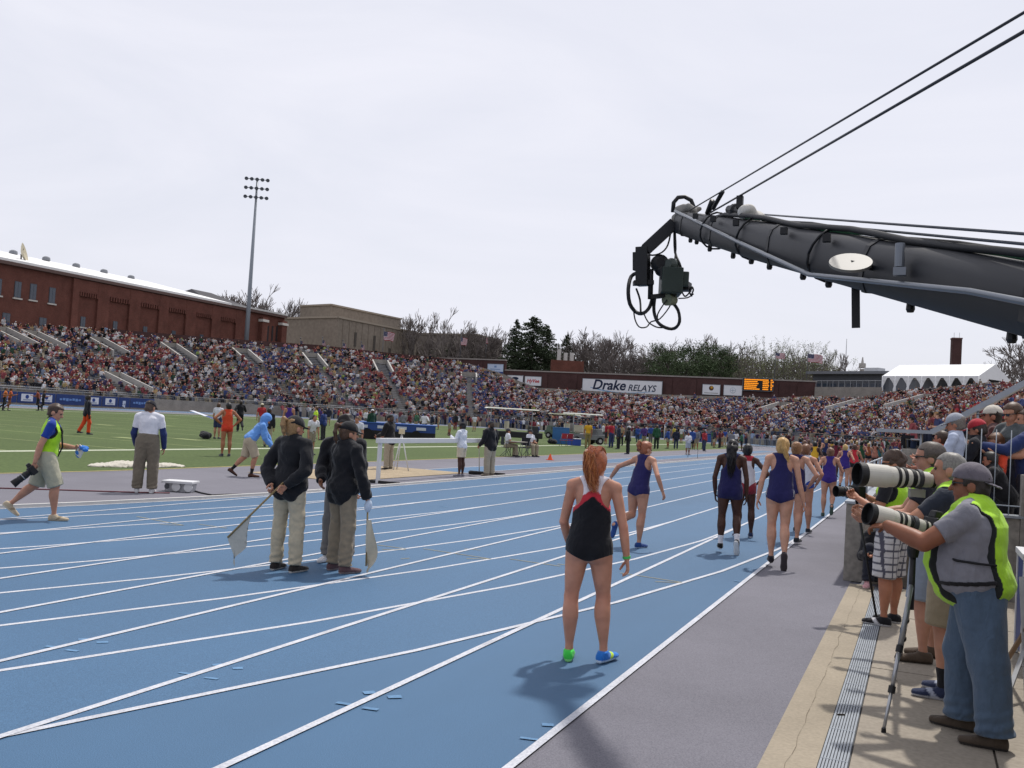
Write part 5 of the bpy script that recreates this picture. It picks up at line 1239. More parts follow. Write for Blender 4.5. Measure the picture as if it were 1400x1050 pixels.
PROTO = [spect_mesh(i) for i in range(6)]+[spect_mesh(50+i, True) for i in range(2)]
rgc = np.random.default_rng(77)
seats = []
def in_view(p, mx_=140):
    c = WR.T @ np.array([p[0], p[1], p[2]-CAM_H])
    if c[2] < 2: return None
    x, y = 700+F_PX*c[0]/c[2], 525+F_PX*c[1]/c[2]
    return (x, y, c[2]) if -mx_ < x < 1400+mx_ and -50 < y < 1100 else None
def free(s, fr, p):
    for (sa, fa, f0, f1, wid) in AISLES:
        if abs(s-sa) < 6:
            q_ = st_pt(sa, fr); d = (p-q_).length
            if f0 < fr < f1 and d < wid+.3: return False
            if fa and fr <= f0+.01 and d < .75: return False
    return True
for i in range(NROW):
    fr = i/NROW; s = -60.
    while s < 239.8:
        dl = (st_pt(s+.5, fr)-st_pt(s, fr)).length/.5; s += .56/max(dl, .3)*rgc.uniform(.88, 1.3)
        a = st_pt(s, fr); b = st_pt(s, (i+1)/NROW); d = b-a; d.z = 0; p = a+d*.5; p.z = a.z
        occ = .80 if s > 95 else (.72 if s > 60 else .66)
        n_ = math.sin(s*.23+i*.5)*math.sin(s*.11-i*.31+1.)
        if s < 60: occ += .42*n_-(.22 if s < -10 and i > 12 else 0)
        if s > 100: occ += .12
        if 66 < s < 106 and i >= 31: occ = .35
        if rgc.random() > occ or not free(s, fr, p): continue
        v = in_view(p)
        if v is None: continue
        seats.append((p.x, p.y, p.z, math.atan2(-d.y, -d.x)-math.pi/2+rgc.normal()*.25, v[2], 1 if v[0] < 640 else 2, -20 < v[0] < 1400))
for k in range(420):                                   # officials and athletes standing along the foot of the wall
    s = rgc.uniform(20, 200); a = st_front(s); d = st_back(s)-a; d.z = 0; d.normalize(); p = a-d*rgc.uniform(.6, 4.5 if s < 175 else 1.0); v = in_view(p)
    if v is None: continue
    seats.append((p.x, p.y, 0, rgc.uniform(0, 6.28), v[2], 3, 0))
seats = np.array(seats, float)
pi_ = np.where((rgc.random(len(seats)) < .09) | (seats[:, 5] == 3), rgc.integers(6, 8, len(seats)), rgc.integers(0, 6, len(seats)))
si_ = rgc.choice(len(SHIRTS), len(seats), p=SW); 
clr = np.sin(seats[:, 0]*.13+seats[:, 1]*.09)      # loose team clusters
si_ = np.where((clr > .75) & (rgc.random(len(seats)) < .3), 4, si_); si_ = np.where((clr < -.85) & (rgc.random(len(seats)) < .35), 6, si_)
ski = rgc.integers(0, len(SKINS), len(seats)); hai = rgc.integers(0, len(HAIRS), len(seats)); lgi = rgc.integers(0, len(LEGS), len(seats))
order = np.argsort(np.where(seats[:, 6] > 0, seats[:, 4], 1e6)); near300 = order[:150]; rest = order[150:]
M_SPEC = attr_mat('spectator', .85, .2)
def spect_cols(reg, k):
    pal = np.stack([np.array(dull(SHIRTS[si_[k]][1]))*rgc.uniform(.75, 1.25), SKINS[ski[k]], HAIRS[hai[k]], LEGS[lgi[k]]]); return pal[reg]
_sm = {}
for k in near300:
    key = (pi_[k], si_[k], ski[k] % 3)
    if key not in _sm:
        V_, F_, R2 = PROTO[pi_[k]]; me = np_mesh('spectator', V_, F_, spect_cols(R2, k), smooth=False); me.materials.append(M_SPEC); _sm[key] = me
    o = bpy.data.objects.new('person', _sm[key]); COL.objects.link(o); o.location = seats[k, :3]; o.rotation_euler = (0, 0, seats[k, 3]); sc_ = rgc.uniform(.92, 1.08); o.scale = (sc_, sc_, sc_)
    cn = SHIRTS[si_[k]][0]; ps_ = 'standing' if pi_[k] > 5 else 'seated'
    tag(o, f'spectator in a {cn} shirt {ps_} low in the packed right stand', 'person', f'spectators in {cn} {ps_} in the right stand')
VV, FF, CC = [], [], []; base_ = 0
for pidx in range(8):
    V_, F_, R2 = PROTO[pidx]; ks = rest[pi_[rest] == pidx]
    if not len(ks): continue
    c, s2 = np.cos(seats[ks, 3]), np.sin(seats[ks, 3]); sc_ = rgc.uniform(.9, 1.1, len(ks))
    X = (V_[None, :, 0]*c[:, None]-V_[None, :, 1]*s2[:, None])*sc_[:, None]+seats[ks, 0][:, None]; Y = (V_[None, :, 0]*s2[:, None]+V_[None, :, 1]*c[:, None])*sc_[:, None]+seats[ks, 1][:, None]; Z = V_[None, :, 2]*sc_[:, None]+seats[ks, 2][:, None]
    VV.append(np.stack([X, Y, Z], -1).reshape(-1, 3)); n = len(V_)
    FF.append((F_[None]+(np.arange(len(ks))*n)[:, None, None]).reshape(-1, 4)+base_); base_ += len(ks)*n
    CC.append(np.concatenate([spect_cols(R2, k) for k in ks]))
o = link('stadium_crowd', np_mesh('stadium_crowd', np.concatenate(VV), np.concatenate(FF), np.concatenate(CC), smooth=False), None, M_SPEC)
tag(o, 'distant crowd of spectators filling the curved grandstand benches', 'crowd', kind='stuff')
print('CROWD', len(seats))
# ------------------------------------------------------------------ people near and in the middle distance
def facing(px, rel): return 23.4-math.degrees(math.atan((px-700)/F_PX))+rel
def height_at(px, yb, yt):
    g = G(px, yb); lo_, hi_ = .3, 3.
    for _ in range(40):
        m_ = (lo_+hi_)/2; c = WR.T @ np.array([g.x, g.y, m_-CAM_H]); y = 525+F_PX*c[1]/c[2]
        if y > yt: lo_ = m_
        else: hi_ = m_
    return lo_
def P(px, py, rel, H, pose, fit, label, **k): return person(G(px, py), facing(px, rel), H, pose, fit, label, **k)
NAVY = '1b1d38'
# --- the red haired runner
def girl_cols(v):
    q_ = GQ; t = ((v-q_['ta'])@q_['sp'])/q_['L']; x = np.abs((v-q_['ta'])@q_['rs']); c = solid('14151b', len(v)); arch = .80-1.1*np.maximum(x-.012, 0)
    c[t > arch-.005] = lin('d5cfd6'); red = (t > arch-.085-.25*x) & (t <= arch-.005); c[red] = lin('b3303c'); c[(t > .88) & (x < .03)] = lin('17181e')
    return c
GH = 1.645; GP = dict(tl=(-.085, -.03, -1), sl=(.02, -.03, -1), tr=(.10, .14, -1), sr=(.07, -.10, -1), fr=(.45, 1, 0), ul=(-.2, .12, -1), al=(.18, .42, -.85), ur=(.26, -.06, -1), ar=(.16, .06, -1), lean=(.02, .05, 1), hyaw=-14, hpitch=6, thr=(-.3, 1, 0), cr=.45)
_sp = nrm((.02, .05, 1)); GQ = dict(ta=V3(0, 0, 0), sp=_sp, L=1, rs=V3(1, 0, 0))
_z0 = None
class _lazy: pass
def girl_cols_lazy(v):
    # spine from the garment's own extent
    z = v@_sp; zt, zb = z.max(), z.min(); GQ['ta'] = _sp*(zb-.12*(zt-zb)/.85); GQ['L'] = (zt-zb)/.85; GQ['ta'] = GQ['ta']+V3(v[:, 0].mean(), 0, 0); return girl_cols(v)
g = person(G(797, 904), 10, GH, GP, dict(upper=('singlet', '14151b', girl_cols_lazy), lower=('briefs', '14151b'), shoes=dict(l=('3fc24a', '8fe08a', '1a2a1a'), r=('2a6fc0', 'c8d8e8', 'b8d838'))),
           'runner in black singlet with red and white back and one green shoe', vox=.008, fem=True, bulk=.99, skin='c8957e', hair=('pony', '9a5430', .17, .03, .95))
ps_, rr = g.tail
for k_, (cc_, n_, rr_) in enumerate((('a8633a', 120, .0024), ('c07e4c', 110, .0019), ('864a2a', 90, .0022))):
    strands('loose_locks', ps_, [r*1.25 for r in rr], n_, rr_, mat(cc_, .45, .3, 90, spec=.4), g.root, 1.1+.2*k_, 5+k_, .028)
    strands('loose_crown_locks', [g.hl(0, .05, .05), g.hl(0, .02, .071), g.hl(.0, -.02, .072), g.hl(0, -.05, .05), g.hl(0, -.06, .03)], [.045, .045, .05, .035, .012], 110, .0017, mat(cc_, .45, .3, 90, spec=.4), g.root, 1.0, 20+k_, .006)
    strands('nape_locks', [g.hl(0, -.03, .0), g.hl(0, -.052, .0), g.hl(0, -.058, .02), g.hl(0, -.06, .034)], [.05, .045, .03, .012], 70, .0017, mat(cc_, .45, .3, 90, spec=.4), g.root, 1.0, 30+k_, .006)
strands('loose_crown_locks', [g.hl(0, .03, .066), g.hl(.0, -.02, .075), g.hl(0, -.062, .045), g.hl(0, -.07, -.02)], [.03, .05, .05, .03], 90, .003, mat('9a5230', .45, .3, 90, spec=.4), g.root, 1.0, 8, .012)
mb = MB(); a = Vector(g.J['wrr']); d = Vector(nrm(g.J['wrr']-g.J['elr'])); mb.lathe(a-d*.012, [(-.008, .031), (.010, .030)], d, 14); mb.build('wristband', mat('49b55a', .6, 0), g.root)
# --- runners
RUN = dict(shoes=('1c2a4a', 'c8c8c8'))
r = P(869, 748, -34, 1.62, dict(tr=(.03, -.04, -1), sr=(.0, -.12, -1), tl=(-.02, -.02, -1), sl=(-.14, -.9, -.34), fl=(0, -.45, -.9), lean=(.06, .16, 1), ul=(-.9, -.25, -.42), al=(-.62, .1, -.75), ur=(.6, -.45, -.75), ar=(.22, .35, -1), hyaw=-20, hpitch=12),
      dict(upper=('singlet', '252252'), lower=('briefs', '252252'), shoes=('1f3f78', 'b9c4d0')), 'runner in purple singlet jogging away with left arm swung wide', vox=.011, fem=True, skin='c1937c', hair=('pony', '8a5238', .07))
r = P(994, 757, -4, 1.66, dict(tl=(-.05, .02, -1), sl=(.0, -.06, -1), tr=(.06, .16, -1), sr=(.08, -.42, -.9), fr=(.05, .4, -.9), lean=(0, .04, 1), ul=(-.22, -.05, -1), al=(.06, .2, -1), ur=(.2, -.05, -1), ar=(.02, .1, -1)),
      dict(upper=('singlet', '1e1d49'), lower=('tights', '1e1d49', 1, .34), shoes=('15161a', 'd5d8da'), socks=('d9d9df', .72)), 'runner in navy suit with tall white socks walking away', vox=.011, fem=True, skin='4d3328', hair=('long', '121013', .24))
strands('braid', [r.hl(0, -.05, .04), r.hl(0, -.068, -.05), r.hl(0, -.07, -.16), r.hl(0, -.066, -.27)], [.05, .065, .062, .04], 60, .006, mat('161316', .5, .2, 60), r.root, 1.0, 3, .01)
P(1016, 735, 10, 1.64, dict(ul=(-.6, -.2, -.75), al=(.5, .3, -.6), ur=(.65, -.25, -.7), ar=(-.55, .35, -.65), tr=(.1, .1, -1)), dict(upper=('singlet', 'b9b6bd', lambda v: np.where((v[:, 2:3] > v[:, 2].max()-.09), np.array(lin('a02a38')), np.array(lin('c3c0c6')))), lower=('tights', '7d2632', 1, .3), shoes=('1c2a4a', 'd0d0d4')),
  'runner in white and red top with hands on hips behind the white socks', vox=.013, fem=True, skin='4a3128', hair=('pony', '151214', .05))
r = P(1062, 776, -3, 1.74, dict(tl=(-.02, .04, -1), sl=(.03, -.05, -1), tr=(-.02, -.06, -1), sr=(.05, -.45, -.9), fr=(.0, .25, -1), ul=(-.24, -.1, -1), al=(-.16, .05, -1), ur=(.2, -.05, -1), ar=(.26, .15, -1), lean=(0, .05, 1)),
      dict(upper=('singlet', '22214f'), lower=('briefs', '22214f'), shoes=('1d1a22', '3a3438')), 'runner in navy singlet with hip numbers walking on the outer line', vox=.010, fem=True, skin='cc9f88', hair=('pony', 'b08d58', .16, .05))
strands('loose_locks', r.tail[0], list(r.tail[1]), 60, .0035, mat('b8955c', .45, .3, 90, spec=.4), r.root, 1.1, 9, .015)
J = r.J
for sg in (-1, 1):
    c = r.hipc+r.rs*sg*.098*1.74+V3(0, -.03, .02); mb = MB(); mb.box(Vector(c), (.006, .06, .085), Matrix.Rotation(sg*.25, 3, 'Z')); mb.build('bib_number', mat('d2d2d6', .7, .05), r.root)
P(1083, 742, -12, 1.73, dict(ul=(-.25, .1, -1), al=(.1, .3, -.9), ur=(.62, -.3, -.75), ar=(-.42, .35, -.62), tr=(.04, -.1, -1), sr=(0, -.3, -1)), dict(upper=('singlet', '25224e'), lower=('briefs', '25224e'), shoes=('20242c', 'c8c8cc')), 'runner in navy with right hand on hip beside the hip numbers', vox=.012, fem=True, skin='c59780', hair=('pony', '85603f', .06))
P(1096, 728, -8, 1.68, dict(ur=(.5, -.3, -.8), ar=(-.35, .4, -.7)), dict(upper=('singlet', 'bfc2cc'), lower=('briefs', '26408a'), shoes=('20242c', 'c8c8cc')), 'runner in pale grey top and blue briefs half hidden past the navy pair', vox=.014, fem=True, skin='bf8f78', hair=('short', '6a452e'))
r1 = dict(tl=(-.03, -.05, -1), sl=(0, -.1, -1), tr=(.03, .12, -1), sr=(.03, -.9, -.6), fr=(0, -.4, -1), lean=(0, .12, 1), ul=(-.35, -.5, -.7), al=(.2, .8, -.1), ur=(.35, .3, -.8), ar=(-.2, .8, .3))
r2 = dict(tr=(.03, -.05, -1), sr=(0, -.1, -1), tl=(-.03, .12, -1), sl=(-.03, -.9, -.6), fl=(0, -.4, -1), lean=(0, .12, 1), ul=(-.35, .3, -.75), al=(.3, .85, .2), ur=(.4, -.5, -.7), ar=(.0, .8, -.1))
P(1131, 706, -4, 1.60, r1, dict(upper=('singlet', '33246f'), lower=('briefs', '33246f'), shoes=('3a4a44', '4a5a54')), 'runner in violet one piece kicking up a green soled shoe by the outer line', vox=.013, fem=True, skin='c1937c', hair=('pony', '6a4a38', .05))
P(1112, 659, -5, 1.62, r2, dict(upper=('singlet', 'c79a2c'), lower=('tights', '3a1e28', 1, .3), shoes=('20242c', '6a6e74')), 'runner in golden yellow singlet and dark shorts on the inner lanes', vox=.018, fem=True, skin='4a3128', hair=('short', '151214'), face=False)
P(1153, 673, -3, 1.62, r2, dict(upper=('singlet', '33246f'), lower=('briefs', '33246f'), shoes=('20242c', '9a9ea4')), 'runner in violet one piece further down the straight beside the scarlet singlet', vox=.016, fem=True, skin='c59780', hair=('pony', 'b8985f', .08), face=False)
P(1166, 667, 0, 1.62, r1, dict(upper=('singlet', 'b02a34'), lower=('tights', '1c1c20', 1, .3), shoes=('20242c', '9a9ea4')), 'runner in scarlet singlet and black shorts near the outer line', vox=.016, fem=True, skin='b5866e', hair=('pony', '4a3226', .08), face=False)
LN = [(1098, 652, 'maroon', '5c1f2c'), (1141, 652, 'burgundy', '64202e'), (1128, 645, 'navy', '23284e'), (1148, 648, 'crimson', '8a2434'), (1158, 645, 'white', 'bcbcc4'), (1176, 650, 'forest green', '25482f'), (1186, 646, 'rust', '8a4a2c'), (1195, 645, 'peach', 'a8705e'), (1119, 642, 'black', '1d1d22'), (1136, 640, 'gold', 'b08a30'), (1170, 641, 'dark red', '70222c'), (1182, 640, 'plum', '54284e'), (1104, 640, 'brown', '5a3b2c'), (1092, 641, 'sky blue', '6a8fc0'), (1163, 638, 'grey', '70727c'), (1200, 642, 'teal', '245a5c')]
for i, (px, py, cn, cc) in enumerate(LN):
    P(px, py, random.uniform(-15, 15), 1.62+.05*(i % 3), (r1, r2)[i % 2], dict(upper=('singlet', cc), lower=('tights', cc if i % 2 else '1c1c22', 1, .25), shoes=('20242c', '9a9ea4')), f'distant runner in {cn} singlet in the pack down the straight', vox=.024, fem=True, skin=('c1937c', '4f352a', 'b5866e')[i % 3], hair=('pony', ('6a4a38', '151214', 'a8885a', '3a2820')[i % 4], .08), face=False, group='pack of runners down the straight')
# --- walking photographer on the left
def plaid(v):
    c = solid('b9b7b8', len(v)); k = (np.sin(v[:, 2]*95) > .72) | (np.sin(np.arctan2(v[:, 1], v[:, 0])*9+v[:, 0]*60) > .78); c[k] = lin('4c4c58'); return c
q = P(58, 711, -97, 1.70, dict(tr=(.0, .36, -1), sr=(0, .02, -1), tl=(0, -.30, -1), sl=(0, -.80, -.72), fl=(0, .75, -.62), lean=(0, .10, 1), ur=(.10, -.42, -1), ar=(.02, -.22, -1), ul=(-.05, .18, -1), al=(.35, .95, -.08), hpitch=22, hyaw=-8, cr=.9, cl=.9, thr=(-.3, 1, -.2), thl=(.4, .2, 1)),
      dict(upper=('tee', '1d3a8c'), lower=('shorts', 'a3a08c', 1.12, 1.02), shoes=('b0a18a', 'c8bda8', '8a7c66'), vest=('9fd02a',)), 'photographer in lime vest and khaki shorts walking with a camera in hand', vox=.010, skin='c2927a', hair=('short', '3c2c22'))
def held_camera(name, label, c, axis, up, scale=1.0, white=False, length=.20):
    r_ = empty(name, c); tag(r_, label, 'camera'); a = Vector(axis).normalized(); u = Vector(up); u = (u-a*u.dot(a)).normalized(); x = a.cross(u); M_ = Matrix((x, a, u)).transposed()
    mb = MB(); mb.box((0, 0, 0), (.15*scale, .07*scale, .11*scale), M_); mb.box(M_@Vector((0, .0, .07*scale)), (.07*scale, .06*scale, .05*scale), M_, .75); mb.box(M_@Vector((.07*scale, .025*scale, -.01)), (.035*scale, .05*scale, .10*scale), M_); mb.build('camera_body', mat('17171a', .5, .1, 40), r_, .008)
    R1 = .042*scale; mb = MB(); mb.smooth = False; mb.lathe(a*.035, [(0, R1*.85), (length*.2, R1*.9), (length*.22, R1), (length*.5, R1), (length*.52, R1*.93), (length*.75, R1*.95)], a, 20); ln = mb.build('lens', mat('17171a', .45, .1, 40), r_)
    for f0 in (.28, .42, .6): mb = MB(); mb.lathe(a*(.035+length*f0), [(0, R1*1.05), (.012, R1*1.05)], a, 20); mb.build('lens_ring', mat('8d8f94' if f0 == .42 else '2a2a2e', .5, 0), ln)
    mb = MB(); mb.lathe(a*(.035+length*.75), [(0, R1*1.0), (length*.3, R1*1.14), (length*.3, R1*1.08), (length*.02, R1*.9)], a, 20); mb.build('lens_hood', mat('121214', .6, 0), ln)
    return r_
hc = q.world(q.J['hcr']); held_camera('hand_camera', 'black camera with zoom lens hanging from the walking photographer hand', hc+Vector((0, 0, -.03)), (Vector(G(40, 690))-Vector(G(70, 690))).normalized()*.7+Vector((0, 0, -.62)), (0, 0, 1), 1.15, length=.26)
mb = MB(); 
strap = [q.neck+V3(.05, .02, .03), q.neck+V3(.09, .12, -.12), q.hipc+V3(.03, .19, .14), q.hipc+V3(-.13, .12, -.0)]
mb.tube([Vector(x) for x in strap], .012, 5); mb.build('camera_strap', mat('15151a', .8, 0), q.root)
hc = q.world(q.J['hcl']); cl_ = empty('blue_bundle', hc); tag(cl_, 'bright blue folded bundle held out by the walking photographer', 'bundle')
bv, bf = field([Ell((.06, .02, .02), (.09, .04, .035)), Ell((.13, -.01, -.01), (.05, .03, .025)), Ell((-.02, .02, -.05), (.06, .03, .09))], .012, wr=.012, seed=3)
o = link('folded_cloth', np_mesh('folded_cloth', bv, bf, solid('2f6fc0', len(bv))), cl_, cloth_mat()); mb = MB(); mb.box((.02, .0, -.03), (.12, .012, .16), Matrix.Rotation(.5, 3, 'Y')); mb.build('papers', mat('c5c2c4', .8), cl_)
# --- official in white shirt with navy sleeves
def sleeves(q_, col, t1=1.0):
    ps = []
    for s_ in 'lr':
        ps += [Loft(q_.J['sh'+s_]*.42+q_.J['el'+s_]*.58, q_.J['el'+s_], (0, 1, 0), [0, 1], [.030*q_.H, .032*q_.H]), Loft(q_.J['el'+s_], q_.J['wr'+s_], (0, 1, 0), [0, .4, 1], [.032*q_.H, .031*q_.H, .024*q_.H])]
    q_.part('undersleeves', ps, col, inflate=.004, wr=.004)
q = P(197, 674, -8, 1.77, dict(tl=(-.09, .0, -1), sl=(-.02, -.03, -1), tr=(.09, .0, -1), sr=(.02, -.03, -1), ul=(-.2, .1, -1), al=(.1, .5, -.8), ur=(.22, .05, -1), ar=(.05, .35, -1), hpitch=14, hyaw=-25), dict(upper=('polo', 'cfd0d8', None, .30), lower=('trousers', '6b6357', 1.12), shoes=('c4c4c6', 'd8d8d8', '8a8a8e'), cap=('1a1a20',), tucked=True), 'official in white polo with navy sleeves and brown trousers seen from behind', vox=.011, bulk=1.15, skin='b98a72', hair=('short', '4a3a30'))
sleeves(q, '22305e')
mb = MB(); mb.lathe(Vector(q.ta+(q.tb-q.ta)*.31), [(-.016, .158), (.016, .158)], Vector(q.sp), 24); mb.v = [(x, y*.86, z) for x, y, z in mb.v]; mb.build('belt', mat('2a2420', .6, 0), q.root)
# --- raker in light blue hoodie
q = P(338, 652, -82, 1.74, dict(lean=(0, .62, .8), tr=(.02, .38, -1), sr=(.0, -.18, -1), tl=(-.02, -.18, -1), sl=(-.02, -.75, -.8), fl=(0, .8, -.5), ul=(-.1, .55, -.85), al=(.1, .45, -.95), ur=(.1, .15, -1), ar=(-.05, .75, -.75), hpitch=35, cl=.95, cr=.95), dict(upper=('hoodie', '5c8ccb'), lower=('shorts', 'a59a86', 1.08, .98), shoes=('4a3128', '2a2022'), socks=('1b1b1f', .72)), 'person in light blue hoodie and khaki shorts bending to rake the sand', vox=.012, skin='b98a72', hair=('short', '3a2a20'))
a = q.world(q.J['hcr']); b = q.world(q.J['hcl']); d = (b-a); end = G(402, 640)
rk = empty('sand_rake', end); tag(rk, 'long dark blue handled rake held over the sand by the hooded person', 'rake'); mb = MB(); e = Vector((0, 0, .03)); top = b+(b-end)*.0; mb.tube([a+(a-end).normalized()*.35-end, b-end, e], .014, 8); mb.build('handle', mat('27365c', .5, .1), rk)
dd = (end-a); dd.z = 0; dd.normalize(); s_ = Vector((-dd.y, dd.x, 0)); mb = MB(); mb.bar(s_*-.35+e, s_*.35+e, .03, .03); mb.build('head', mat('3a3a40', .6), rk)
for i in range(9): mb = MB(); mb.bar(s_*(-.32+.08*i)+e, s_*(-.32+.08*i)+e-Vector((0, 0, .05)), .01, .01); mb.build('tine', mat('3a3a40', .6), rk)
# --- flag officials
off = dict(tl=(-.06, .02, -1), sl=(-.03, -.04, -1), tr=(.09, .02, -1), sr=(.03, -.04, -1), lean=(0, .03, 1))
q = P(389, 781, -38, 1.72, dict(off, ul=(-.30, -.38, -1), al=(.62, -.42, -.62), ur=(.30, -.38, -1), ar=(-.62, -.42, -.62), hyaw=-18, hpitch=6, cl=1.0, cr=1.0, thl=(0, -.3, 1), thr=(0, -.3, 1)), dict(upper=('jacket', '17181d'), lower=('trousers', 'b0a690', .88), shoes=('2a2624', 'c4c0ba'), cap=('15161b',)), 'official in black jacket and khaki trousers holding a pale flag behind the back', vox=.010, fem=True, bulk=1.12, skin='c2927a', hair=('pony', '8a6c48', .10, 0, .8))
def course_flag(p0, p1, label, cloth, droop, tip=.34):
    r_ = empty('signal_flag', p1); tag(r_, label, 'flag'); o_ = Vector(p1); mb = MB(); mb.tube([p0-o_, p1-o_], [.011, .011], 8); mb.build('staff', mat('8d7a55', .6, .2, 20), r_)
    a_, b_ = p1-o_, (p1+(p0-p1).normalized()*tip)-o_; n = 10; mb = MB(); mb.smooth = True; vs = []
    for i in range(n+1):
        t = i/n; top_ = a_.lerp(b_, t); ln = droop*(1-.45*t)
        for j in range(9): u_ = j/8; sw_ = .03*math.sin(t*9+u_*3)*u_; vs.append(top_+Vector((sw_+.08*u_*(1-t)*.6, sw_*.8, -ln*u_))*1.0+(Vector((b_.x-a_.x, b_.y-a_.y, 0))*.22*u_*(1-t)))
    mb.add(vs, [(i*9+j, i*9+j+1, (i+1)*9+j+1, (i+1)*9+j) for i in range(n) for j in range(8)]); mb.build('flag_cloth', cloth, r_); return r_
M_CREAM = mat('b9b3a2', .85, .12, 6, .3); M_PALE = mat('a9aba6', .85, .12, 6, .3)
h1 = (q.world(q.J['hcl'])+q.world(q.J['hcr']))/2; dep = (WR.T @ np.array([h1.x, h1.y, h1.z-CAM_H]))[2]
course_flag(h1+(h1-DP(311, 735, dep-.15)).normalized()*.12, DP(311, 735, dep-.15), 'pale white flag on a slanting wooden staff behind the official', M_PALE, .30)
q = P(463, 782, -58, 1.69, dict(off, ul=(-.25, .15, -1), al=(.2, .6, -.7), ur=(.34, .10, -1), ar=(.12, .30, -1), hyaw=-10, hpitch=4, cr=1.0), dict(upper=('jacket', '16171c'), lower=('trousers', '857a69', .88), shoes=('5a4448', '9a8a88'), cap=('15161b',)), 'official in black jacket and brown trousers facing right with a cream flag lowered', vox=.010, fem=True, bulk=1.16, skin='c2927a', hair=('pony', '4a3424', .12, 0, .8))
h1 = q.world(q.J['hcr']); fr_ = empty('signal_flag', h1); tag(fr_, 'cream flag hanging on a lowered staff beside the brown trousers', 'flag'); mb = MB(); mb.tube([(0, 0, .06), (.03, 0, -.66)], .010, 8); mb.build('staff', mat('8d7a55', .6, .2, 20), fr_)
mb = MB(); mb.smooth = True; vs = []
for i in range(13):
    t = i/12; wd_ = .03+.13*math.sin(math.pi*min(t*1.05, 1)**1.6)*.9+.05*t*(1-t)
    for j in range(7): u_ = j/6; vs.append((.012+.02*t+wd_*u_, -.03*math.sin(u_*5+t*4), -.16-.50*t-.07*u_*t))
mb.add(vs, [(i*7+j, i*7+j+1, (i+1)*7+j+1, (i+1)*7+j) for i in range(12) for j in range(6)]); mb.build('flag_cloth', M_CREAM, fr_)
mb = MB(); gv, gf = field([Ell((0, 0, 0), (.05, .035, .07))], .01, wr=.01, seed=2); o = link('folded_glove', np_mesh('folded_glove', gv, gf, solid('b8c6d8', len(gv))), None, cloth_mat()); o.location = h1+Vector((.03, -.03, .0)); tag(o, 'pale blue glove clutched at the top of the lowered flag staff', 'glove')
q = P(461, 769, 160, 1.74, dict(off, ul=(-.2, .2, -1), al=(.3, .7, -.5), ur=(.2, .2, -1), ar=(-.3, .7, -.5)), dict(upper=('jacket', '17181d'), lower=('trousers', '6d6a68', 1.0), shoes=('cfcfd2', 'dadadc')), 'official in grey trousers and white shoes hidden behind the lowered cream flag', vox=.012, skin='9a6a50', hair=('short', '1b1614'))
bv, bf = field([Ell(q.hl(.0, -.01, .03), V3(.062, .07, .06)*q.H)], .012, wr=.022, seed=9, cut=lambda g_: (((g_-q.hl(0, .03, -.03))@q.HM)[:, 1]-.0)*1.0); link('curly_hair', np_mesh('curly_hair', bv, bf, solid('1b1614', len(bv))), q.root, hair_mat())
# --- others round the sand pit and infield
KH = '8f8673'
P(530, 643, 55, 1.72, dict(off, ul=(-.2, .3, -1), al=(.2, .8, -.3), ur=(.2, .3, -1), ar=(-.2, .8, -.3), hpitch=18), dict(upper=('jacket', '17181d'), lower=('trousers', '9a9182', 1.0), shoes=('2a2a2e', '55555a'), cap=('1a1a20',)), 'judge in black jacket standing in the sand behind the white barrier', vox=.014, skin='8a5a44', face=False)
q = P(629, 652, 62, 1.62, dict(off, ul=(-.15, .45, -.9), al=(.3, .7, .55), ur=(.2, .15, -1), ar=(-.3, .7, .2), hpitch=10, tl=(-.03, 0, -1), tr=(.04, 0, -1)), dict(upper=('sweater', 'cdd2dc'), lower=('shorts', 'c2b8a4', 1.0, .72), shoes=('6a6a74', 'c8c8cc'), cap=('17171c',)), 'official in white top and cream shorts standing by the kerb with arms folded up', vox=.013, skin='4a3028', hair=('short', '141214'))
q = P(668, 651, 48, 1.70, dict(off, ul=(-.2, .2, -1), al=(.15, .7, -.6), ur=(.2, .0, -1), ar=(.02, .25, -1), hpitch=14), dict(upper=('jacket', '191a20'), lower=('trousers', '9c9484', 1.1), shoes=('7d7468', '9a9288'), cap=('20232c',)), 'official in black jacket and pale trousers leaning on a broom by the runway', vox=.013, bulk=1.12, skin='b98a72')
br = empty('push_broom', G(655, 649)); tag(br, 'black push broom with pale handle on the apron beside the runway', 'broom'); bo = Vector(br.location); hh = q.world(q.J['hcl'])
mb = MB(); mb.tube([Vector((0, 0, .08)), hh-bo+Vector((0, 0, .1))], .014, 8); mb.build('handle', mat('b9b4a8', .6), br); mb = MB(); mb.bar((-.3, -.15, .06), (.3, .15, .06), .07, .06); mb.build('head', mat('1c1c20', .7), br); mb = MB(); mb.bar((-.29, -.145, .02), (.29, .145, .02), .06, .05); mb.build('bristles', mat('121214', .9), br)
SEATP = dict(tl=(-.12, 1, -.05), tr=(.12, 1, -.05), sl=(0, -.05, -1), sr=(0, .1, -1), lean=(0, .06, 1), ul=(-.15, .25, -1), al=(.3, .8, -.1), ur=(.15, .25, -1), ar=(-.3, .8, -.1))
def chair(px, py, heading, label, col='1c2230'):
    g_ = G(px, py); r_ = empty('folding_chair', g_, R_(heading)); tag(r_, label, 'chair'); mb = MB(); mb.box((0, 0, .43), (.46, .42, .03)); mb.build('seat', mat(col, .7), r_); mb = MB(); mb.box((0, -.22, .72), (.46, .03, .38)); mb.build('backrest', mat(col, .7), r_)
    for sx in (-1, 1):
        mb = MB(); mb.tube([(sx*.22, -.24, .9), (sx*.22, .2, 0)], .013, 5); mb.build('leg', mat('55585e', .4, 0, metal=.5), r_); mb = MB(); mb.tube([(sx*.2, .2, .44), (sx*.2, -.24, 0)], .013, 5); mb.build('leg', mat('55585e', .4, 0, metal=.5), r_)
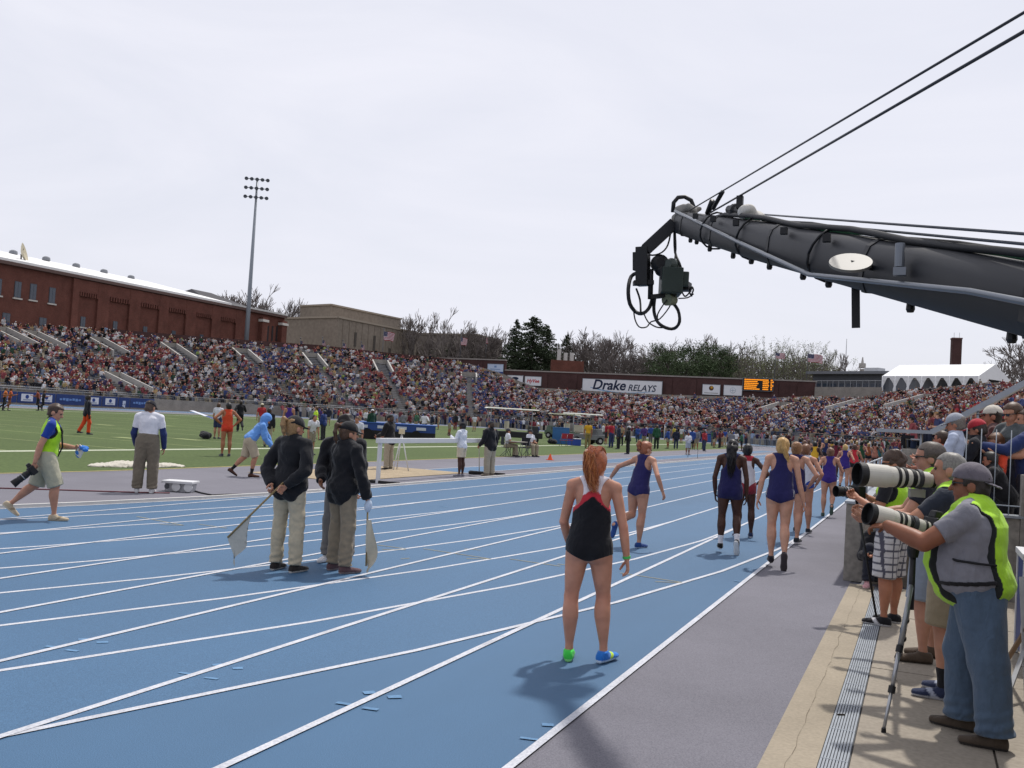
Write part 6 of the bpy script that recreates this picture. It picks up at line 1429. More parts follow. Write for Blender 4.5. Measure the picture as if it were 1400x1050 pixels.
for px, py, rel, cc, lab, lb2 in ((692, 624, -75, 'cfd2da', 'official in white shirt seated at a small table beside the turf', 'dark folding chair under the official at the small table'), (723, 624, -140, 'cdd0d8', 'official in white shirt and khaki seated with hands in lap beside the turf', 'dark folding chair under the official with hands in lap')):
    P(px, py, rel, 1.74, SEATP, dict(upper=('polo', cc), lower=('trousers', KH, 1.05), shoes=('2a2a2e', '55555a'), cap=('30323a',)), lab, vox=.018, skin='b98a72', face=False); chair(px, py-.3, facing(px, rel), lb2)
# middle and far infield people: px, feet y, head y, facing, shirt, lower kind, lower colour, skin, words
MF = [(308, 624, 549, 15, ('singlet', 'c2452a'), ('tights', 'bf3a26', .35), 'a87358', 'athlete in orange top and red orange shorts with hands on hips', dict(ul=(-.7, -.2, -.6), al=(.6, .3, -.5), ur=(.65, -.2, -.7), ar=(-.5, .3, -.6))),
      (296, 600, 550, -30, ('tee', 'c4c6ce'), ('shorts', '2a3350', .9), 'b98a72', 'athlete in white tee and navy shorts past the orange athlete', {}),
      (327, 590, 546, 10, ('jacket', '17181d'), ('trousers', '1b1c22', 1), '5a3c2e', 'figure all in black warm ups walking on the infield', r1),
      (356, 592, 551, 20, ('polo', '9a2a30'), ('trousers', KH, 1), 'b98a72', 'official in red shirt and straw hat near the infield crowd', {}),
      (365, 611, 557, -20, ('jacket', '1c1c22'), ('trousers', KH, 1), 'a87358', 'official in dark jacket and khaki trousers behind the hooded raker', {}),
      (393, 602, 549, 5, ('singlet', '3f2a78'), ('tights', '35266a', .35), 'b98a72', 'athlete in purple uniform stretching beyond the flag officials', {}),
      (117, 594, 539, -80, ('jacket', '1a1c28'), ('trousers', 'c2441f', 1), '4a3128', 'walker in navy hooded coat and bright orange trousers crossing the turf', dict(tr=(0, .25, -1), sr=(0, -.05, -1), tl=(0, -.2, -1), sl=(0, -.5, -1))),
      (430, 600, 555, 100, ('tee', 'b4dc28'), ('shorts', '2a2a30', .9), 'b98a72', 'volunteer in neon yellow shirt on the infield beyond the flag officials', {}),
      (424, 622, 576, -150, ('tee', 'c9cad0'), ('shorts', '8a8272', .9), 'b98a72', 'person in white tee leaning behind the flag officials', dict(lean=(0, .3, .95))),
      (486, 628, 567, 170, ('tee', 'bfc4cc'), ('trousers', '6a6450', 1), 'b98a72', 'official in pale shirt bowing over a clipboard past the flag officials', dict(lean=(0, .35, .93), hpitch=25)),
      (441, 602, 560, 60, ('jacket', '22356a'), ('trousers', '2a2a30', 1), 'b98a72', 'person in blue jacket on the infield beyond the flag officials', {}),
      (472, 604, 558, -60, ('tee', '7a2430'), ('trousers', '3a3a40', 1), 'a87358', 'person in dark red tee on the infield near the blue trailer', {}),
      (507, 600, 559, 30, ('jacket', '1c3a2c'), ('trousers', 'a8a69c', 1), '6a4836', 'person in dark green jacket and white cap near the blue trailer', {}),
      (536, 600, 560, 0, ('tee', '8a8f98'), ('shorts', '3a3f50', .9), 'b98a72', 'person in grey tee standing before the blue trailer', {}),
      (579, 597, 564, -10, ('sweater', 'c2c2c8'), ('trousers', '16161a', 1), 'a87358', 'athlete in white top and black tights running across the infield', r2),
      (648, 590, 566, 20, ('tee', 'bcc0c8'), ('shorts', '8f8673', .9), 'b98a72', 'person in white tee and tan shorts far out on the turf', {}),
      (622, 588, 565, -30, ('jacket', '1f2028'), ('trousers', '6a2a2e', 1), 'a87358', 'person in black jacket far out near the end boards', {}),
      (735, 600, 573, 80, ('tee', 'bfc6d4'), ('trousers', '2c3f70', 1), 'b98a72', 'person in white tee and blue trousers walking past the white cart', r1),
      (728, 604, 572, 30, ('tee', '6a2230'), ('shorts', 'a59a86', .9), 'b98a72', 'person in maroon tee and tan shorts beside the white cart', {}),
      (803, 613, 576, 10, ('tee', 'c09428'), ('trousers', '7d7048', 1), 'a87358', 'person in mustard shirt standing under the open cart canopy', {}),
      (763, 596, 574, 100, ('jacket', '1d2030'), ('trousers', '22242e', 1), 'b98a72', 'person in dark coat left of the open cart', {}),
      (835, 612, 576, 40, ('tee', '9c2434'), ('trousers', '28335c', 1), 'a87358', 'person in bright red tee and navy trousers in the infield group', {}),
      (828, 608, 578, -60, ('tee', '8a2030'), ('shorts', '2a2a30', .9), 'b98a72', 'person in crimson tee at the back of the infield group', {}),
      (845, 614, 580, 110, ('jacket', '20263c'), ('trousers', '1b1c22', 1), '5a3c2e', 'person in navy jacket at the right of the infield group', {}),
      (858, 621, 583, 70, ('jacket', '121216'), ('trousers', '141418', 1), '5a3c2e', 'person all in black standing by the runway edge', {}),
      (897, 614, 579, 20, ('jacket', '1f4a34'), ('trousers', '1d2a24', 1), 'b98a72', 'person in dark green warm ups beside the orange tipped pole', {}),
      (921, 606, 580, 50, ('tee', 'a89a3a'), ('shorts', '22242c', .9), 'b98a72', 'person in olive gold tee near the blue bins', {}),
      (931, 606, 583, -40, ('tee', 'b8bac2'), ('shorts', '6a7050', .9), 'a87358', 'person in pale tee and green shorts near the blue bins', {}),
      (940, 622, 591, 200, ('sweater', 'c6c8d0'), ('shorts', '9aa0ac', .95), '8a5a44', 'judge in long white top holding papers at the runway', dict(al=(.2, .9, .1), ar=(-.2, .9, .1))),
      (962, 614, 588, 30, ('jacket', '1b1c24'), ('trousers', '1f2230', 1), '5a3c2e', 'athlete in black warm ups crouching past the runway judge', dict(lean=(0, .5, .85))),
      (976, 612, 587, -60, ('jacket', '28253a'), ('shorts', 'a59a86', .95), 'b98a72', 'person in dark top and tan shorts near the far blue mats', {}),
      (990, 611, 586, 10, ('tee', '2a468f'), ('trousers', 'a59a86', 1), 'b98a72', 'official in royal blue shirt and tan trousers by the far mats', {}),
      (1002, 610, 587, 60, ('tee', '24407f'), ('trousers', '99907c', 1), 'b98a72', 'second official in royal blue shirt by the far mats with folded arms', dict(al=(.7, .5, .1), ar=(-.7, .5, .1)))]
for (px, yf, yh, rel, up_, lo2, sk, words, pp) in MF:
    H_ = min(max(height_at(px, yf, yh), 1.55), 1.95); dist = G(px, yf).length
    lw = (lo2[0], lo2[1], 1.0, lo2[2]) if lo2[0] != 'trousers' else ('trousers', lo2[1], lo2[2])
    P(px, yf, rel, H_, pp or dict(ul=(-.2, .05, -1), al=(.05, .3, -1)), dict(upper=up_, lower=lw, shoes=('3a3a40', '9a9aa0'), **({'cap': ('c9c0a8',)} if 'hat' in words else ({'cap': ('d0d0d4',)} if 'white cap' in words else {}))), words, vox=.016 if dist < 34 else (.024 if dist < 60 else .03), skin=sk, hair=('short', random.choice(['2a201a', '151214', '4a3426'])), face=False)
for k, (px, rel, c1, c2, c3, words) in enumerate(((5, -95, 'b0622a', '191a20', '191a20', 'athlete in orange top and black tights walking on the far side runway'), (12, -90, 'a8502a', '8a5a44', 'c8b0a0', 'athlete in orange top with bare legs walking beside the one in black tights'), (51, 80, '7a3a2a', '17181d', '17181d', 'athlete in rust top and black tights striding left of the banner panels'), (58, -85, '22222a', '17181d', '17181d', 'athlete in black warm ups striding behind the one in rust top'))):
    P(px, 561.5, rel, 1.9, r1 if k % 2 else r2, dict(upper=('tee', c1), lower=('trousers', c2, .8) if k != 1 else ('tights', '5a2a2a', 1, .3), shoes=('3a3a40', '9a9aa0')), words, vox=.03, skin='8a5a44', face=False)
# ------------------------------------------------------------------ photographers in the pit
LIME = '9ccb2c'
q = person(G(1330, 1010), facing(1322, 84), 1.74, dict(tl=(-.12, -.20, -1), sl=(-.03, -.12, -1), tr=(.12, .22, -1), sr=(.02, -.04, -1), fl=(-.1, 1, 0), fr=(.15, 1, 0), lean=(0, .13, 1), ul=(-.20, .62, -.48), al=(.38, .92, .30), ur=(.05, .62, -.8), ar=(-.22, 1, .25), hyaw=4, hpitch=2, cl=.55, cr=.95, hl=(.25, 1, -.1), thl=(.9, .2, .2), pl=(0, 0, -1)),
           dict(upper=('tee', '75757d', None, .215), lower=('trousers', '47586c', 1.10), shoes=('463c33', '2c2724'), cap=('5f5a62', 'back', '4f4b55'), vest=(LIME, .018, .185), bag=.002, waist=.235, glasses='dark'), 'photographer in grey tee, lime vest, jeans and backward cap aiming a long lens', vox=.008, bulk=1.34, belly=.13, skin='8f5f48', hair=('short', '2a2220'))
PH1 = q
bl = q.ta+(q.tb-q.ta)*.215
q.part('belt', [q.torso(.205, .245, .046, cap=(.03, .03))], '17161a', h=.007)
def vest_trim(q_, x, ts, col='17181c'):
    mb = MB(); L_ = q_.tb-q_.ta; mb.tube([Vector(q_.ta+L_*t+q_.rs*xx+q_.fw*yy) for t, xx, yy in ts], .008, 5); mb.build('vest_strap', mat(col, .8, 0), q_.root)
vest_trim(q, 0, [(.60, -.02, .25), (.52, -.16, .20), (.46, -.245, .08), (.42, -.235, -.06), (.40, -.19, -.13)])
mb = MB(); a = Vector(q.J['wrl']); d = Vector(nrm(q.J['wrl']-q.J['ell'])); mb.lathe(a-d*.03, [(-.012, .037), (.012, .036)], d, 14); mb.build('wristwatch', mat('c7b5c0', .4, 0), q.root)
def super_tele(c, axis, up, L_, R1, label, name='telephoto_lens'):
    r_ = empty(name, c); tag(r_, label, 'camera lens'); a_ = Vector(axis).normalized(); MWH = mat('b5b2a9', .4, .06, 20, spec=.4); MBK = mat('141416', .55, .1, 30)
    f = lambda x: a_*x
    mb = MB(); mb.lathe(f(0), [(0, R1*.62), (L_*.10, R1*.66), (L_*.13, R1*.70), (L_*.30, R1*.72), (L_*.36, R1*.80), (L_*.60, R1*.92), (L_*.62, R1*.95)], a_, 32); brl = mb.build('barrel', MWH, r_)
    for f0, w_, k in ((.05, .03, .70), (.30, .05, .80), (.42, .035, .90), (.505, .03, .95)): mb = MB(); mb.lathe(f(L_*f0), [(0, R1*k), (.004, R1*(k+.03)), (L_*w_, R1*(k+.03)), (L_*w_+.004, R1*k)], a_, 32); mb.build('rubber_ring', MBK, brl)
    mb = MB(); mb.lathe(f(L_*.62), [(0, R1*.96), (.01, R1*1.0), (L_*.30, R1*1.03), (L_*.305, R1*1.0), (L_*.30, R1*.97), (L_*.02, R1*.93)], a_, 32); hd_ = mb.build('lens_hood', MWH, r_)
    mb = MB(); mb.lathe(f(L_*.915), [(0, R1*1.045), (.008, R1*1.07), (L_*.085, R1*1.07), (L_*.088, R1*.96), (-.01, R1*.95)], a_, 32); mb.build('hood_rim', MBK, hd_)
    mb = MB(); mb.lathe(f(L_*.64), [(0, R1*.9), (.004, R1*.9)], a_, 32); mb.build('front_element', mat('0a0c10', .08, 0, spec=.8), r_)
    u = Vector(up); u = (u-a_*u.dot(a_)).normalized(); x = a_.cross(u); M_ = Matrix((x, a_, u)).transposed()
    mb = MB(); mb.box(f(-.045), (.15, .08, .155), M_); mb.box(f(-.045)+u*.10, (.08, .075, .05), M_, .75); mb.build('camera_body', MBK, r_, .01)
    mb = MB(); mb.lathe(f(L_*.22), [(0, R1*.86), (.03, R1*.86)], a_, 28); mb.build('tripod_collar', mat('3a3a3e', .5), r_); mb = MB(); mb.box(f(L_*.22+.015)-u*(R1*.9+.03), (.035, .12, .06), M_); mb.build('collar_foot', mat('9a978f', .5), r_)
    return r_
DP1 = (WR.T @ np.array([*PH1.world((0, .45, 1.3))])-(WR.T@np.array([0, 0, CAM_H])))[2]
f0, b0 = DP(1186, 702, DP1-.02), DP(1268, 722, DP1+.05); ax = (f0-b0); ln1 = ax.length
super_tele(b0, ax, (0, 0, 1), ln1, .068, 'lower white telephoto lens with black rings resting on a silver tripod')
# tripod with silver legs
base = b0.lerp(f0, .22)-Vector((0, 0, .10)); tp = empty('silver_tripod', (base.x, base.y, 0)); tag(tp, 'silver tripod with black clamps under the lower white lens', 'tripod'); to2 = Vector(tp.location)
mb = MB(); mb.lathe((0, 0, base.z-.06), [(-.05, .03), (0, .04), (.03, .035), (.07, .02)], n=16); mb.build('head', mat('1a1a1d', .5), tp); mb = MB(); mb.tube([(0, 0, base.z-.45), (0, 0, base.z-.08)], .02, 10); mb.build('centre_column', mat('26262a', .5), tp)
for ft in (G(1208, 1002), G(1232, 896), G(1222, 930)):
    e = ft-to2; tpt = Vector((0, 0, base.z-.28)); mb = MB(); k = .45; mid = tpt.lerp(e, k)
    mb.tube([tpt, mid], .0165, 10); lg = mb.build('leg', mat('1d1d20' if ft.y > 8 else '8f9296', .35, .05, metal=.6), tp); mb = MB(); mb.tube([mid, tpt.lerp(e, .72)], .0135, 10); mb.build('leg_section', mat('a2a4a8', .3, .05, metal=.7), lg); mb = MB(); mb.tube([tpt.lerp(e, .72), e+Vector((0, 0, .02))], .011, 10); mb.build('leg_section', mat('a2a4a8', .3, .05, metal=.7), lg)
    for kk in (k, .72): mb = MB(); mb.lathe(tpt.lerp(e, kk), [(-.022, .022), (.022, .022)], e-tpt, 12); mb.build('clamp', mat('141416', .5), lg)
    mb = MB(); mb.lathe(e, [(0, .016), (.03, .014)], n=10); mb.build('rubber_foot', mat('101012', .8), lg)
# grey haired photographer behind
q = person(G(1292, 952), facing(1290, 84), 1.79, dict(tl=(-.1, .05, -1), sl=(0, -.05, -1), tr=(.1, -.02, -1), sr=(0, -.05, -1), lean=(0, .06, 1), ul=(-.2, .7, -.6), al=(.15, 1, .1), ur=(.2, .6, -.7), ar=(-.1, 1, .2), cl=.7, cr=.7), dict(upper=('tee', '2a2f3a'), lower=('shorts', '8d8069', 1.05, 1.0), shoes=('28304a', 'b9bcc4', '9aa0b0'), socks=('17171b', .7), vest=(LIME,)), 'photographer in khaki shorts and black socks hidden behind the one in jeans', vox=.012, bulk=1.12, skin='b98a72', hair=('short', '77746f'))
DP2 = (WR.T @ np.array([*q.world((0, .5, 1.5))])-(WR.T@np.array([0, 0, CAM_H])))[2]
f0, b0 = DP(1172, 648, DP2-.10), DP(1281, 657, DP2-.02); super_tele(b0, f0-b0, (0, 0, 1), (f0-b0).length, .084, 'upper white telephoto lens, the larger one, held level above the other lens')
# photographer with glasses
q = person(G(1262, 903), facing(1262, 92), 1.86, dict(tl=(-.1, .1, -1), sl=(0, -.08, -1), tr=(.1, -.1, -1), sr=(0, -.05, -1), hpitch=4, ul=(-.2, .5, -.8), al=(.2, .9, -.2), ur=(.2, .5, -.8), ar=(-.2, .9, -.2)), dict(upper=('tee', '1c1e28'), lower=('shorts', '7d8796', 1.08, 1.05), shoes=('4c4036', '33291f'), vest=(LIME,), glasses='clear'), 'photographer with thin clear glasses in a lime vest over black tee', vox=.010, skin='bb8d78', hair=('short', '4a423c'))
# photographer in plaid shorts
q = person(G(1214, 854), facing(1214, 75), 1.74, dict(tl=(-.1, .06, -1), sl=(0, -.04, -1), tr=(.12, .0, -1), sr=(0, -.04, -1), hpitch=8, hyaw=20, ul=(-.2, .2, -.95), al=(.3, .75, .4), ur=(.2, .2, -.95), ar=(-.3, .75, .4), cl=.9, cr=.9), dict(upper=('tee', '1d1d22'), lower=('shorts', 'b9b7b8', 1.12, 1.08, plaid), shoes=('1b1b1f', 'cfcfd2', 'bcbcc0'), vest=(LIME,), glasses='dark'), 'photographer in white plaid shorts and black sneakers beside the pit wall', vox=.010, skin='b27c62', hair=('short', '3d2a1e'))
bv, bf = field([Ell(q.hl(0, -.012, .03), V3(.055, .064, .05)*q.H, q.HM)], .010, wr=.016, seed=4, cut=lambda g_: (lambda d_: np.minimum(.022-d_[:, 2], d_[:, 1]-.01))((g_-q.hl(0, 0, 0))@q.HM)); link('tousled_hair', np_mesh('tousled_hair', bv, bf, solid('3d2a1e', len(bv))), q.root, hair_mat())
hc = (q.world(q.J['hcl'])+q.world(q.J['hcr']))/2; held_camera('pit_camera', 'black camera with long dark lens held by the photographer in plaid shorts', hc, (Vector(G(1100, 850))-Vector(G(1214, 850))), (0, 0, 1), 1.2, length=.20)
mp_ = empty('monopod', G(1199, 852)); tag(mp_, 'slim black monopod standing before the plaid shorts', 'monopod'); mo = Vector(mp_.location); mb = MB(); mb.tube([(0, 0, .02), (hc.x-mo.x, hc.y-mo.y, hc.z-.08)], [.011, .016], 8); mb.build('tube', mat('131315', .4), mp_); mb = MB(); mb.lathe((0, 0, 0), [(0, .018), (.03, .014)], n=10); mb.build('foot', mat('1a1a1c', .8), mp_)
# seated helper at the wall
q = person(G(1204, 800), facing(1200, 178), 1.60, dict(tl=(-.1, .55, .6), sl=(0, .2, -1), tr=(.12, .55, .6), sr=(0, .2, -1), lean=(0, .1, 1), ul=(-.2, .5, -.8), al=(.4, .8, .1), ur=(.2, .5, -.8), ar=(-.4, .8, .1), hpitch=20), dict(upper=('jacket', '15151a'), lower=('trousers', '191c28', 1), shoes=('b98a8e', 'd8c8c8')), 'person in black with pink sneakers crouched against the pit wall', vox=.014, fem=True, skin='b98a72', hair=('long', '201814', .12))
# onlookers on the platform
def onlooker(px, ytop, Y, rel, pose, fit, label, **k):
    g_ = ONY(px, 600, Y); t_ = ONY(px, ytop, Y); return person((g_.x, Y, .45), facing(px, rel), max(1.2, t_.z-.45), pose, fit, label, vox=.012, **k)
ON = dict(ul=(-.2, .35, -.9), al=(.3, .8, .0), ur=(.2, .35, -.9), ar=(-.3, .8, .0))
onlooker(1308, 563, 13.35, 82, dict(ON, hpitch=14), dict(upper=('polo', 'a9b2c6'), lower=('trousers', '6a6a70', 1), cap=('8d929c', 'front', '9a9fa8')), 'onlooker in pale grey cap and light blue shirt at the picket rail', skin='b07a62', hair=('short', '6a625c'))
onlooker(1338, 571, 13.5, 80, dict(ON, hpitch=14), dict(upper=('jacket', '1a1b22'), lower=('trousers', '3a3f50', 1), cap=('a02a35',)), 'onlooker in red cap and black top leaning at the picket rail', skin='b07a62', hair=('short', '2a201a'))
onlooker(1357, 552, 14.6, 95, dict(ON), dict(upper=('tee', '4a2a28'), lower=('trousers', '3a3f50', 1), cap=('b9b3a8', 'front', '2a2a30')), 'onlooker in cream cap with dark brim behind the red capped one', skin='a8705a', hair=('short', '2a201a'))
onlooker(1364, 590, 13.5, 120, dict(ON, hpitch=18), dict(upper=('tee', 'c9452c'), lower=('trousers', '3a3f50', 1)), 'small onlooker in vivid orange shirt at the picket rail', skin='bb8a72', hair=('short', '5a3a24'))
onlooker(1386, 547, 13.7, 130, dict(ON, hpitch=16), dict(upper=('tee', '4e5456'), lower=('trousers', '2e3340', 1), glasses='dark'), 'onlooker with mirrored sunglasses and grey green tee', skin='b98a72', hair=('short', '4a3424'))
q = onlooker(1380, 612, 13.15, 85, dict(ON, lean=(0, .45, .9), hpitch=10, al=(.2, 1, .25), ar=(-.2, 1, .25), cl=.9, cr=.9), dict(upper=('jacket', '111115'), lower=('trousers', '17181d', 1)), 'onlooker in black jacket stooping to aim a black camera over the wall', skin='a8705a', hair=('short', '17130f'))
hc = (q.world(q.J['hcl'])+q.world(q.J['hcr']))/2; held_camera('wall_camera', 'black camera held over the wall by the stooping onlooker', hc, (-1, -.25, 0), (0, 0, 1), 1.2, length=.16)
onlooker(1404, 556, 13.6, 100, dict(ON, ul=(-.2, .7, -.5), al=(.2, 1, .1)), dict(upper=('jacket', '24325c'), lower=('trousers', '2e3340', 1)), 'onlooker in dark blue jacket at the edge of the pickets', skin='b98a72', hair=('short', '3a2a20'))
onlooker(1288, 587, 14.4, 70, dict(ON), dict(upper=('tee', 'c8572c'), lower=('trousers', '3a3f50', 1)), 'onlooker in dull orange tee behind the pale capped one', skin='a8705a', hair=('short', '3a2a20'))
onlooker(1372, 560, 15.6, 110, dict(ON), dict(upper=('tee', '9a2a35'), lower=('trousers', '3a3f50', 1), cap=('8a2230',)), 'onlooker in dark red cap and red shirt at the back of the platform', skin='b98a72', hair=('short', '3a2a20'))
onlooker(1400, 566, 15.2, 90, dict(ON), dict(upper=('tee', 'c2c6ce'), lower=('trousers', '3a3f50', 1)), 'onlooker in white tee at the back of the platform', skin='b98a72', hair=('short', '5a4030'))
# ------------------------------------------------------------------ television crane
M_ARM = mat('1b1d23', .5, .15, 5, metal=.0); M_BLK = mat('15161a', .5, .1, 20); M_STEEL = mat('6f747c', .35, .08, 8, metal=.5); M_CABLE = mat('1b1c20', .6, 0)
cr = empty('television_crane', (1.45, 1.1, 0)); tag(cr, 'dark television camera crane arm reaching over the track from the right', 'camera crane'); co = Vector(cr.location)
TIP, NR = DP(930, 303, 7.8), DP(1400, 400, 3.0); ad = (NR-TIP); AL = ad.length; ad.normalize(); BASE = NR+ad*2.6
def arm_pt(s, x=0, z=0):                         # s metres from the tip, sideways, up
    sd = ad.cross(Vector((0, 0, 1))).normalized(); u = sd.cross(ad).normalized(); return TIP+ad*s+sd*x+u*z-co
mb = MB(); mb.smooth = True; vs = []; LB_ = (BASE-TIP).length; sec = [(-.75, -1.0), (.75, -1.0), (1.0, -.55), (1.0, .35), (.85, .72), (.5, .95), (0, 1.03), (-.5, .95), (-.85, .72), (-1.0, .35), (-1.0, -.55)]; ns = len(sec)
prof = ((0, -.09, .08, .07), (.7, -.105, .088, .08), (2.4, -.125, .10, .09), (5.2, -.122, .10, .10), (LB_, -.124, .10, .105))
for s, h0, h1, w in prof:
    for x, z in sec: vs.append(arm_pt(s, x*w, (h0+h1)/2+z*(h1-h0)/2))
mb.add(vs, [(i*ns+j, i*ns+(j+1) % ns, (i+1)*ns+(j+1) % ns, (i+1)*ns+j) for i in range(len(prof)-1) for j in range(ns)]+[tuple(range(ns-1, -1, -1)), tuple(range((len(prof)-1)*ns, len(prof)*ns))]); mb.build('boom', M_ARM, cr, .006)
for s in (.35, 1.3, 2.6, 3.9, 5.1):
    mb = MB(); vs = []
    for ds in (-.02, .02):
        h0 = np.interp(s, [p[0] for p in prof], [p[1] for p in prof])-.004; h1 = np.interp(s, [p[0] for p in prof], [p[2] for p in prof])+.004; w = np.interp(s, [p[0] for p in prof], [p[3] for p in prof])+.004
        for x, z in sec: vs.append(arm_pt(s+ds, x*w, (h0+h1)/2+z*(h1-h0)/2))
    mb.add(vs, [(j, (j+1) % ns, ns+(j+1) % ns, ns+j) for j in range(ns)]+[tuple(range(ns-1, -1, -1)), tuple(range(ns, 2*ns))]); mb.build('boom_collar', M_BLK, cr)
SD = -1 if arm_pt(0, 1, 0).x+co.x > TIP.x and False else 1
# which side faces the camera
side = 1 if (arm_pt(3, .5)+co).length < (arm_pt(3, -.5)+co).length else -1
mb = MB(); mb.tube([arm_pt(.15, side*.085, .085), arm_pt(2.2, side*.115, -.04), arm_pt(3.4, side*.13, -.105), arm_pt(4.83, side*.13, -.015), arm_pt(LB_, side*.13, .03)], .0115, 10); mb.build('steering_rod', M_STEEL, cr)
for k, (z, r, c) in enumerate(((.112, .012, M_CABLE), (.118, .010, M_CABLE), (.112, .007, mat('2f6a4a', .6, 0)), (.118, .016, M_CABLE))):
    mb = MB(); pts = [arm_pt(.2+LB_*.97*i/24, side*(.0+.02*k-.03)+.012*math.sin(i*1.9+k), z-.05*(i < 4)+.008*math.sin(i*1.3+2*k)) for i in range(25)]; mb.tube(pts, r, 6); mb.build('cable', c, cr)
for s in (.55, .75, 1.15, 1.75, 2.15, 2.5, 3.05, 3.4, 4.25, 4.95):
    mb = MB(); mb.lathe(arm_pt(s, side*.03, -.148 if s > 1 else -.125), [(-.012, .012), (0, .017), (.035, .014)], (0, 0, 1), 8); mb.build('clamp_bolt', M_BLK, cr)
for s in (.95, 1.45, 2.0, 2.9, 3.5): mb = MB(); mb.box(arm_pt(s, side*.11, .075), (.035, .035, .035)); mb.build('boom_latch', M_BLK, cr)
for s in (1.15, 2.05, 3.3):
    mb = MB(); pts = [arm_pt(s+.03*math.sin(a*2), .112*math.cos(a), -.012+.128*math.sin(a)) for a in np.linspace(0, 6.283, 18)]; mb.tube(pts, .007, 5); mb.build('strap', M_BLK, cr)
mb = MB(); p0, p1 = arm_pt(3.75, side*.05, -.10), arm_pt(3.75, side*.05, -.10)+Vector((.01, 0, -.20)); mb.bar(p0, p1, .035, .006, up=(0, 1, 0)); mb.build('hanging_strap', M_BLK, cr)
mb = MB(); c = arm_pt(4.0, side*.19, .0); mb.lathe(c, [(-.006, .085), (.006, .085)], Vector((.05, -.55, .82)), 28); mb.build('round_mirror', mat('6a6966', .5, .05, 8), cr); mb = MB(); mb.tube([c, arm_pt(4.0, side*.06, -.02)], .012, 6); mb.build('mirror_bracket', M_BLK, cr)
mb = MB(); mb.lathe(arm_pt(4.3, side*.13, .06), [(-.045, .018), (.045, .018)], (0, 0, 1), 12); mb.box(arm_pt(4.33, side*.135, .0), (.045, .035, .03)); mb.build('hinge_lug', M_STEEL, cr)
# stays
MT = DP(1967, -324, 1.5)-co
for a_, yy, r in ((arm_pt(.28, 0, .10), 17, .0052), (arm_pt(.9, 0, .10), 43, .0062)):
    e_ = DP(1400, yy, 2.9)-co; mb = MB(); mb.tube([a_, e_+(e_-a_)*.28], r, 6); mb.build('stay_cable', mat('3a3d44', .4, 0, metal=.4), cr)
for p_, q_ in (((1000, 290), (1404, 320)), ((1002, 296), (1404, 334))):
    a_ = DP(p_[0], p_[1], 7.0)-co; b_ = DP(q_[0], q_[1], 2.9)-co; mb = MB(); mb.tube([a_, b_+(b_-a_)*.3], .006, 6); mb.build('stay_cable', mat('4a4d54', .4, 0, metal=.4), cr)
mb = MB(); mb.tube([arm_pt(.86, 0, .10), arm_pt(.95, 0, .19)], .022, 8); mb.tube([arm_pt(1.0, 0, .14), arm_pt(1.2, 0, .26)], .016, 8); mb.build('turnbuckle', M_BLK, cr)
# white padded bundle and rope wrap
wv, wf = field([Ell((0, 0, 0), (.065, .05, .045)), Ell((.05, .03, -.02), (.04, .04, .035))], .008, wr=.016, seed=6); o = link('white_padding', np_mesh('white_padding', wv, wf, solid('c2bfb8', len(wv))), cr, cloth_mat()); o.location = arm_pt(1.85, 0, .15)
mb = MB(); mb.lathe(arm_pt(1.55, 0, .145), [(-.12, .03), (-.03, .03), (.0, .045), (.05, .045), (.06, .03), (.2, .025)], ad, 12); mb.build('motor', M_BLK, cr)
mb = MB(); mb.box(arm_pt(1.72, .02, .20), (.04, .04, .08)); mb.build('aerial_box', M_BLK, cr)
wv, wf = field([Ell((0, 0, 0), (.09, .06, .05)), Ell((.09, -.05, .0), (.06, .05, .04)), Ell((-.06, .03, -.05), (.05, .04, .06))], .008, wr=.02, seed=8); o = link('rope_wrap', np_mesh('rope_wrap', wv, wf, solid('85837f', len(wv))), cr, cloth_mat()); o.location = arm_pt(.1, 0, .09)
def DC(px, py, dd=0.0): return DP(px, py, 7.75+dd)-co
mb = MB(); mb.tube([DC(920, 290), DC(921, 277), DC(927, 270), DC(936, 269), DC(945, 274), DC(949, 284), DC(948, 290)], .018, 8); mb.build('cable_loop', M_BLK, cr)
# dropped head
mb = MB(); mb.bar(DC(921, 306), DC(882, 342), .11, .095); mb.build('gooseneck', M_ARM, cr, .006)
mb = MB(); mb.bar(DC(879, 338), DC(879, 391), .10, .11, up=(0, 1, 0)); mb.bar(DC(871, 345), DC(871, 370), .06, .07, up=(0, 1, 0)); mb.build('pan_column', M_BLK, cr, .006)
mb = MB(); mb.bar(DC(866, 387), DC(893, 387), .10, .035); mb.tube([DC(890, 368), DC(889, 409)], .022, 8); mb.bar(DC(889, 406), DC(922, 403), .06, .035); mb.build('tilt_cradle', M_BLK, cr)
cm = MB(); cm.box(DC(917, 386), (.17, .30, .21), Matrix.Rotation(R_(20), 3, 'Z')); cm.box(DC(931, 384), (.10, .26, .12), Matrix.Rotation(R_(20), 3, 'Z')); cb2 = cm.build('broadcast_camera', mat('24302c', .5, .2, 12), cr, .01)
mb = MB(); mb.lathe(DC(902, 360), [(-.05, .04), (-.03, .072), (.06, .072), (.08, .05)], Vector((-.4, 1, .1)), 16); mb.ball(DC(904, 369), .055, 10, 8); mb.build('microphone', M_BLK, cr)
mb = MB(); mb.lathe(DC(921, 363), [(-.03, .05), (.05, .055), (.09, .035)], Vector((-.3, -1, 0)), 16); mb.build('viewfinder', mat('3a4440', .4), cr)
mb = MB(); mb.lathe(DC(916, 410), [(-.05, .045), (.05, .05)], Vector((-.3, -1, -.1)), 14); mb.build('battery_knob', mat('6a705a', .5), cr)
mb = MB(); mb.box(DC(936, 392), (.09, .12, .07)); mb.box(DC(911, 378), (.05, .2, .08)); mb.tube([DC(924, 372), DC(938, 380), DC(935, 396)], .02, 6); mb.build('camera_fittings', M_BLK, cr)
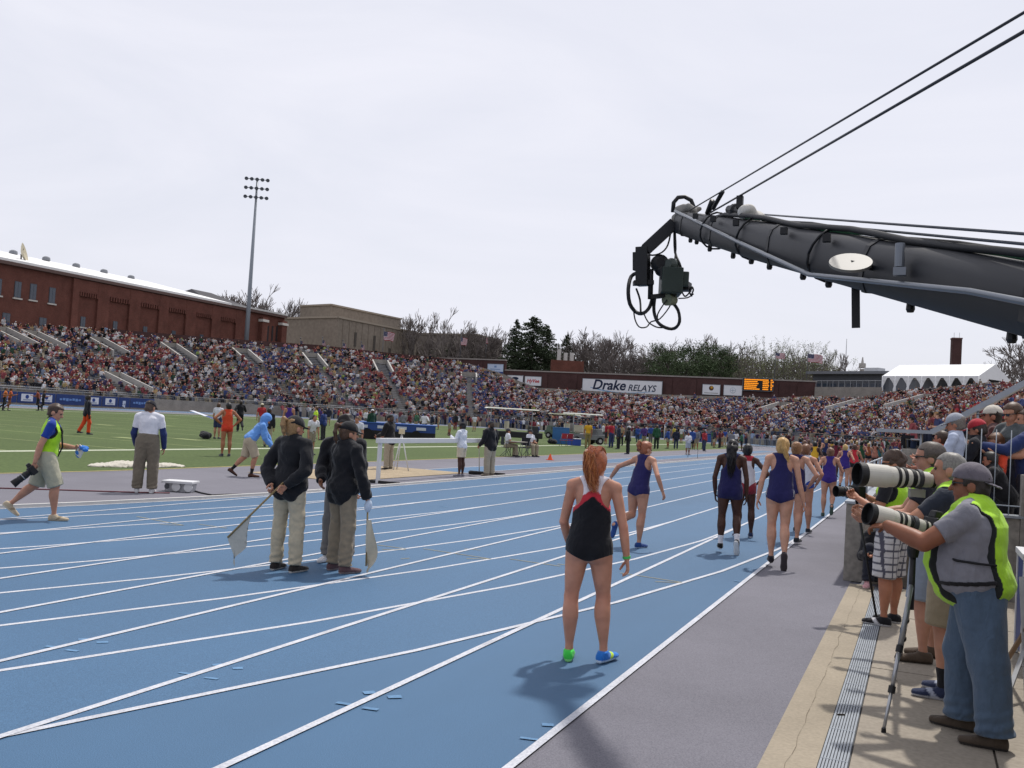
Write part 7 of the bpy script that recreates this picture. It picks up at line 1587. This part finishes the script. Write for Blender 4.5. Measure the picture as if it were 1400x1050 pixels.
for pts, r in (([(872, 373), (863, 378), (859, 395), (861, 415), (870, 427), (880, 428), (888, 420), (892, 408)], .016), ([(895, 408), (894, 425), (899, 440), (910, 448), (922, 449), (929, 440), (927, 424), (918, 412)], .014), ([(922, 318), (923, 345), (929, 360), (933, 373)], .010), ([(917, 318), (913, 335), (905, 345), (892, 349), (880, 345), (876, 338)], .007), ([(923, 316), (924, 340), (922, 360)], .007),
               ([(866, 420), (868, 436), (874, 447), (884, 447), (890, 440), (902, 436), (915, 420), (920, 408)], .006), ([(880, 428), (886, 440), (897, 447), (906, 448)], .006), ([(870, 395), (875, 410), (876, 428)], .009), ([(932, 398), (936, 405), (941, 402), (946, 394)], .007), ([(945, 404), (948, 396), (945, 392), (943, 400), (946, 405)], .007), ([(928, 408), (940, 407), (948, 402)], .006), ([(900, 440), (899, 430), (908, 415), (914, 408)], .006)):
    sm = []
    for i in range(len(pts)-1):
        for t in (0, .33, .66):
            p0, p1, p2, p3 = [np.array(pts[min(max(i+k, 0), len(pts)-1)], float) for k in (-1, 0, 1, 2)]; sm.append(.5*((2*p1)+(-p0+p2)*t+(2*p0-5*p1+4*p2-p3)*t*t+(-p0+3*p1-3*p2+p3)*t**3))
    sm.append(np.array(pts[-1], float)); mb = MB(); mb.tube([DC(p[0], p[1], .05*math.sin(i*.7)) for i, p in enumerate(sm)], r, 6); mb.build('loose_cable', M_CABLE, cr)
# pedestal out of frame to the right
pc = BASE-ad*.5-co; mb = MB(); mb.tube([(pc.x, pc.y, .25), (pc.x, pc.y, pc.z)], .09, 12); mb.tube([Vector((pc.x, pc.y, pc.z)), MT], .04, 8); mb.build('pedestal', M_BLK, cr)
for a in (0, 2.09, 4.19):
    mb = MB(); mb.bar((pc.x, pc.y, .3), (pc.x+.6*math.cos(a), pc.y+.6*math.sin(a), .12), .07, .07); mb.lathe((pc.x+.6*math.cos(a), pc.y+.6*math.sin(a), .1), [(-.03, .1), (.03, .1)], (math.sin(a), -math.cos(a), 0), 14); mb.build('base_leg', M_BLK, cr)
# ------------------------------------------------------------------ white barrier over the sand
bA, bB = G(513, 661), G(668, 648); br = empty('water_jump_barrier', (bA+bB)/2); tag(br, 'long white beam barrier on white posts with black feet across the sand pit end', 'barrier'); bo = Vector(br.location)
M_BW = mat('c9cacc', .5, .05, 2); mb = MB(); mb.bar(bA-bo+Vector((0, 0, 1.06)), bB-bo+Vector((0, 0, 1.06)), .127, .127); mb.build('beam', M_BW, br, .01)
dd = (bB-bA).normalized(); sd = Vector((-dd.y, dd.x, 0))
for p in (bA+dd*.12, bB-dd*.12):
    mb = MB(); mb.bar(p-bo, p-bo+Vector((0, 0, 1.0)), .10, .07); mb.build('post', M_BW, br); mb = MB(); mb.bar(p-bo-sd*.6+Vector((0, 0, .035)), p-bo+sd*.6+Vector((0, 0, .035)), .09, .07); mb.build('foot', mat('1a1a1d', .6), br)
# judge's white tripod
tj = empty('white_tripod', G(546, 645)); tag(tj, 'white measuring tripod beside the judge in the sand', 'tripod')
for a in (.3, 2.4, 4.5): mb = MB(); mb.tube([(0, 0, 1.15), (.28*math.cos(a), .28*math.sin(a), .03)], .018, 6); mb.build('leg', M_BW, tj)
mb = MB(); mb.box((0, 0, 1.22), (.14, .12, .16)); mb.build('instrument', mat('c2b69a', .5), tj)
# white box with horn speakers and cables
wb = empty('white_equipment_box', G(246, 672), R_(20)); tag(wb, 'white equipment box with round fittings and black cables on the grey apron', 'equipment box'); mb = MB(); mb.box((0, 0, .19), (.62, .38, .05)); mb.build('lid', M_BW, wb, .01); mb = MB(); mb.box((0, .03, .09), (.52, .28, .17)); mb.build('case', mat('a9aaae', .6), wb)
for x in (-.02, .22): mb = MB(); mb.lathe((x, -.16, .10), [(0, .085), (.05, .075), (.10, .05)], (0, 1, 0), 16); mb.build('round_fitting', M_BW, wb)
mb = MB(); mb.lathe((-.22, -.12, .1), [(0, .05), (.03, .05)], (0, 1, 0), 12); mb.build('socket', mat('55585e', .5), wb)
def ground_cable(pts, r, c, label, z=.012):
    P_ = [G(*p, z) for p in pts]; mb = MB(); mb.tube(P_, r, 6); o = mb.build('ground_cable', mat(c, .7, 0)); tag(o, label, 'cable')
ground_cable([(262, 670), (275, 674), (290, 677), (310, 676), (330, 676)], .018, '1a1a1e', 'black cable trailing from the white equipment box')
ground_cable([(-10, 667), (60, 669), (120, 671), (185, 673), (232, 674)], .013, '6a3a40', 'thin dark red cable lying along the grey apron')
# crumpled tarp
tv, tf = field([Ell((x, y, .02), (rx, ry, rz)) for x, y, rx, ry, rz in ((-.9, 0, .55, .32, .10), (-.3, .1, .6, .4, .17), (.4, -.1, .6, .36, .14), (1.0, .05, .6, .3, .10), (.1, .25, .9, .25, .12), (-.5, -.2, .5, .2, .10))], .03, wr=.055, seed=12, kk=.12)
o = link('white_tarp', np_mesh('white_tarp', tv, tf, solid('b9b4a8', len(tv))), None, cloth_mat()); o.location = G(186, 638); o.rotation_euler = (0, 0, R_(70)); o.scale = (.85, .85, .7); tag(o, 'crumpled off white tarpaulin lying on the turf edge', 'tarp')
# orange cone, small table, backpack
cn = empty('orange_cone', G(752, 629)); tag(cn, 'small orange marker cone beside the runway', 'cone'); mb = MB(); mb.lathe((0, 0, .02), [(0, .12), (.26, .02)], n=14); mb.build('body', mat('d2532a', .6, 0), cn); mb = MB(); mb.box((0, 0, .012), (.3, .3, .024)); mb.build('base', mat('c24a26', .6, 0), cn)
cn2 = empty('orange_cone', G(1022, 617)); tag(cn2, 'orange marker cone on the inner kerb behind the runner in white socks', 'cone'); mb = MB(); mb.lathe((0, 0, .02), [(0, .16), (.42, .03)], n=14); mb.build('body', mat('c9432f', .6, 0), cn2)
tb_ = empty('small_table', G(705, 625)); tag(tb_, 'small folding table in front of the seated official', 'table'); mb = MB(); mb.box((0, 0, .72), (.9, .6, .04)); mb.build('top', mat('8a857c', .7), tb_)
for sx in (-1, 1):
    for sy in (-1, 1): mb = MB(); mb.tube([(sx*.4, sy*.25, 0), (sx*.4, sy*.25, .7)], .015, 5); mb.build('leg', mat('4a4c52', .5), tb_)
def bag(px, py, s, col, label):
    v, f_ = field([Ell((0, 0, .13), (.28, .18, .14)), Ell((.1, -.1, .1), (.18, .12, .12)), Ell((-.12, .02, .22), (.12, .1, .08))], .025, wr=.03, seed=px); o = link('sports_bag', np_mesh('sports_bag', v, f_, solid(col, len(v))), None, cloth_mat()); o.location = G(px, py); o.scale = (s, s, s); tag(o, label, 'bag')
bag(281, 600, 1.25, '17181d', 'black sports bag on the turf left of the orange athlete'); bag(755, 607, 1.4, '17181d', 'black bag lying on the turf left of the blue bin'); bag(877, 618, 1.2, '5a1f1f', 'dark red bag beside the person all in black')
# striped flags bundle on the turf
fb = empty('fallen_flag', G(277, 578)); tag(fb, 'blue and white feather flag lying on the turf', 'flag'); mb = MB(); mb.cur = 0; mb.bar((-1.2, 0, .9), (1.6, .5, .15), .6, .02); mb.build('cloth', mat('c2c6d2', .8), fb); mb = MB(); mb.bar((.2, .24, .55), (1.6, .48, .18), .5, .03); mb.build('blue_panel', M_BLUE, fb)
# carts
def cart(px, py, rel, label, body, canopy='c9c9c0', sc=1.0, long_=2.6):
    r_ = empty('utility_cart', G(px, py), R_(facing(px, rel))); tag(r_, label, 'cart'); r_.scale = (sc, sc, sc); MBd = mat(body, .5, .1, 2)
    mb = MB(); mb.box((0, 0, .48), (1.2, long_, .34)); mb.box((0, long_*.36, .78), (1.15, .5, .5), None, .8); mb.build('body', MBd, r_, .03); mb = MB(); mb.box((0, -.1, .78), (1.1, .5, .14)); mb.box((0, -.38, 1.02), (1.1, .12, .45)); mb.build('seat', mat('b9b2a0', .7), r_)
    for sx in (-1, 1):
        for y in (-long_*.32, long_*.36):
            mb = MB(); mb.lathe((sx*.55, y, .25), [(-.09, .25), (.09, .25)], (1, 0, 0), 16); w = mb.build('wheel', mat('1a1a1c', .8), r_); mb = MB(); mb.lathe((sx*.60, y, .25), [(-.07, .12), (.07, .12)], (1, 0, 0), 12); mb.build('hub', mat('9a9a9c', .5), w)
        for y in (-long_*.42, long_*.30): mb = MB(); mb.tube([(sx*.55, y, .6), (sx*.55, y, 1.95)], .025, 6); mb.build('canopy_post', mat('8d8f94', .5), r_)
    mb = MB(); mb.box((0, -.12, 1.98), (1.35, long_*.92, .07), None, .93); mb.build('canopy', mat(canopy, .5, .05, 1), r_, .02); mb = MB(); mb.tube([(-.3, long_*.25, .95), (-.3, long_*.12, 1.15)], .02, 6); mb.lathe((-.3, long_*.12, 1.15), [(-.01, .17), (.01, .17)], (0, -.8, .6), 14); mb.build('steering_wheel', mat('1a1a1c', .6), r_)
    return r_
cart(700, 605, -80, 'long dark utility cart with white canopy parked on the turf', '17181c', sc=1.25, long_=3.4); cart(797, 607, -60, 'open cart with white canopy tilted beside the mustard shirted person', '6a6c70', sc=1.25); cart(768, 600, 70, 'cart with greenish canopy behind the open cart', '4a5a4c', 'a3a892', sc=1.25)
def block_(px, py, size, col, label, cat_, name, rel=0, detail=None):
    r_ = empty(name, G(px, py), R_(facing(px, rel))); tag(r_, label, cat_); sx, sy, sz = size; mb = MB(); mb.box((0, 0, sz/2), size); mb.build('body', mat(col, .6, .1, 2), r_, .03); mb = MB(); mb.box((0, 0, sz+.02), (sx*1.04, sy*1.04, .05)); mb.build('lid', mat(detail or col, .6, .1, 2), r_); return r_
block_(766, 607, (1.3, .9, 1.25), '2f5f92', 'tall light blue bin on the turf beside the carts', 'bin', 'blue_bin'); block_(785, 609, (1.0, .8, .5), '24408f', 'low royal blue cooler beside the tall blue bin', 'cooler', 'blue_cooler', 0, 'c2c4ca')
block_(874, 600, (1.1, .9, 1.3), '27558f', 'blue bin right of the infield group', 'bin', 'blue_bin'); block_(985, 604, (5.0, 2.5, 1.1), '22407c', 'blue high jump landing mat far down the infield', 'landing mat', 'landing_mat'); block_(958, 604, (3.0, 2, .9), '234a86', 'small blue landing mat next to the larger far mat', 'landing mat', 'landing_mat')
tr = block_(535, 601, (5.4, 2.2, 1.0), '23417f', 'long blue covered trailer with white marks on the infield', 'trailer', 'blue_trailer', 0, '3a5fa5')
for sx in (-1, 1):
    mb = MB(); mb.lathe((sx*1.5, -1.2, .32), [(-.1, .34), (.1, .34)], (0, 1, 0), 16); mb.build('wheel', mat('141416', .8), tr)
mb = MB(); mb.box((0, -1.14, .28), (5.4, .06, .55)); mb.build('dark_skirt', mat('17181c', .7), tr)
for k in range(4): mb = MB(); mb.box((-1.8+k*1.2, -1.13, .78), (.6, .04, .18)); mb.build('white_mark', mat('b9bec8', .6), tr)
for px, cc, lab in ((770, '8a2430', 'red folding chair back beside the blue bin'), (778, '7a2030', 'second red folding chair beside the blue bin'), (716, '1a1c24', 'black chair at the edge of the turf by the seated officials')): chair(px, 610 if px != 716 else 624.5, facing(px, 160), lab, cc)
po_ = empty('marker_pole', G(908, 600)); tag(po_, 'thin white pole with orange top on the infield', 'pole'); mb = MB(); mb.tube([(0, 0, 0), (0, 0, 2.2)], .04, 6); mb.build('shaft', M_BW, po_); mb = MB(); mb.tube([(0, 0, 2.2), (0, 0, 3.2)], .06, 6); mb.build('orange_top', mat('c2602a', .6, 0), po_)
ml = empty('small_hurdle', G(947, 626)); tag(ml, 'low thin stand on the apron past the runway judge', 'stand'); mb = MB(); mb.tube([(-.3, 0, 0), (-.3, 0, .5)], .015, 5); mb.tube([(.3, 0, 0), (.3, 0, .5)], .015, 5); mb.build('leg', mat('55585e', .5), ml); mb = MB(); mb.tube([(-.4, 0, .5), (.4, 0, .5)], .015, 5); mb.build('bar', mat('8d8f94', .5), ml)
# crowd barrier fence at the far bend inside
for k in range(9):
    p = G(1032+k*7, 613-k*.3); r_ = empty('crowd_barrier', p, R_(15)); tag(r_, 'grey metal crowd barrier panel across the far end of the apron', 'barrier', 'crowd barrier panels at the far bend'); mb = MB(); mb.bar((-.55, 0, 1.05), (.55, 0, 1.05), .04, .04); mb.bar((-.55, 0, .2), (.55, 0, .2), .04, .04)
    for i in range(8): mb.tube([(-.55+i*.157, 0, .2), (-.55+i*.157, 0, 1.05)], .012, 4)
    mb.build('grid', M_GAL, r_); mb = MB(); mb.bar((-.4, -.25, .03), (-.4, .25, .03), .04, .04); mb.bar((.4, -.25, .03), (.4, .25, .03), .04, .04); mb.build('feet', M_GAL, r_)
# things at the right edge of the pit
bb = empty('blue_storage_box', (.98, 9.3, 0)); tag(bb, 'blue panel box with white frame against the pit wall', 'box'); mb = MB(); mb.box((0, 0, .48), (.3, .6, .80)); mb.build('body', mat('22356e', .6, .1), bb, .01); mb = MB(); mb.box((0, 0, .91), (.34, .66, .05)); mb.box((-.14, -.29, .45), (.04, .05, .88)); mb.box((-.14, .29, .45), (.04, .05, .88)); mb.build('frame', M_BW, bb)
es = empty('folding_easel', G(1392, 905)); tag(es, 'folding stand with wooden and metal legs at the pit wall', 'stand'); eo2 = Vector(es.location)
for p_, q_, c in (((1369, 915), (1402, 862), '6a4f36'), ((1371, 968), (1404, 880), 'a2a4a8'), ((1404, 960), (1400, 868), 'a2a4a8')):
    a_ = G(*p_, .01); b_ = DP(q_[0], q_[1], 6.9); mb = MB(); mb.bar(a_-eo2, b_+(b_-a_)*.9-eo2, .03, .02); mb.build('leg', mat(c, .5), es)
lf = MB(); lf.box(G(1150, 977, .012), (.05, .012, .008), Matrix.Rotation(.5, 3, 'Z')); tag(lf.build('dead_twig', mat('231a14', .9)), 'dark twig lying across the drain grate', 'twig')

# ------------------------------------------------------------------ more people across the infield, terrace onlookers
rgi = random.Random(31)
TOPS = [('navy', '1f2438'), ('black', '17171b'), ('white', 'c2c2c8'), ('grey', '6f7078'), ('red', '8f2630'), ('maroon', '5a222c'), ('royal blue', '2a4688'), ('purple', '44306a'), ('green', '2c5540'), ('tan', '93826a')]
for k in range(44):
    px = rgi.choice([rgi.uniform(400, 660), rgi.uniform(740, 1060), rgi.uniform(810, 1010)]); hz_ = 604+math.tan(R_(3.35))*(px-1260); g_ = G(px, hz_+rgi.uniform(21, 31))
    cn, cc = TOPS[rgi.randrange(len(TOPS))]
    person(g_, rgi.uniform(0, 360), rgi.uniform(1.66, 1.88), dict(ul=(-.2, rgi.uniform(-.1, .4), -1), al=(.1, rgi.uniform(.1, 1), -.7), ur=(.2, rgi.uniform(-.1, .4), -1), ar=(-.1, rgi.uniform(.1, 1), -.7), tr=(.05, rgi.uniform(-.1, .2), -1)), dict(upper=(rgi.choice(['tee', 'jacket']), cc), lower=('trousers', rgi.choice(['1c1d24', '8a8170', '2c3650', '5a5a60']), 1) if rgi.random() < .65 else ('shorts', rgi.choice(['1c1d24', '8a8170']), 1, .9), shoes=('3a3a40', '9a9aa0')), f'distant bystander in {cn} top out among the infield equipment', vox=.034, skin=rgi.choice(['b98a72', '5a3c2e', 'a87358']), hair=('short', rgi.choice(['2a201a', '151214', '6a5036'])), face=False, group=f'distant infield bystanders in {cn} tops')
tz = ONY(850, 550, WY-2).z; td_ = empty('terrace_ledge', ((ONY(792, 550, WY-2).x+ONY(912, 550, WY-2).x)/2, WY-1.4, tz)); tag(td_, 'pale concrete ledge below the big banner where onlookers stand', 'ledge'); wl_ = ONY(912, 550, WY-2).x-ONY(792, 550, WY-2).x
mb = MB(); mb.box((0, 0, -.55), (wl_, 2.0, 1.1)); mb.build('slab', M_WALLC, td_)
for k, px in enumerate((802, 810, 818, 824, 833, 838, 847, 852, 860, 869, 878, 885, 891, 897)):
    key = (6+k % 2, (0, 1, 1, 0, 6, 1, 3, 0, 1, 4, 2, 0, 1, 6)[k]); V_, F_, R2 = PROTO[key[0]]; pal = np.stack([np.array(dull(SHIRTS[key[1]][1])), SKINS[k % 5], HAIRS[k % 4], LEGS[k % 4]])
    o = link('person', np_mesh('terrace_onlooker', V_, F_, pal[R2], smooth=False), None, M_SPEC); x = ONY(px, 550, WY-1.6).x; o.location = (x, WY-1.6, tz); o.rotation_euler = (0, 0, rgi.uniform(2.2, 4.0)); tag(o, f'onlooker in {SHIRTS[key[1]][0]} standing on the ledge below the big banner', 'person', f'onlookers in {SHIRTS[key[1]][0]} on the ledge below the banner')
